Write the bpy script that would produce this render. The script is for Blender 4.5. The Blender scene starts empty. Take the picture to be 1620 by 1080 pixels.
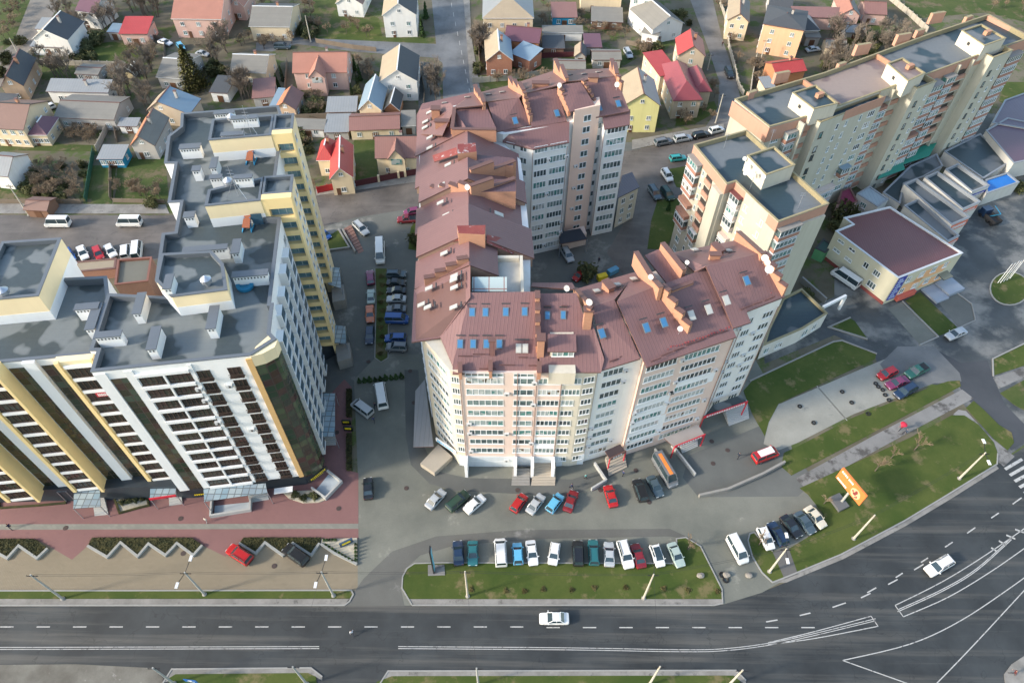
import bpy, bmesh, math, random
from mathutils import Vector, Matrix
random.seed(7)
C = bpy.context.scene.collection
SC = bpy.context.scene

# ------------------------------------------------------------------ camera
F_PX, CAM_H = 1123.0, 110.0                       # focal length on the 1620 px wide photo, flying height in metres
_n = Vector((798.4 - 810, 1460.0 - 540, F_PX)).normalized()      # straight down, in camera axes (x right, y down, z forward)
_up = -_n
_X = Vector((0, 0, 1)).cross(_up).normalized()
_Y = _up.cross(_X)
R3 = Matrix((_X, _Y, _up))                        # camera axes -> world axes
cam_data = bpy.data.cameras.new("drone_camera")
cam_data.sensor_width = 36
cam_data.lens = F_PX / 1620 * 36
cam_data.clip_start, cam_data.clip_end = 1.0, 3000
cam = bpy.data.objects.new("drone_camera", cam_data)
C.objects.link(cam)
_m = Matrix((R3 @ Vector((1, 0, 0)), R3 @ Vector((0, -1, 0)), R3 @ Vector((0, 0, -1)))).transposed()
cam.matrix_world = Matrix.Translation((0, 0, CAM_H)) @ _m.to_4x4()
SC.camera = cam

def W(px, py, z=0.0):
    """where a measured point of the survey photo lies on the level z metres above ground"""
    d = R3 @ Vector((px - 810, py - 540, F_PX))
    t = (z - CAM_H) / d.z
    return Vector((d.x * t, d.y * t, z))
def pole_height(top, base):
    b = W(*base); best = (9e9, 0)
    for i in range(10, 160):
        z = i * .1
        e = (W(top[0], top[1], z).xy - b.xy).length
        if e < best[0]: best = (e, z)
    return best[1]

# ------------------------------------------------------------------ light
SUN_AZ, SUN_EL = Vector((-0.95, -0.31)), math.radians(25)
SUN_AZ.normalize()
world = bpy.data.worlds.new("World"); SC.world = world; world.use_nodes = True
nt = world.node_tree
sky = nt.nodes.new('ShaderNodeTexSky'); sky.sky_type = 'NISHITA'; sky.sun_disc = False
sky.sun_elevation = SUN_EL; sky.sun_rotation = math.atan2(SUN_AZ.x, SUN_AZ.y)
sky.air_density = 1.3; sky.dust_density = 1.5; sky.ozone_density = 1.0
bg = nt.nodes['Background']; bg.inputs['Strength'].default_value = 0.15
nt.links.new(sky.outputs[0], bg.inputs[0])
sd = bpy.data.lights.new("sun", 'SUN'); sd.energy = 2.1; sd.angle = math.radians(6); sd.color = (1, .90, .78)
sun = bpy.data.objects.new("sun", sd); C.objects.link(sun)
sv = Vector((SUN_AZ.x * math.cos(SUN_EL), SUN_AZ.y * math.cos(SUN_EL), math.sin(SUN_EL)))
sun.rotation_euler = sv.to_track_quat('Z', 'Y').to_euler(); sun.location = (0, 0, 200)
SC.view_settings.view_transform = 'Standard'; SC.view_settings.look = 'None'
SC.view_settings.exposure = 1.38; SC.view_settings.gamma = 1
SC.cycles.max_bounces = 5; SC.cycles.diffuse_bounces = 3; SC.cycles.glossy_bounces = 2
SC.cycles.transmission_bounces = 4; SC.cycles.transparent_max_bounces = 8
SC.cycles.caustics_reflective = False; SC.cycles.caustics_refractive = False

# ------------------------------------------------------------------ materials
def _mat(name):
    m = bpy.data.materials.new(name); m.use_nodes = True
    t = m.node_tree; return m, t, t.nodes['Principled BSDF']
def N(t, ty, **kw):
    n = t.nodes.new(ty)
    for k, v in kw.items():
        if k in n.inputs: n.inputs[k].default_value = v
        else: setattr(n, k, v)
    return n
def L(t, a, b): t.links.new(a, b)
def ramp(t, fac, stops, const=False):
    r = t.nodes.new('ShaderNodeValToRGB'); e = r.color_ramp
    if const: e.interpolation = 'CONSTANT'
    while len(e.elements) < len(stops): e.elements.new(.5)
    for el, (p, c) in zip(e.elements, stops): el.position = p; el.color = (*c, 1)
    L(t, fac, r.inputs[0]); return r.outputs[0]
def mixc(t, fac, a, b, mode='MIX'):
    n = t.nodes.new('ShaderNodeMix'); n.data_type = 'RGBA'; n.blend_type = mode
    for i, v in ((0, fac), (6, a), (7, b)):
        if hasattr(v, 'is_linked'): L(t, v, n.inputs[i])
        else: n.inputs[i].default_value = (*v, 1) if isinstance(v, tuple) else v
    return n.outputs[2]
def noise(t, vec, scale, detail=4, rough=.6):
    n = N(t, 'ShaderNodeTexNoise', Scale=scale, Detail=detail, Roughness=rough)
    L(t, vec, n.inputs['Vector']); return n.outputs['Fac']
def wpos(t): return N(t, 'ShaderNodeNewGeometry').outputs['Position']
def opos(t): return N(t, 'ShaderNodeTexCoord').outputs['Object']
def bump(t, b, h, strength=.4, dist=.05):
    n = N(t, 'ShaderNodeBump', Strength=strength, Distance=dist); L(t, h, n.inputs['Height']); L(t, n.outputs[0], b.inputs['Normal'])

_M = {}
def plain(name, col, rough=.7, metal=0.0, var=.18, scale=.7, spec=.35):
    """one paint or stone colour with weathering at two scales"""
    if name in _M: return _M[name]
    m, t, b = _mat(name); p = wpos(t)
    f = noise(t, p, scale, 5); g = noise(t, p, scale * 9, 3)
    c = mixc(t, f, tuple(x * (1 - var) for x in col), tuple(min(1, x * (1 + var)) for x in col))
    c = mixc(t, g, c, tuple(x * .85 for x in col)) if var > 0 else c
    n = t.nodes.new('ShaderNodeMix'); n.data_type = 'RGBA'; n.inputs[0].default_value = .6
    L(t, c, b.inputs['Base Color']); b.inputs['Roughness'].default_value = rough; b.inputs['Metallic'].default_value = metal
    b.inputs['Specular IOR Level'].default_value = spec
    t.nodes.remove(n); _M[name] = m; return m

def stained_wall(name, col, streak=(.3, .28, .24), amt=.35):
    """render with vertical rain streaks and soft patches"""
    if name in _M: return _M[name]
    m, t, b = _mat(name); p = wpos(t)
    mp = N(t, 'ShaderNodeMapping'); mp.inputs['Scale'].default_value = (1.1, 1.1, .09); L(t, p, mp.inputs[0])
    f = ramp(t, noise(t, mp.outputs[0], 1.0, 6, .7), [(.45, (0, 0, 0)), (.8, (1, 1, 1))])
    g = noise(t, p, .25, 5)
    c = mixc(t, g, tuple(x * .9 for x in col), tuple(min(1, x * 1.08) for x in col))
    k = N(t, 'ShaderNodeMath', operation='MULTIPLY'); L(t, f, k.inputs[0]); k.inputs[1].default_value = amt
    c = mixc(t, k.outputs[0], c, tuple(a * b_ for a, b_ in zip(col, (s * 2.2 for s in streak))))
    L(t, c, b.inputs['Base Color']); b.inputs['Roughness'].default_value = .85; b.inputs['Specular IOR Level'].default_value = .2
    bump(t, b, noise(t, p, 14, 3), .15); _M[name] = m; return m

def seam_roof(name, col, seam=.55, rough=.45, row=.0, dirt=.25):
    """standing-seam / profiled sheet roof: seams run up the slope (UV v)"""
    if name in _M: return _M[name]
    m, t, b = _mat(name); uv = N(t, 'ShaderNodeUVMap').outputs[0]
    sx = N(t, 'ShaderNodeSeparateXYZ'); L(t, uv, sx.inputs[0])
    fr = N(t, 'ShaderNodeMath', operation='FRACT'); d = N(t, 'ShaderNodeMath', operation='DIVIDE'); d.inputs[1].default_value = seam
    L(t, sx.outputs[0], d.inputs[0]); L(t, d.outputs[0], fr.inputs[0])
    line = ramp(t, fr.outputs[0], [(0, (1, 1, 1)), (.12, (0, 0, 0)), (.88, (0, 0, 0)), (1, (1, 1, 1))])
    p = wpos(t); f = noise(t, p, .35, 6, .65); g = noise(t, p, 3.0, 4)
    c = mixc(t, f, tuple(x * (1 - dirt) for x in col), tuple(min(1, x * (1 + dirt * .8)) for x in col))
    c = mixc(t, g, c, tuple(x * .88 for x in col))
    h = line
    if row:
        d2 = N(t, 'ShaderNodeMath', operation='DIVIDE'); d2.inputs[1].default_value = row; fr2 = N(t, 'ShaderNodeMath', operation='FRACT')
        L(t, sx.outputs[1], d2.inputs[0]); L(t, d2.outputs[0], fr2.inputs[0])
        l2 = ramp(t, fr2.outputs[0], [(0, (1, 1, 1)), (.2, (0, 0, 0)), (1, (.2, .2, .2))])
        h = mixc(t, .5, line, l2)
    k = N(t, 'ShaderNodeMath', operation='MULTIPLY'); L(t, h, k.inputs[0]); k.inputs[1].default_value = .36
    c = mixc(t, k.outputs[0], c, tuple(x * .5 for x in col))
    L(t, c, b.inputs['Base Color']); b.inputs['Roughness'].default_value = rough; b.inputs['Specular IOR Level'].default_value = .4
    bump(t, b, h, .5, .04); _M[name] = m; return m

def wet_roof(name, dry, wet, scale=.16, cut=.5):
    """flat bitumen roof: dry felt with darker, glossier damp patches that have crisp tide lines"""
    if name in _M: return _M[name]
    m, t, b = _mat(name); p = wpos(t)
    f = noise(t, p, scale, 2, .45); w = ramp(t, f, [(cut, (0, 0, 0)), (cut + .018, (1, 1, 1))])
    rim = ramp(t, f, [(cut - .03, (0, 0, 0)), (cut, (1, 1, 1)), (cut + .03, (0, 0, 0))])
    g = noise(t, p, 1.3, 6, .7)
    c1 = mixc(t, g, tuple(x * .86 for x in dry), tuple(x * 1.1 for x in dry)); c2 = mixc(t, g, tuple(x * .75 for x in wet), tuple(x * 1.25 for x in wet))
    c = mixc(t, w, c1, c2)
    k = N(t, 'ShaderNodeMath', operation='MULTIPLY'); L(t, rim, k.inputs[0]); k.inputs[1].default_value = .35
    c = mixc(t, k.outputs[0], c, tuple(x * .8 for x in wet))
    br = N(t, 'ShaderNodeTexBrick', Scale=1.0); br.inputs['Brick Width'].default_value = 10; br.inputs['Row Height'].default_value = 1.0; br.inputs['Mortar Size'].default_value = .02
    L(t, p, br.inputs['Vector'])
    k2 = N(t, 'ShaderNodeMath', operation='MULTIPLY'); L(t, br.outputs['Fac'], k2.inputs[0]); k2.inputs[1].default_value = .25
    c = mixc(t, k2.outputs[0], c, tuple(x * .6 for x in dry))
    L(t, c, b.inputs['Base Color'])
    r = N(t, 'ShaderNodeMapRange'); r.inputs['To Min'].default_value = .8; r.inputs['To Max'].default_value = .5; L(t, w, r.inputs[0])
    L(t, r.outputs[0], b.inputs['Roughness']); _M[name] = m; return m

def ground_mat(name, a, b_, scale=.2, patch=None, cut=.55, rough=.9, fine=6, bumpy=.3):
    """ground cover: two tones at a large and a small scale, optionally worn patches"""
    if name in _M: return _M[name]
    m, t, b = _mat(name); p = wpos(t)
    f = ramp(t, noise(t, p, scale, 7, .62), [(.37, a), (.63, b_)])
    g = noise(t, p, fine, 5, .7)
    c = mixc(t, g, f, tuple(x * .55 for x in a), 'MIX')
    c = mixc(t, .55, c, f)
    if patch:
        q = ramp(t, noise(t, p, scale * 1.6 + .03, 8, .68), [(cut, (0, 0, 0)), (cut + .09, (1, 1, 1))])
        c = mixc(t, q, c, patch)
    L(t, c, b.inputs['Base Color']); b.inputs['Roughness'].default_value = rough; b.inputs['Specular IOR Level'].default_value = .25
    if bumpy: bump(t, b, g, bumpy, .06)
    _M[name] = m; return m

def road_mat(name, base, worn, stretch, rough=.7, amt=1.0, lo=.48, hi=.74):
    """asphalt with wear drawn out along the lanes (stretch = world scale x,y)"""
    m, t, b = _mat(name); p = wpos(t)
    mp = N(t, 'ShaderNodeMapping'); mp.inputs['Scale'].default_value = (*stretch, 1); L(t, p, mp.inputs[0])
    f = ramp(t, noise(t, mp.outputs[0], 1, 6, .65), [(lo, (0, 0, 0)), (hi, (1, 1, 1))])
    g = noise(t, p, .12, 6, .6); h = noise(t, p, 9, 4, .7)
    c = mixc(t, ramp(t, g, [(.3, (0, 0, 0)), (.7, (1, 1, 1))]), tuple(x * .55 for x in base), tuple(x * 1.45 for x in base))
    k = N(t, 'ShaderNodeMath', operation='MULTIPLY'); L(t, f, k.inputs[0]); k.inputs[1].default_value = .55 * amt
    c = mixc(t, k.outputs[0], c, worn); hk = N(t, 'ShaderNodeMath', operation='MULTIPLY'); L(t, h, hk.inputs[0]); hk.inputs[1].default_value = .3; c = mixc(t, hk.outputs[0], c, tuple(x * .6 for x in base))
    vo = N(t, 'ShaderNodeTexVoronoi', feature='DISTANCE_TO_EDGE', Scale=.11); wv = N(t, 'ShaderNodeVectorMath', operation='ADD'); L(t, p, wv.inputs[0])
    nn = N(t, 'ShaderNodeTexNoise', Scale=.5); L(t, p, nn.inputs['Vector']); sc = N(t, 'ShaderNodeVectorMath', operation='SCALE'); sc.inputs['Scale'].default_value = 4; L(t, nn.outputs['Color'], sc.inputs[0]); L(t, sc.outputs[0], wv.inputs[1]); L(t, wv.outputs[0], vo.inputs['Vector'])
    crack = ramp(t, vo.outputs['Distance'], [(0, (1, 1, 1)), (.008, (0, 0, 0))]); k3 = N(t, 'ShaderNodeMath', operation='MULTIPLY'); L(t, crack, k3.inputs[0]); k3.inputs[1].default_value = .45
    c = mixc(t, k3.outputs[0], c, tuple(x * .35 for x in base))
    L(t, c, b.inputs['Base Color']); b.inputs['Roughness'].default_value = rough; b.inputs['Specular IOR Level'].default_value = .4
    bump(t, b, h, .2, .02); _M[name] = m; return m

def paver_mat(name, a, b_, w=.3, h=.15, big=.15, rot=0.0):
    if name in _M: return _M[name]
    m, t, b = _mat(name); p = wpos(t)
    mp = N(t, 'ShaderNodeMapping'); mp.inputs['Rotation'].default_value = (0, 0, rot); L(t, p, mp.inputs[0])
    br = N(t, 'ShaderNodeTexBrick', Scale=1.0); br.inputs['Brick Width'].default_value = w; br.inputs['Row Height'].default_value = h; br.inputs['Mortar Size'].default_value = .02
    br.inputs['Color1'].default_value = (*a, 1); br.inputs['Color2'].default_value = (*b_, 1); br.inputs['Mortar'].default_value = (*(x * .6 for x in a), 1)
    L(t, mp.outputs[0], br.inputs['Vector'])
    f = noise(t, p, big, 6, .65); c = mixc(t, f, br.outputs['Color'], tuple(x * .62 for x in a))
    g = ramp(t, noise(t, p, 1.1, 5, .7), [(.55, (0, 0, 0)), (.8, (.5, .5, .5))]); c = mixc(t, g, c, tuple(x * .5 for x in a))
    L(t, c, b.inputs['Base Color']); b.inputs['Roughness'].default_value = .85; _M[name] = m; return m

def glass_mat(name, stops, rough=.12, cell=.75):
    """window panes: each pane takes its own tone - dark room, curtain, tinted foil"""
    if name in _M: return _M[name]
    m, t, b = _mat(name); p = wpos(t)
    vo = N(t, 'ShaderNodeTexVoronoi', Scale=1.0 / cell); L(t, p, vo.inputs['Vector'])
    s = N(t, 'ShaderNodeSeparateColor'); L(t, vo.outputs['Color'], s.inputs[0])
    oi = N(t, 'ShaderNodeObjectInfo'); a = N(t, 'ShaderNodeMath', operation='MULTIPLY'); L(t, oi.outputs['Random'], a.inputs[0]); a.inputs[1].default_value = .75
    b2 = N(t, 'ShaderNodeMath', operation='MULTIPLY'); L(t, s.outputs[0], b2.inputs[0]); b2.inputs[1].default_value = .25
    ad = N(t, 'ShaderNodeMath', operation='ADD'); L(t, a.outputs[0], ad.inputs[0]); L(t, b2.outputs[0], ad.inputs[1])
    c = ramp(t, ad.outputs[0], stops, True)
    L(t, c, b.inputs['Base Color']); b.inputs['Roughness'].default_value = rough; b.inputs['Specular IOR Level'].default_value = .6
    _M[name] = m; return m

def curtain_mat(name, cols, w=1.2, h=1.4, frame=(.04, .03, .025)):
    if name in _M: return _M[name]
    m, t, b = _mat(name); uv = N(t, 'ShaderNodeUVMap').outputs[0]
    br = N(t, 'ShaderNodeTexBrick', Scale=1.0); br.offset = 0
    br.inputs['Brick Width'].default_value = w; br.inputs['Row Height'].default_value = h; br.inputs['Mortar Size'].default_value = .07; br.inputs['Mortar Smooth'].default_value = 0
    br.inputs['Color1'].default_value = (0, 0, 0, 1); br.inputs['Color2'].default_value = (1, 1, 1, 1); br.inputs['Bias'].default_value = 0
    L(t, uv, br.inputs['Vector'])
    s = N(t, 'ShaderNodeSeparateColor'); L(t, br.outputs['Color'], s.inputs[0])
    c = ramp(t, s.outputs[0], [(i / len(cols), k) for i, k in enumerate(cols)], True)
    c = mixc(t, br.outputs['Fac'], c, frame)
    L(t, c, b.inputs['Base Color'])
    r = N(t, 'ShaderNodeMapRange'); r.inputs['To Min'].default_value = .1; r.inputs['To Max'].default_value = .6; L(t, br.outputs['Fac'], r.inputs[0]); L(t, r.outputs[0], b.inputs['Roughness'])
    b.inputs['Specular IOR Level'].default_value = .6; _M[name] = m; return m

def car_paint(name, col):
    if name in _M: return _M[name]
    m, t, b = _mat(name); p = opos(t)
    g = noise(t, p, 3, 4); c = mixc(t, g, tuple(x * .85 for x in col), col)
    L(t, c, b.inputs['Base Color']); b.inputs['Roughness'].default_value = .32; b.inputs['Coat Weight'].default_value = .5; b.inputs['Coat Roughness'].default_value = .08
    _M[name] = m; return m

def brick_mat(name, a, b_, mortar):
    if name in _M: return _M[name]
    m, t, b = _mat(name); uv = N(t, 'ShaderNodeUVMap').outputs[0]
    br = N(t, 'ShaderNodeTexBrick', Scale=1.0); br.inputs['Brick Width'].default_value = .5; br.inputs['Row Height'].default_value = .16; br.inputs['Mortar Size'].default_value = .02
    br.inputs['Color1'].default_value = (*a, 1); br.inputs['Color2'].default_value = (*b_, 1); br.inputs['Mortar'].default_value = (*mortar, 1); L(t, uv, br.inputs['Vector'])
    f = noise(t, wpos(t), .5, 5); c = mixc(t, f, br.outputs['Color'], tuple(x * .6 for x in a)); c = mixc(t, .5, c, br.outputs['Color'])
    L(t, c, b.inputs['Base Color']); b.inputs['Roughness'].default_value = .85; _M[name] = m; return m

# ------------------------------------------------------------------ mesh builder
class MB:
    def __init__(s): s.v = []; s.f = []; s.m = []; s.uv = []
    def face(s, pts, mat=0, uv=None):
        i = len(s.v); s.v += [tuple(p) for p in pts]; s.f.append(tuple(range(i, i + len(pts)))); s.m.append(mat); s.uv.append(uv)
    def wall(s, a, b, z0, z1, mat=0, u0=0.0):
        w = (Vector(b[:2]) - Vector(a[:2])).length
        s.face([(a[0], a[1], z0), (b[0], b[1], z0), (b[0], b[1], z1), (a[0], a[1], z1)], mat, [(u0, z0), (u0 + w, z0), (u0 + w, z1), (u0, z1)])
    def prism(s, poly, z0, z1, side=0, top=None, bottom=False):
        a = sum(poly[i][0] * poly[(i + 1) % len(poly)][1] - poly[(i + 1) % len(poly)][0] * poly[i][1] for i in range(len(poly)))
        if a < 0: poly = list(reversed(poly))
        u = 0
        for i in range(len(poly)):
            p, q = poly[i], poly[(i + 1) % len(poly)]; s.wall(p, q, z0, z1, side, u); u += (Vector(q[:2]) - Vector(p[:2])).length
        tp = [(p[0], p[1], z1) for p in poly]
        s.face(tp, side if top is None else top, [(p[0], p[1]) for p in poly])
        if bottom: s.face([(p[0], p[1], z0) for p in reversed(poly)], side, [(p[0], p[1]) for p in reversed(poly)])
    def box(s, c, size, rot=0.0, mat=0):
        x, y, z = (k / 2 for k in size); cs, sn = math.cos(rot), math.sin(rot)
        P = [(c[0] + a * cs - b * sn, c[1] + a * sn + b * cs) for a, b in ((-x, -y), (x, -y), (x, y), (-x, y))]
        s.prism(P, c[2] - z, c[2] + z, mat, mat, True)
    def beam(s, p, q, w, h, mat=0):
        """square bar from p to q, w wide, h high (hanging below the axis by h/2)"""
        p, q = Vector(p), Vector(q); d = (q - p).normalized(); up = Vector((0, 0, 1)) if abs(d.z) < .95 else Vector((1, 0, 0))
        n = d.cross(up).normalized() * w / 2; k = n.cross(d).normalized() * h / 2
        A = [p - n - k, p + n - k, p + n + k, p - n + k]; B = [x + (q - p) for x in A]
        for i in range(4): s.face([A[i], A[(i + 1) % 4], B[(i + 1) % 4], B[i]], mat)
        s.face(A[::-1], mat); s.face(B, mat)
    def tube(s, p, q, r, r2=None, n=8, mat=0):
        p, q = Vector(p), Vector(q); r2 = r if r2 is None else r2; d = (q - p).normalized()
        a = d.orthogonal().normalized(); b = d.cross(a)
        A = [p + (a * math.cos(2 * math.pi * i / n) + b * math.sin(2 * math.pi * i / n)) * r for i in range(n)]
        B = [q + (a * math.cos(2 * math.pi * i / n) + b * math.sin(2 * math.pi * i / n)) * r2 for i in range(n)]
        for i in range(n): s.face([A[i], A[(i + 1) % n], B[(i + 1) % n], B[i]], mat)
        s.face(A[::-1], mat); s.face(B, mat)
    def lathe(s, c, prof, n=12, mat=0, axis='Z'):
        def P(r, h, i):
            a = 2 * math.pi * i / n; x, y = r * math.cos(a), r * math.sin(a)
            return Vector(c) + (Vector((x, y, h)) if axis == 'Z' else Vector((x, h, y)) if axis == 'Y' else Vector((h, x, y)))
        for (r, h), (r2, h2) in zip(prof, prof[1:]):
            for i in range(n):
                q = [P(r, h, i), P(r, h, i + 1), P(r2, h2, i + 1), P(r2, h2, i)]
                if r < 1e-4: q = q[1:]
                elif r2 < 1e-4: q = q[:3]
                s.face(q, mat)
    def slope(s, pts, th=.22, mat=0, trim=1):
        """a roof slope: sloping polygon with thickness, UV u along the eave and v up the slope"""
        P = [Vector(p) for p in pts]; n = Vector((0, 0, 0))
        for i in range(len(P)):
            a, b = P[i], P[(i + 1) % len(P)]; n += Vector(((a.y - b.y) * (a.z + b.z), (a.z - b.z) * (a.x + b.x), (a.x - b.x) * (a.y + b.y)))
        n.normalize()
        if n.z < 0: n = -n; P.reverse()
        u = Vector((0, 0, 1)).cross(n); u = u.normalized() if u.length > 1e-3 else Vector((1, 0, 0)); w = n.cross(u)
        s.face(P, mat, [(p.dot(u), p.dot(w)) for p in P])
        B = [p - Vector((0, 0, th)) for p in P]
        for i in range(len(P)):
            j = (i + 1) % len(P); s.face([B[i], B[j], P[j], P[i]], trim)
        s.face(B[::-1], trim)
    def build(s, name, mats, parent=None, smooth=False, recalc=False, local=False):
        me = bpy.data.meshes.new(name); me.from_pydata(s.v, [], s.f); me.update()
        for k in (mats if isinstance(mats, (list, tuple)) else [mats]): me.materials.append(k)
        nm = len(me.materials)
        me.polygons.foreach_set('material_index', [min(i, nm - 1) for i in s.m])
        if any(u for u in s.uv):
            l = me.uv_layers.new(name='UVMap'); k = 0
            for p, u in zip(s.f, s.uv):
                for j in range(len(p)):
                    if u: l.data[k].uv = u[j]
                    k += 1
        bm = bmesh.new(); bm.from_mesh(me); bmesh.ops.remove_doubles(bm, verts=bm.verts, dist=1e-4)
        if recalc: bmesh.ops.recalc_face_normals(bm, faces=bm.faces)
        if smooth:
            for f_ in bm.faces: f_.smooth = True
        bm.to_mesh(me); bm.free()
        return link(name, me, parent, local)
def link(name, me, parent=None, local=False):
    o = bpy.data.objects.new(name, me); C.objects.link(o)
    if parent:
        o.parent = parent
        if not local: o.matrix_parent_inverse = abs_loc(parent)
    return o
def abs_loc(p): return Matrix.Translation(-p.location) if p.type == 'EMPTY' else Matrix.Identity(4)
def tag(o, label=None, cat=None, group=None, kind=None):
    for k, v in (('label', label), ('category', cat), ('group', group), ('kind', kind)):
        if v: o[k] = v
    return o
def thing(name, label, cat, loc=(0, 0, 0), group=None, rz=0):
    o = bpy.data.objects.new(name, None); C.objects.link(o); o.location = loc; o.rotation_euler = (0, 0, rz); o.empty_display_size = .3
    return tag(o, label, cat, group)
def struct(name, mb, mats, kind='structure', **k): return tag(mb.build(name, mats, **k), kind=kind)
def copy_tree(o, parent=None):
    c = o.copy(); C.objects.link(c); c.parent = parent
    for ch in o.children: copy_tree(ch, c)
    return c
def smooth_line(pts, n=6):
    """Catmull-Rom through 2-D points"""
    out = []
    for i in range(len(pts) - 1):
        p0, p1, p2, p3 = (Vector(pts[max(0, min(len(pts) - 1, j))]) for j in (i - 1, i, i + 1, i + 2))
        for k in range(n):
            t = k / n; out.append(.5 * ((2 * p1) + (p2 - p0) * t + (2 * p0 - 5 * p1 + 4 * p2 - p3) * t * t + (3 * p1 - p0 - 3 * p2 + p3) * t ** 3))
    return out + [Vector(pts[-1])]
def Wp(pts, z=0.0): return [W(x, y, z) for x, y in pts]
# ------------------------------------------------------------------ ground, roads, paving
GRASS = ground_mat('winter_grass', (.046, .074, .013), (.086, .104, .024), .13, (.145, .122, .055), .55, fine=2.5)
GRASS_B = ground_mat('garden_grass', (.045, .075, .016), (.085, .10, .03), .12, (.13, .105, .06), .52, fine=2.0)
SOIL = ground_mat('garden_soil', (.105, .092, .062), (.17, .15, .108), .10, (.07, .095, .028), .50, fine=1.6)
ASPH = road_mat('main_road_asphalt', (.036, .040, .041), (.15, .14, .12), (.016, .42), .7, 1.2, .50, .72)
ASPH_R = road_mat('side_road_asphalt', (.056, .061, .062), (.26, .25, .225), (.10, .12), .6, 1.4, .47, .62)
STREET = road_mat('street_asphalt', (.115, .10, .088), (.19, .17, .15), (.05, .4), .6)
YARD = ground_mat('yard_concrete', (.142, .147, .126), (.212, .213, .18), .08, (.27, .262, .222), .60, fine=4, bumpy=.1)
YARD_D = ground_mat('courtyard_asphalt', (.112, .118, .110), (.175, .176, .158), .06, (.22, .215, .195), .56, fine=4, bumpy=.1)
TAN = paver_mat('tan_pavers', (.26, .215, .145), (.295, .245, .17), .4, .2, .09)
PINK = paver_mat('pink_pavers', (.255, .128, .122), (.295, .152, .138), .3, .15, .12)
GREYP = paver_mat('grey_pavers', (.27, .265, .225), (.20, .20, .17), 1.1, .5, .3, .6)
WALK = ground_mat('worn_pavement', (.20, .19, .17), (.30, .285, .26), .35, (.12, .115, .105), .58, fine=3, bumpy=.15)
PATH = ground_mat('old_path', (.19, .185, .175), (.27, .262, .25), .14, (.085, .08, .075), .52, fine=3, bumpy=.15)
COURT = ground_mat('court_sand', (.27, .265, .23), (.35, .34, .295), .12, (.20, .20, .18), .60, fine=3, bumpy=.1)
KERB = plain('kerb_stone', (.29, .285, .265), .8, var=.3, scale=2)
PAINT = ground_mat('road_paint', (.42, .415, .39), (.52, .51, .485), 1.2, (.16, .155, .15), .55, .6, fine=5, bumpy=0)
CONC = stained_wall('concrete', (.26, .25, .23), amt=.4)
GRAVEL = ground_mat('white_gravel', (.42, .38, .29), (.55, .50, .40), 1.5, fine=14)

def sheet(name, px, z, m, kind='structure', th=0):
    mb = MB(); P = Wp(px, 0)
    mb.prism(P, z - (th or .02), z, 0)
    return struct(name, mb, m, kind)
def ribbon(mb, pts, w, z0, z1, mat=0, closed=False):
    """low wall or kerb along 2-D points, mitred"""
    P = [Vector(p[:2]) for p in pts]; n = len(P); Lf, Rt = [], []
    for i in range(n):
        a = P[i - 1] if (i or closed) else None; b = P[(i + 1) % n] if (i < n - 1 or closed) else None
        d1 = (P[i] - a).normalized() if a is not None else (b - P[i]).normalized(); d2 = (b - P[i]).normalized() if b is not None else d1
        t = (d1 + d2); t = t.normalized() if t.length > 1e-3 else d1; nn = Vector((-t.y, t.x)); k = w / 2 / max(.35, nn.dot(Vector((-d1.y, d1.x))))
        Lf.append(P[i] + nn * k); Rt.append(P[i] - nn * k)
    rng = range(n if closed else n - 1)
    for i in rng:
        j = (i + 1) % n; a, b, c, d = Lf[i], Lf[j], Rt[j], Rt[i]
        mb.face([(*d, z1), (*c, z1), (*b, z1), (*a, z1)], mat); mb.wall(b, a, z0, z1, mat); mb.wall(d, c, z0, z1, mat)
    if not closed:
        mb.wall(Lf[0], Rt[0], z0, z1, mat); mb.wall(Rt[-1], Lf[-1], z0, z1, mat)
def kerb(name, px, z0=.0, z1=.13, w=.22, closed=False, m=None):
    mb = MB(); ribbon(mb, Wp(px), w, z0, z1, 0, closed); return struct(name, mb, m or KERB)

g = MB(); g.face([(-900, -500, 0), (900, -500, 0), (900, 1500, 0), (-900, 1500, 0)]); struct('ground', g, SOIL)

# the main road and its junction
NORTH_EDGE = [(-140, 957), (545, 957), (640, 957), (1145, 955), (1205, 936), (1240, 922), (1285, 903), (1330, 882), (1380, 856), (1430, 829), (1500, 786), (1560, 748), (1580, 733), (1622, 706), (1760, 600)]
sheet('road', [(-140, 957), (545, 957), (640, 957), (1145, 955)] + NORTH_EDGE[4:] + [(1900, 700), (1800, 1250), (-180, 1250)], .02, ASPH)
# yard and drives
sheet('yard', [(566, 745), (566, 957.6), (1144, 955.6), (1206, 936.6), (1262, 905), (1300, 770), (1255, 720), (1240, 650), (1190, 560), (1000, 560), (640, 560), (600, 560), (560, 600)], .024, YARD)
sheet('courtyard', [(470, 330), (470, 640), (640, 640), (700, 580), (1010, 560), (1040, 400), (1045, 300), (1010, 225), (640, 225), (640, 300)], .02, YARD_D)
sheet('street', [(-200, 340), (268, 341), (420, 322), (505, 308), (585, 297), (662, 286), (760, 275), (1000, 238), (1060, 226), (1108, 215), (1150, 205), (1170, 260), (1090, 270), (1078, 310), (1072, 360), (1040, 395), (990, 440), (960, 400), (1000, 330), (980, 300), (700, 322), (640, 332), (560, 345), (500, 362), (420, 392), (240, 412), (150, 432), (-200, 440)], .028, STREET)
sheet('entrance_drive', [(545, 958), (640, 958), (634, 930), (640, 900), (665, 878), (720, 862), (860, 852), (1060, 848), (1100, 855), (1060, 836), (820, 838), (690, 848), (620, 872), (575, 915)], .030, ground_mat('drive_rubbed', (.105, .105, .095), (.15, .148, .134), .08, (.22, .215, .2), .6, bumpy=.05))
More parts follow.
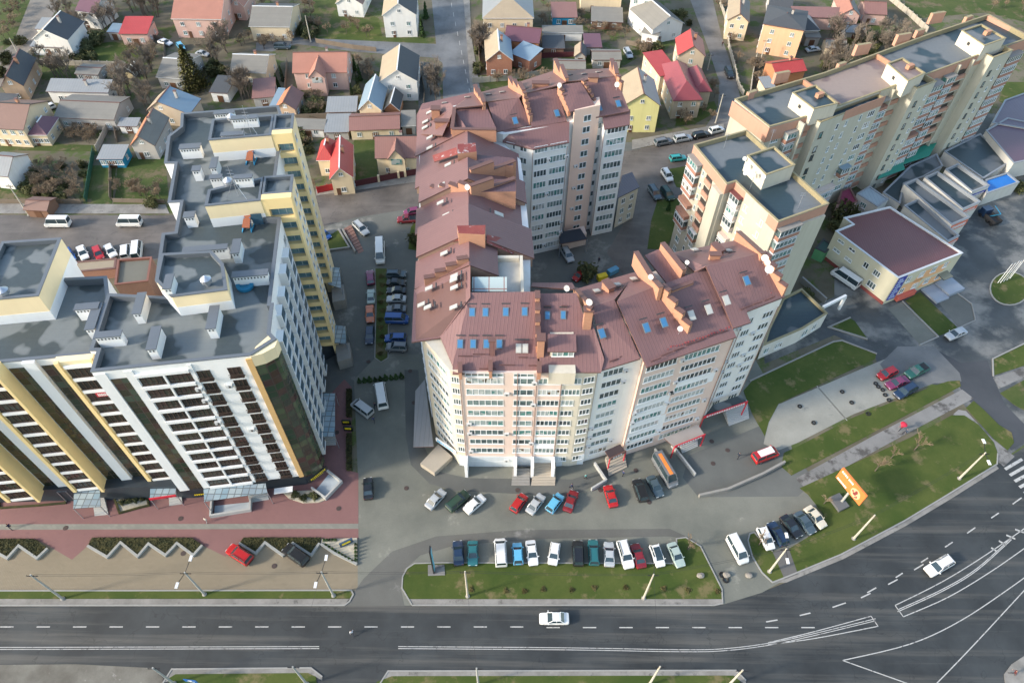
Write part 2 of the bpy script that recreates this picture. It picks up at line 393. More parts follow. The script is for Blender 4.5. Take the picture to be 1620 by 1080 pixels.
sheet('forecourt', [(1090, 720), (1215, 668), (1240, 700), (1290, 760), (1262, 785), (1105, 786), (1080, 755)], .030, ground_mat('forecourt_asphalt', (.115, .12, .113), (.15, .155, .143), .1, bumpy=.05))
sheet('asphalt_strip', [(640, 585), (662, 585), (668, 700), (690, 745), (740, 756), (905, 758), (960, 740), (985, 745), (905, 785), (720, 776), (680, 765), (650, 735), (642, 690)], .034, ground_mat('house_strip', (.10, .104, .098), (.135, .138, .128), .1, bumpy=.05))
sheet('tan_parking', [(-160, 860), (-160, 940), (566, 934), (566, 850)], .028, TAN)
sheet('plaza', [(-160, 772), (380, 772), (545, 600), (556, 612), (556, 745), (567, 748), (567, 852), (-160, 854)], .034, PINK)
sheet('plaza_band', [(-160, 829), (567, 828), (567, 836), (-160, 838)], .040, GREYP)
for i, px in enumerate(([(58, 853), (142, 853), (147, 856), (114, 885), (75, 862)], [(304, 852), (390, 852), (384, 857), (357, 880), (320, 862)])):
    sheet('plaza_apron', px, .032, PINK)
# verges and islands
sheet('verge', [(-160, 934), (556, 933), (559, 939), (553, 946), (-160, 947)], .10, GRASS, th=.1)
sheet('pavement', [(-160, 947), (552, 947), (545, 957), (-160, 957)], .08, WALK, th=.08)
kerb('kerb', [(-160, 957.5), (545, 957), (553, 951), (559, 940), (556, 933.5), (-160, 934.5)], .0, .15)
ISL = [(636, 930), (637, 912), (644, 899), (656, 891), (700, 890), (1066, 891), (1071, 872), (1070, 852), (1085, 850), (1108, 864), (1118, 884), (1131, 910), (1142, 932), (1142, 947), (646, 947)]
sheet('lawn', ISL, .10, GRASS, th=.1); sheet('pavement', [(646, 947.4), (1142, 947.4), (1142, 955.6), (655, 956)], .08, WALK, th=.08)
kerb('kerb', [(652, 957)] + ISL[:-1][::-1][-1:] + ISL[1:13] + [(1143, 954), (1130, 957), (652, 957)], .0, .15, .2)
I2 = [(1183, 855), (1186, 844), (1193, 842), (1200, 850), (1222, 872), (1247, 868), (1306, 833), (1302, 812), (1278, 782), (1265, 772), (1440, 692), (1505, 657), (1525, 657), (1548, 672), (1572, 700), (1578, 717), (1577, 734), (1498, 783), (1430, 824), (1330, 877), (1240, 914), (1222, 921), (1205, 905), (1190, 880)]
sheet('lawn', I2, .10, GRASS, th=.1); kerb('kerb', I2[15:] + I2[:5], .0, .15, .22)
sheet('path', [(1222, 873), (1247, 866), (1262, 908), (1241, 916)], .115, ground_mat('dark_path', (.11, .105, .1), (.15, .145, .135), .2))
sheet('pavement', [(1223, 922), (1241, 915), (1331, 878), (1431, 825), (1499, 784), (1576, 736), (1580, 741), (1504, 789), (1434, 831), (1334, 884), (1244, 921)], .06, WALK, th=.06)
# play court, lawns and paths
sheet('east_asphalt', [(1205, 520), (1320, 470), (1320, 380), (1480, 300), (1560, 180), (1800, 180), (1900, 640), (1640, 690), (1578, 732), (1548, 668), (1500, 610), (1390, 600), (1385, 560), (1320, 530), (1210, 575)], .026, ASPH_R)
sheet('new_asphalt', [(1472, 548), (1520, 574), (1562, 570), (1572, 600), (1590, 640), (1640, 690), (1600, 712), (1552, 655), (1528, 628), (1518, 612), (1500, 578)], .032, ground_mat('new_asphalt', (.052, .058, .066), (.075, .08, .088), .1, bumpy=.1))
sheet('court', [(1208, 702), (1215, 668), (1228, 641), (1385, 574), (1420, 560), (1470, 560), (1520, 604), (1478, 606), (1350, 655), (1262, 700), (1232, 712)], .032, COURT)
sheet('parking_asphalt', [(1392, 576), (1420, 548), (1478, 548), (1518, 590), (1521, 603), (1478, 606), (1425, 626)], .038, ground_mat('lot_asphalt', (.14, .145, .145), (.2, .2, .195), .12, (.3, .29, .265), .62, bumpy=.1))
sheet('lawn', [(1176, 618), (1192, 600), (1318, 541), (1332, 540), (1386, 560), (1384, 568), (1232, 638), (1216, 668), (1210, 690), (1190, 655)], .07, GRASS, th=.07); kerb('kerb', [(1186, 603), (1318, 541), (1332, 539), (1387, 560)], 0, .22, .3, m=CONC)
sheet('lawn', [(1236, 738), (1240, 716), (1262, 706), (1350, 660), (1478, 610), (1500, 603), (1518, 602), (1520, 611), (1380, 685), (1252, 752)], .07, GRASS, th=.07)
sheet('path', [(1258, 757), (1380, 690), (1522, 616), (1540, 630), (1430, 688), (1276, 773)], .05, PATH, th=.05)
sheet('path', [(1507, 656), (1516, 648), (1528, 650), (1545, 668), (1570, 694), (1605, 722), (1588, 738), (1577, 728), (1574, 706), (1550, 676)], .055, PATH, th=.05)
sheet('lawn', [(1528, 645), (1540, 634), (1556, 648), (1580, 672), (1600, 684), (1604, 700), (1594, 712), (1572, 694)], .09, GRASS, th=.09)
sheet('lawn', [(1311, 517), (1345, 504), (1352, 508), (1372, 536)], .09, GRASS, th=.09); kerb('kerb', [(1372, 537), (1311, 518), (1345, 503)], 0, .3, .3, m=CONC)
RND = [(1597 + 31 * math.cos(a), 457 + 26 * math.sin(a)) for a in [i * math.pi / 12 for i in range(24)]]
sheet('lawn', RND, .14, GRASS, th=.14); kerb('kerb', RND, 0, .18, .25, True)
sheet('lawn', [(1571, 569), (1640, 536), (1640, 572), (1572, 594)], .1, GRASS, th=.1); kerb('kerb', [(1571, 595), (1570, 568), (1640, 534)], 0, .2, .25)
sheet('lawn', [(1582, 622), (1640, 590), (1640, 660), (1604, 640)], .1, GRASS_B, th=.1)
sheet('path', [(1572, 597), (1640, 574), (1640, 588), (1580, 615)], .05, PATH, th=.05)
# commercial block garden
sheet('lawn', [(1432, 476), (1455, 462), (1516, 520), (1486, 531), (1460, 508)], .1, GRASS, th=.1)
sheet('paving', [(1404, 488), (1426, 478), (1482, 531), (1455, 545)], .05, YARD); kerb('kerb', [(1427, 477), (1484, 533), (1455, 546)], 0, .25, .25)
sheet('paving', [(1478, 470), (1510, 462), (1536, 482), (1543, 506), (1516, 518)], .05, YARD_D); kerb('kerb', [(1510, 461), (1537, 481), (1543, 507), (1516, 519)], 0, .2, .2)
# south verges at the bottom of the frame
for px in ([(268, 1072), (278, 1066), (488, 1064), (500, 1070), (505, 1120), (262, 1120)], [(596, 1078), (620, 1069), (1160, 1068), (1170, 1076), (1180, 1120), (588, 1120)]):
    sheet('verge', px, .10, GRASS, th=.1); q = [(px[1][0] - 20, px[1][1] + 14), (px[1][0] - 6, px[1][1] - 8), (px[2][0] + 4, px[2][1] - 8), (px[3][0] + 10, px[3][1])]
    sheet('pavement', [q[0], q[1], q[2], q[3], (q[3][0], q[3][1] + 6), (px[3][0], px[3][1]), px[2], px[1], (px[1][0] - 10, px[1][1] + 10)], .08, WALK, th=.08); kerb('kerb', q, 0, .15, .2)
sheet('pavement', [(1588, 1066), (1600, 1050), (1640, 1024), (1640, 1100), (1592, 1100)], .1, WALK, th=.1)
sheet('bare_soil', [(-100, 1052), (120, 1050), (240, 1056), (258, 1072), (250, 1120), (-100, 1120)], .03, ground_mat('verge_soil', (.13, .12, .10), (.21, .2, .17), .25, (.3, .28, .25), .6))
# hillside street system
LANE = ground_mat('lane_dirt', (.19, .17, .145), (.25, .225, .195), .15, (.14, .13, .11), .55)
sheet('lane', [(655, -60), (735, -60), (738, 60), (747, 140), (752, 200), (702, 200), (700, 100), (690, 92), (560, 82), (470, 70), (430, 82), (405, 80), (405, 68), (470, 60), (690, 70), (683, 0)], .03, road_mat('lane_asphalt', (.135, .14, .143), (.2, .2, .195), (.3, .04), .7))
sheet('pavement', [(728, -60), (740, -60), (746, 60), (760, 145), (765, 190), (748, 190), (738, 60)], .12, WALK, th=.12)
sheet('lane', [(1082, -40), (1118, -40), (1142, 60), (1166, 130), (1172, 160), (1164, 205), (1108, 214), (1136, 170), (1138, 130), (1118, 70), (1092, 0)], .03, road_mat('lane_asphalt_b', (.15, .14, .128), (.22, .205, .19), (.06, .3), .7))
sheet('lane', [(52, -10), (96, -30), (88, 18), (60, 62), (30, 110), (-10, 150), (-60, 180), (-60, 130), (20, 70)], .03, LANE)
sheet('pavement', [(660, 272), (660, 288), (500, 310), (500, 300), (585, 286)], .1, WALK, th=.1)
sheet('pavement', [(-100, 322), (262, 324), (268, 338), (-100, 338)], .1, WALK, th=.1)
sheet('pavement', [(1000, 222), (1145, 196), (1146, 207), (1000, 237)], .1, WALK, th=.1)
sheet('lawn', [(1040, 318), (1064, 312), (1078, 318), (1074, 360), (1050, 395), (1024, 394), (1030, 350)], .09, GRASS, th=.09)
sheet('lawn', [(1058, 268), (1090, 262), (1086, 300), (1070, 296)], .07, GRASS, th=.07)
sheet('lawn', [(662, 344), (672, 342), (678, 392), (668, 398), (646, 394), (650, 360)], .08, GRASS, th=.08)
sheet('lawn', [(506, 394), (512, 380), (535, 366), (552, 392), (508, 398)], .35, GRASS, th=.35); kerb('kerb', [(508, 399), (553, 393), (536, 364)], 0, .5, .35, m=CONC)
sheet('lawn', [(594, 425), (612, 425), (614, 480), (613, 566), (603, 572), (594, 566), (596, 480)], .08, GRASS_B, th=.08); kerb('kerb', [(593, 426), (595, 480), (593, 566), (603, 573), (614, 566), (615, 480), (613, 426)], 0, .12, .15)
# gardens among the houses (hand-placed plots)
PLOTS = [([(130, 72), (180, 66), (232, 78), (240, 100), (130, 100)], GRASS), ([(186, 252), (262, 246), (268, 336), (176, 336), (184, 300)], GRASS_B), ([(132, 262), (184, 262), (176, 336), (132, 336)], GRASS_B), ([(-40, 280), (60, 280), (70, 334), (-40, 336)], GRASS_B), ([(495, 0), (545, 0), (600, 30), (600, 58), (690, 60), (690, 74), (500, 66)], GRASS_B),
    ([(560, 222), (594, 222), (598, 285), (562, 290)], GRASS_B), ([(540, 40), (600, 36), (606, 62), (510, 64)], GRASS), ([(1420, -40), (1640, -40), (1640, 40), (1560, 20), (1440, 30)], GRASS_B), ([(1590, 130), (1660, 130), (1660, 200), (1580, 160)], GRASS), ([(1072, 178), (1130, 160), (1136, 176), (1100, 196), (1068, 200)], GRASS),
    ([(745, 120), (860, 118), (900, 130), (780, 140), (762, 146)], GRASS_B), ([(0, 225), (150, 230), (150, 240), (0, 238)], GRASS_B), ([(0, 0), (60, 0), (30, 60), (0, 80)], GRASS_B), ([(66, 106), (118, 104), (120, 124), (66, 128)], GRASS_B), ([(800, 100), (990, 78), (1030, 80), (980, 108), (800, 112)], GRASS_B), ([(1340, 30), (1400, 40), (1410, 70), (1340, 80)], GRASS_B)]
for i, (px, m) in enumerate(PLOTS): sheet('garden_lawn', px, .02 + .002 * (i % 4), m)
sheet('paving', [(630, 95), (690, 100), (704, 205), (665, 205), (660, 140)], .026, YARD_D)

# painted road markings
def stroke(mb, px, w, z=.032):
    P = smooth_line([W(*p).xy for p in px], 5) if len(px) > 2 else [W(*p).xy for p in px]
    ribbon(mb, P, w, z - .012, z)
def mark(px, w=.15):
    mb = MB(); stroke(mb, px, w); struct('road_marking', mb, PAINT)
for i in range(24): mark([(13 + 57.6 * i - 70, 991 - .0 * i + (1 if i > 15 else 0)), (34 + 57.6 * i - 70, 991 + (1 if i > 15 else 0))], .16)
for a, b in (((1212, 983), (1230, 980)), ((1265, 973), (1282, 969)), ((1317, 960), (1338, 953)), ((1372, 937), (1386, 929)), ((1362, 945), (1377, 938)), ((1417, 913), (1428, 906)), ((1405, 924), (1420, 916)), ((1457, 889), (1468, 882)), ((1446, 901), (1461, 892)), ((1495, 865), (1507, 857)), ((1530, 843), (1543, 834)), ((1568, 819), (1580, 811)), ((1602, 797), (1616, 787))): mark([a, b], .18)
for dy in (0, 3.2):
    mark([(-60, 1023.5 + dy), (505, 1022 + dy)], .10); mark([(630, 1022 + dy), (900, 1024 + dy), (1080, 1027 + dy), (1150, 1025 + dy), (1220, 1016 + dy), (1290, 1001 + dy), (1385, 978 + dy)], .10)
mark([(1215, 1016), (1290, 998), (1378, 974)], .12); mark([(1215, 1019), (1290, 1009), (1389, 990)], .12); mark([(1378, 974), (1389, 990)], .13)
mark([(1416, 957), (1490, 920), (1560, 877), (1640, 822)], .13); mark([(1429, 975), (1500, 944), (1570, 902), (1640, 853)], .13); mark([(1416, 957), (1429, 975)], .13)
for dy in (0, 3): mark([(1420, 964 + dy), (1490, 932 + dy), (1545, 899 + dy), (1600, 850 + dy)], .12)
for a, b in (((1580, 855), (1592, 862)), ((1592, 846), (1606, 852)), ((1606, 837), (1620, 842)), ((1568, 866), (1576, 871))): mark([a, b], .3)
mark([(1333, 1044), (1440, 1018), (1520, 981), (1600, 928), (1660, 884)], .13); mark([(1333, 1044), (1440, 1082)], .13); mark([(1480, 1082), (1540, 1020), (1640, 912)], .13)
for i in range(5): mark([(1590 + 7.6 * i, 742 + 9.5 * i), (1617 + 9 * i, 726 + 9.5 * i)], .5)
for i in range(12): mark([(711 + i * 3.2 - .1 * i, -10 + 15 * i), (711.6 + i * 3.2, -3 + 15 * i)], .13)
mark([(1284, 601), (1341, 666)], .12)
# ------------------------------------------------------------------ windows
GLASS = glass_mat('window_glass', [(0, (.035, .045, .045)), (.12, (.06, .08, .085)), (.26, (.10, .14, .14)), (.40, (.18, .24, .23)), (.56, (.07, .20, .18)), (.64, (.30, .35, .34)), (.78, (.46, .48, .46)), (.93, (.12, .09, .06))])
GLASS_D = glass_mat('bronze_glass', [(0, (.022, .02, .016)), (.35, (.032, .028, .022)), (.55, (.045, .045, .032)), (.72, (.055, .035, .03)), (.85, (.06, .07, .06)), (.95, (.09, .1, .09))])
GLASS_B = glass_mat('blue_glass', [(0, (.04, .11, .16)), (.35, (.05, .14, .19)), (.6, (.08, .18, .22)), (.85, (.12, .22, .26))], .15)
GLASS_L = glass_mat('loggia_glass', [(0, (.08, .17, .22)), (.4, (.11, .22, .27)), (.7, (.16, .28, .32)), (.9, (.2, .3, .33))], .2)
WHITE = plain('white_frame', (.74, .75, .74), .5, var=.06)
BRONZE = plain('bronze_frame', (.06, .042, .034), .5)
DARK = plain('dark_metal', (.05, .052, .055), .5)
_WC = {}
def window_mesh(w, h, n, kind):
    key = (round(w, 2), round(h, 2), n, kind)
    if key not in _WC:
        mb = window_mb(MB(), Matrix.Identity(4), w, h, n, kind)
        o = mb.build('window', KINDS[kind]); me = o.data; bpy.data.objects.remove(o); _WC[key] = me
    return _WC[key]
KINDS = {'white': [WHITE, GLASS], 'bronze': [BRONZE, GLASS_D], 'blue': [WHITE, GLASS_B], 'dark': [BRONZE, GLASS], 'loggia': [plain('loggia_frame_blue', (.30, .38, .42), .4), GLASS_L]}
def window_mb(mb, M, w, h, n, kind, m0=0):
    """frame bars standing 7 cm proud of the wall, panes between them, sill below; faces -Y"""
    f = .09; d0, d1 = -.07, .0
    def bar(x0, x1, z0, z1, y0=d0):
        c = [(x0, y0, z0), (x1, y0, z0), (x1, y0, z1), (x0, y0, z1)]; e = [(x0, d1, z0), (x1, d1, z0), (x1, d1, z1), (x0, d1, z1)]
        T = lambda q: [M @ Vector(p) for p in q]
        mb.face(T(c), m0)
        for i in range(4): j = (i + 1) % 4; mb.face(T([c[j], c[i], e[i], e[j]]), m0)
    x0, x1, z0, z1 = -w / 2, w / 2, -h / 2, h / 2
    bar(x0, x1, z0, z0 + f); bar(x0, x1, z1 - f, z1); bar(x0, x0 + f, z0 + f, z1 - f); bar(x1 - f, x1, z0 + f, z1 - f)
    for i in range(1, n): x = x0 + w * i / n; bar(x - f / 2 - .015, x + f / 2 + .015, z0 + f, z1 - f)
    bar(x0 - .08, x1 + .08, z0 - .06, z0, -.16)
    for i in range(n):
        a, b = x0 + w * i / n + f / 2, x0 + w * (i + 1) / n - f / 2
        mb.face([M @ Vector(p) for p in ((a, -.02, z0 + f), (b, -.02, z0 + f), (b, -.02, z1 - f), (a, -.02, z1 - f))], m0 + 1)
    return mb
CAM = Vector((0, 0, CAM_H))
class Facade:
    """collects the window openings of one building; the 96 that show largest become parts, the rest one mass"""
    def __init__(s, root): s.root = root; s.items = []
    def line(s, a, b, z, cols, h=1.5, kind='white', off=.005):
        """cols = [(distance along a->b of the centre, width, panes)]; a->b runs left to right seen from outside"""
        a, b = Vector(a[:2]), Vector(b[:2]); d = (b - a).normalized(); nrm = Vector((d.y, -d.x))
        for c in cols:
            u, w, n = c[:3]; p = a + d * u + nrm * off; s.items.append((Vector((p.x, p.y, z)), math.atan2(d.y, d.x), w, h, n, kind))
    def grid(s, a, b, zs, cols, **k):
        for z in zs: s.line(a, b, z, cols, **k)
    def finish(s, most=96, name='window'):
        def size(it):
            p, r, w, h, n, k = it; v = CAM - p; nr = Vector((math.sin(r), -math.cos(r), 0)); return w * h * max(0, nr.dot(v.normalized())) / v.length_squared
        s.items.sort(key=size, reverse=True)
        for p, r, w, h, n, k in s.items[:most]:
            o = link(name, window_mesh(w, h, n, k), s.root); o.location = p; o.rotation_euler = (0, 0, r)
        rest = s.items[most:]
        if rest:
            ks = sorted({i[5] for i in rest}); mats = [m for k in ks for m in KINDS[k]]; mb = MB()
            for p, r, w, h, n, k in rest: window_mb(mb, Matrix.Translation(p) @ Matrix.Rotation(r, 4, 'Z'), w, h, n, k, ks.index(k) * 2)
            tag(mb.build('small_window', mats, s.root), kind='stuff')

# ------------------------------------------------------------------ the tall block on the left
WWALL = stained_wall('white_render', (.74, .75, .745), amt=.14)
YWALL = stained_wall('yellow_render', (.82, .63, .31), amt=.12)
YPALE = stained_wall('cream_render', (.80, .66, .42), amt=.12)
CAPG = plain('grey_coping', (.15, .165, .18), .45, .2)
FELT = wet_roof('grey_felt', (.150, .168, .168), (.046, .060, .062), .19, .49)
FELT2 = wet_roof('tower_felt', (.150, .168, .168), (.046, .060, .062), .26, .49)
CURT = curtain_mat('curtain_wall_glass', [(.03, .032, .02), (.045, .045, .028), (.03, .045, .03), (.06, .05, .03), (.05, .03, .025), (.05, .07, .05), (.035, .03, .022)])
CURT2 = curtain_mat('green_curtain_wall', [(.03, .05, .03), (.05, .075, .04), (.04, .05, .035), (.07, .09, .05), (.06, .035, .03), (.035, .04, .03)], 1.3, 1.4)
PLINTH = plain('dark_plinth', (.035, .045, .055), .4)
ex, ey, O = Vector((.9907, .136)), Vector((-.136, .9907)), Vector((-34.3, 57.3))
def B(u, v): p = O + ex * u + ey * v; return (p.x, p.y)
def BP(*uv): return [B(*q) for q in uv]
lb = thing('apartment_tower', 'white and yellow high-rise block with dark glass strips and wet grey flat roofs', 'building', (*B(-15, 12), 0))
lf = Facade(lb)
ZR, ZP, Z0 = 35.6, 36.6, 4.2
def capped(name, poly, z0, zr, zp, wallm, roofm, cap=.45, parent=None, root=lb, capm=CAPG):
    """walls with a flat roof inside a coped parapet"""
    a = sum(poly[i][0] * poly[(i + 1) % len(poly)][1] - poly[(i + 1) % len(poly)][0] * poly[i][1] for i in range(len(poly)))
    if a < 0: poly = poly[::-1]
    mb = MB(); u = 0; n = len(poly)
    for i in range(n): p, q = poly[i], poly[(i + 1) % n]; mb.wall(p, q, z0, zp - .12, 0, u); u += (Vector(q) - Vector(p)).length
    w = mb.build('wall', wallm, root)
    V = [Vector(p) for p in poly]; ins = []
    for i in range(n):
        d1 = (V[i] - V[i - 1]).normalized(); d2 = (V[(i + 1) % n] - V[i]).normalized(); n1 = Vector((-d1.y, d1.x)); t = (d1 + d2); t = t.normalized() if t.length > .01 else d1
        nn = Vector((-t.y, t.x)); ins.append(V[i] + nn * cap / max(.3, nn.dot(n1)))
    mb = MB(); mb.prism([tuple(p) for p in ins], zr - .3, zr, 0); r = mb.build('roof', roofm, root)
    mb = MB(); out = []
    for i in range(n):
        d1 = (V[i] - V[i - 1]).normalized(); d2 = (V[(i + 1) % n] - V[i]).normalized(); n1 = Vector((-d1.y, d1.x)); t = (d1 + d2); t = t.normalized() if t.length > .01 else d1
        nn = Vector((-t.y, t.x)); out.append(V[i] - nn * .07 / max(.3, nn.dot(n1)))
    for i in range(n):
        j = (i + 1) % n
        mb.face([(*out[i], zp), (*out[j], zp), (*ins[j], zp), (*ins[i], zp)], 0); mb.wall(out[i], out[j], zp - .14, zp, 0); mb.wall(ins[j], ins[i], zr, zp, 0)
    mb.build('parapet', capm, root); return w
MAIN = BP((-20, -.3), (0, 0), (3.1, 2.4), (2.2, 3.6), (2.2, 9), (1.8, 9.01), (1.8, 27.2), (-.4, 27.6), (-.4, 33.2), (.2, 33.3), (.2, 44.3), (1.2, 50.6), (-1, 58.6)) + \
    [tuple(W(x, y, ZP).xy) for x, y in ((286.7, 179), (285.5, 200), (265.5, 215.5), (260, 258), (276.6, 258), (265.5, 320), (285.5, 319), (276.6, 366.7), (256.6, 369), (245.5, 443), (260, 469))] + BP((-21.0, 13.6), (-21.0, 3.3), (-20, 3.2))
capped('white_block', MAIN, Z0, ZR, ZP, WWALL, FELT)
LEFT = BP((-60, 3.3), (-21.05, 3.3), (-21.05, 13.4), (-22.4, 17.9), (-28.4, 18.2), (-28.4, 22.6), (-60, 22.8))
capped('left_block', LEFT, Z0, 34.6, 35.9, WWALL, FELT)
mb = MB()
mb.prism(BP((-19.4, .4), (-.4, .7), (2.3, 3), (1, 27), (3.5, 28.6), (3.2, 33), (0, 33.3), (1.5, 45.5), (0, 57.5), (-18.5, 58), (-16, 45), (-14, 28), (-15, 16), (-20, 13), (-20, 4), (-60, 4), (-60, 3.9), (-60, 4.3)), 0, Z0 - .004, 0); mb.build('plinth', PLINTH, lb)
# roof towers: yellow over white
def tower(poly, zt, base=ZR - .2):
    capped('t', poly, base, zt - .7, zt, YPALE, FELT2, .4)
    P = poly; mb = MB(); n = len(P); V = [Vector(p) for p in P]; c = sum(V, Vector((0, 0))) / n
    Q = [tuple(c + (v - c) * 1.006) for v in V]
    mb.prism(Q, base, base + 1.9, 0); mb.build('white_band', WWALL, lb)
tower(BP((-8.6, 27.2), (-.46, 27.6), (-.46, 33.2), (-8.6, 31.0)), 39.9)
tower(BP((-10.4, 44.2), (-.3, 44.5), (-.3, 50.4), (-10.6, 50.2)), 39.9)
T3 = [tuple(W(x, y, 39.5).xy) for x, y in ((255.0, 401), (334.5, 396.7), (353, 416.7), (359, 457.8), (271, 469), (245.9, 443))]
tower(T3, 39.5)
tower(BP((-36.5, 11.3), (-28.3, 11.4), (-28.35, 22.85), (-36.5, 23.0)), 39.5, 34.4)
# loggia stacks: yellow frame with glazed recesses, real slabs and piers
def loggias(u0, u1, v0, v1, z0, z1, n, pl, pr, zt):
    poly = BP((u0, v0 + 1.3), (u1, v0 + 1.3), (u1, v1), (u0, v1)); capped('l', poly, 0.0, zt - .7, zt, YPALE, FELT2, .4)
    st = (z1 - z0) / n; mb = MB()
    def bx(a, b, c, d, za, zb): mb.prism(BP((a, c), (b, c), (b, d), (a, d)), za, zb, 0, 0, True)
    bx(u0, u0 + pl, v0, v0 + 1.296, z0 - 2.2, zt - .004); bx(u1 - pr, u1, v0, v0 + 1.296, z0 - 2.2, zt - .004)
    for i in range(n + 1):
        zc = z0 + st * i; bx(u0 + pl, u1 - pr, v0 + .004, v0 + 1.296, zc - .5, min(zc + .5, zt - .004) if i < n else zt - .004)
    mb.build('loggia_frame', YWALL, lb)
    for i in range(n):
        zc = z0 + st * (i + .5); w = u1 - u0 - pl - pr; mid = Vector(B((u0 + pl + u1 - pr) / 2, v0 + .95))
        lf.items.append((Vector((mid.x, mid.y, zc)), math.atan2(ex.y, ex.x), w - .02, st - 1.02, 3, 'loggia'))
loggias(-.45, 4.1, 27.65, 33.3, 4.6, 38.4, 12, .75, .3, 39.9)
loggias(-.25, 3.1, 44.55, 50.4, 4.6, 38.4, 12, .5, .3, 39.9)
lf.grid(B(4.1, 27.65), B(4.1, 33.3), [6.5 + 2.82 * i for i in range(12)], [(2.2, .9, 1), (4.3, .9, 1)], h=1.3)
lf.grid(B(3.1, 44.55), B(3.1, 50.4), [6.5 + 2.82 * i for i in range(12)], [(2.2, .9, 1)], h=1.3)
# south front
ROWS = [33.55 - 2.78 * i for i in range(11)]
a, b_ = B(-20, -.3), B(0, 0); LEN = (Vector(b_) - Vector(a)).length
U = lambda u: u + 20
lf.grid(a, b_, ROWS, [(U(-13.35), 3.3, 5), (U(-9.95), 3.1, 5)], h=1.85, kind='bronze')
lf.grid(a, b_, ROWS, [(U(-6.75), 1.75, 3), (U(-2.75), 1.75, 3)], h=1.75, kind='bronze')
def curtain(name, pts, z0, z1, m, th=.06):
    mb = MB(); u = 0
    for p, q in zip(pts, pts[1:]): mb.wall(p, q, z0, z1, 0, u); u += (Vector(q) - Vector(p)).length
    for p, q in zip(pts, pts[1:]):
        d = (Vector(q) - Vector(p)).normalized(); nn = Vector((-d.y, d.x)) * .5
        mb.face([(*p, z1), (*q, z1), (*(Vector(q) + nn), z1), (*(Vector(p) + nn), z1)], 1); mb.face([(*p, z0), (*(Vector(p) + nn), z0), (*(Vector(q) + nn), z0), (*q, z0)], 1)
    return mb.build(name, [m, BRONZE], lb)
FR = lambda u, v: B(u, v - .08)
curtain('curtain_wall', [FR(-18.35, -.28), FR(-16.3, -.25)], Z0 + .1, 34.6, CURT)
curtain('corner_bay', [B(.05, -.1), B(1.5, .25), B(2.9, 1.15), B(3.25, 2.4), B(2.3, 3.5)], Z0 - .4, 34.3, CURT2)
mb = MB(); mb.prism(BP((-.75, -.28), (.0, -.18), (.0, .3), (-.75, .3)), Z0, 36.0, 0); mb.build('corner_stripe', plain('orange_render', (.78, .48, .2), .8), lb)
mb = MB(); mb.prism(BP((.02, -.16), (1.5, .18), (3.0, 1.1), (3.3, 2.4), (2.3, 3.6), (.5, 1.5)), 34.305, 36.42, 0); mb.build('corner_band', YPALE, lb)
# white pilasters with a groove, beams of the window bays
mb = MB()
for u0, u1 in ((-19.95, -18.45), (-16.2, -15.15), (-8.25, -7.75)):
    mb = MB(); mb.prism(BP((u0, -.45 + (u0 + 20) * .015), (u1, -.45 + (u1 + 20) * .015), (u1, .2), (u0, .2)), Z0, 36.0, 0); mb.build('pilaster', WWALL, lb)
for r in ROWS + [ROWS[-1] - 2.78]:
    mb = MB(); mb.prism(BP((-15.1, -.62), (-8.3, -.5), (-8.3, .2), (-15.1, .2)), r + 1.12, r + 1.66, 0, 0, True); mb.build('bay_beam', WWALL, lb)
mb = MB(); mb.prism(BP((-11.78, -.5), (-11.52, -.5), (-11.52, .2), (-11.78, .2)), Z0, 34.9, 0); mb.build('pilaster', WWALL, lb)
ACG = plain('unit_grey', (.6, .61, .6), .5)
for u in (-6.75, -2.75):
    for i, r in enumerate(ROWS):
        mb = MB(); v = -.3 + (u + 20) * .015
        mb.prism(BP((u - .95, v - .42), (u + .95, v - .42), (u + .95, v - .004), (u - .95, v - .004)), r - 1.08, r - 1.0, 0, 0, True)
        for k in range(9): mb.box((*B(u - .92 + .23 * k, v - .39), r - .62), (.03, .03, .76), math.atan2(ex.y, ex.x))
        mb.prism(BP((u - .95, v - .42), (u + .95, v - .42), (u + .95, v - .37), (u - .95, v - .37)), r - .25, r - .2, 0, 0, True)
        mb.build('balcony', BRONZE, lb)
        if i in (1, 2, 4) and u < -3 or i in (1, 5) and u > -3:
            mb = MB(); mb.box((*B(u - 1.6, v - .22), r), (.9, .4, .65), math.atan2(ex.y, ex.x)); mb.lathe((*B(u - 1.6, v - .43), r), [(0, 0), (.24, 0), (.26, -.03)], 12, 1, 'Y'); mb.build('air_conditioner', [ACG, DARK], lb)
# left block front: yellow window bays between dark glass strips and a protruding fin
LV = 3.3
for u0, u1, v in ((-25.5, -20.75, 2.3), (-37.3, -32.75, 1.9), (-47.4, -42.6, 1.3)):
    mb = MB(); mb.prism(BP((u0, v), (u1, v), (u1, LV - .004), (u0, LV - .004)), Z0 - .2, 35.95, 0, 0, True); mb.build('bay', YPALE, lb)
    lf.grid(B(u0, v), B(u1, v), ROWS, [((u1 - u0) / 2 + .25, 3.55, 5)], h=1.85, kind='bronze')
    for r in ROWS + [ROWS[-1] - 2.78]:
        mb = MB(); mb.prism(BP((u0 + .85, v - .28), (u1 - .3, v - .28), (u1 - .3, v + .2), (u0 + .85, v + .2)), r + 1.12, r + 1.66, 0, 0, True); mb.build('bay_beam', WWALL, lb)
    mb = MB(); mb.prism(BP((u0, v - .3), (u0 + .55, v - .3), (u0 + .55, v + .2), (u0, v + .2)), Z0 - .3, 36.0, 0, 0, True); mb.prism(BP((u1 - .02, v - .75), (u1 + .4, v - .75), (u1 + .4, LV - .006), (u1 - .02, LV - .006)) if u0 < -30 else BP((u1 - .2, v - .3), (u1, v - .3), (u1, v + .2), (u1 - .2, v + .2)), Z0 - .4, 36.05, 0, 0, True); mb.build('fin', YWALL, lb)
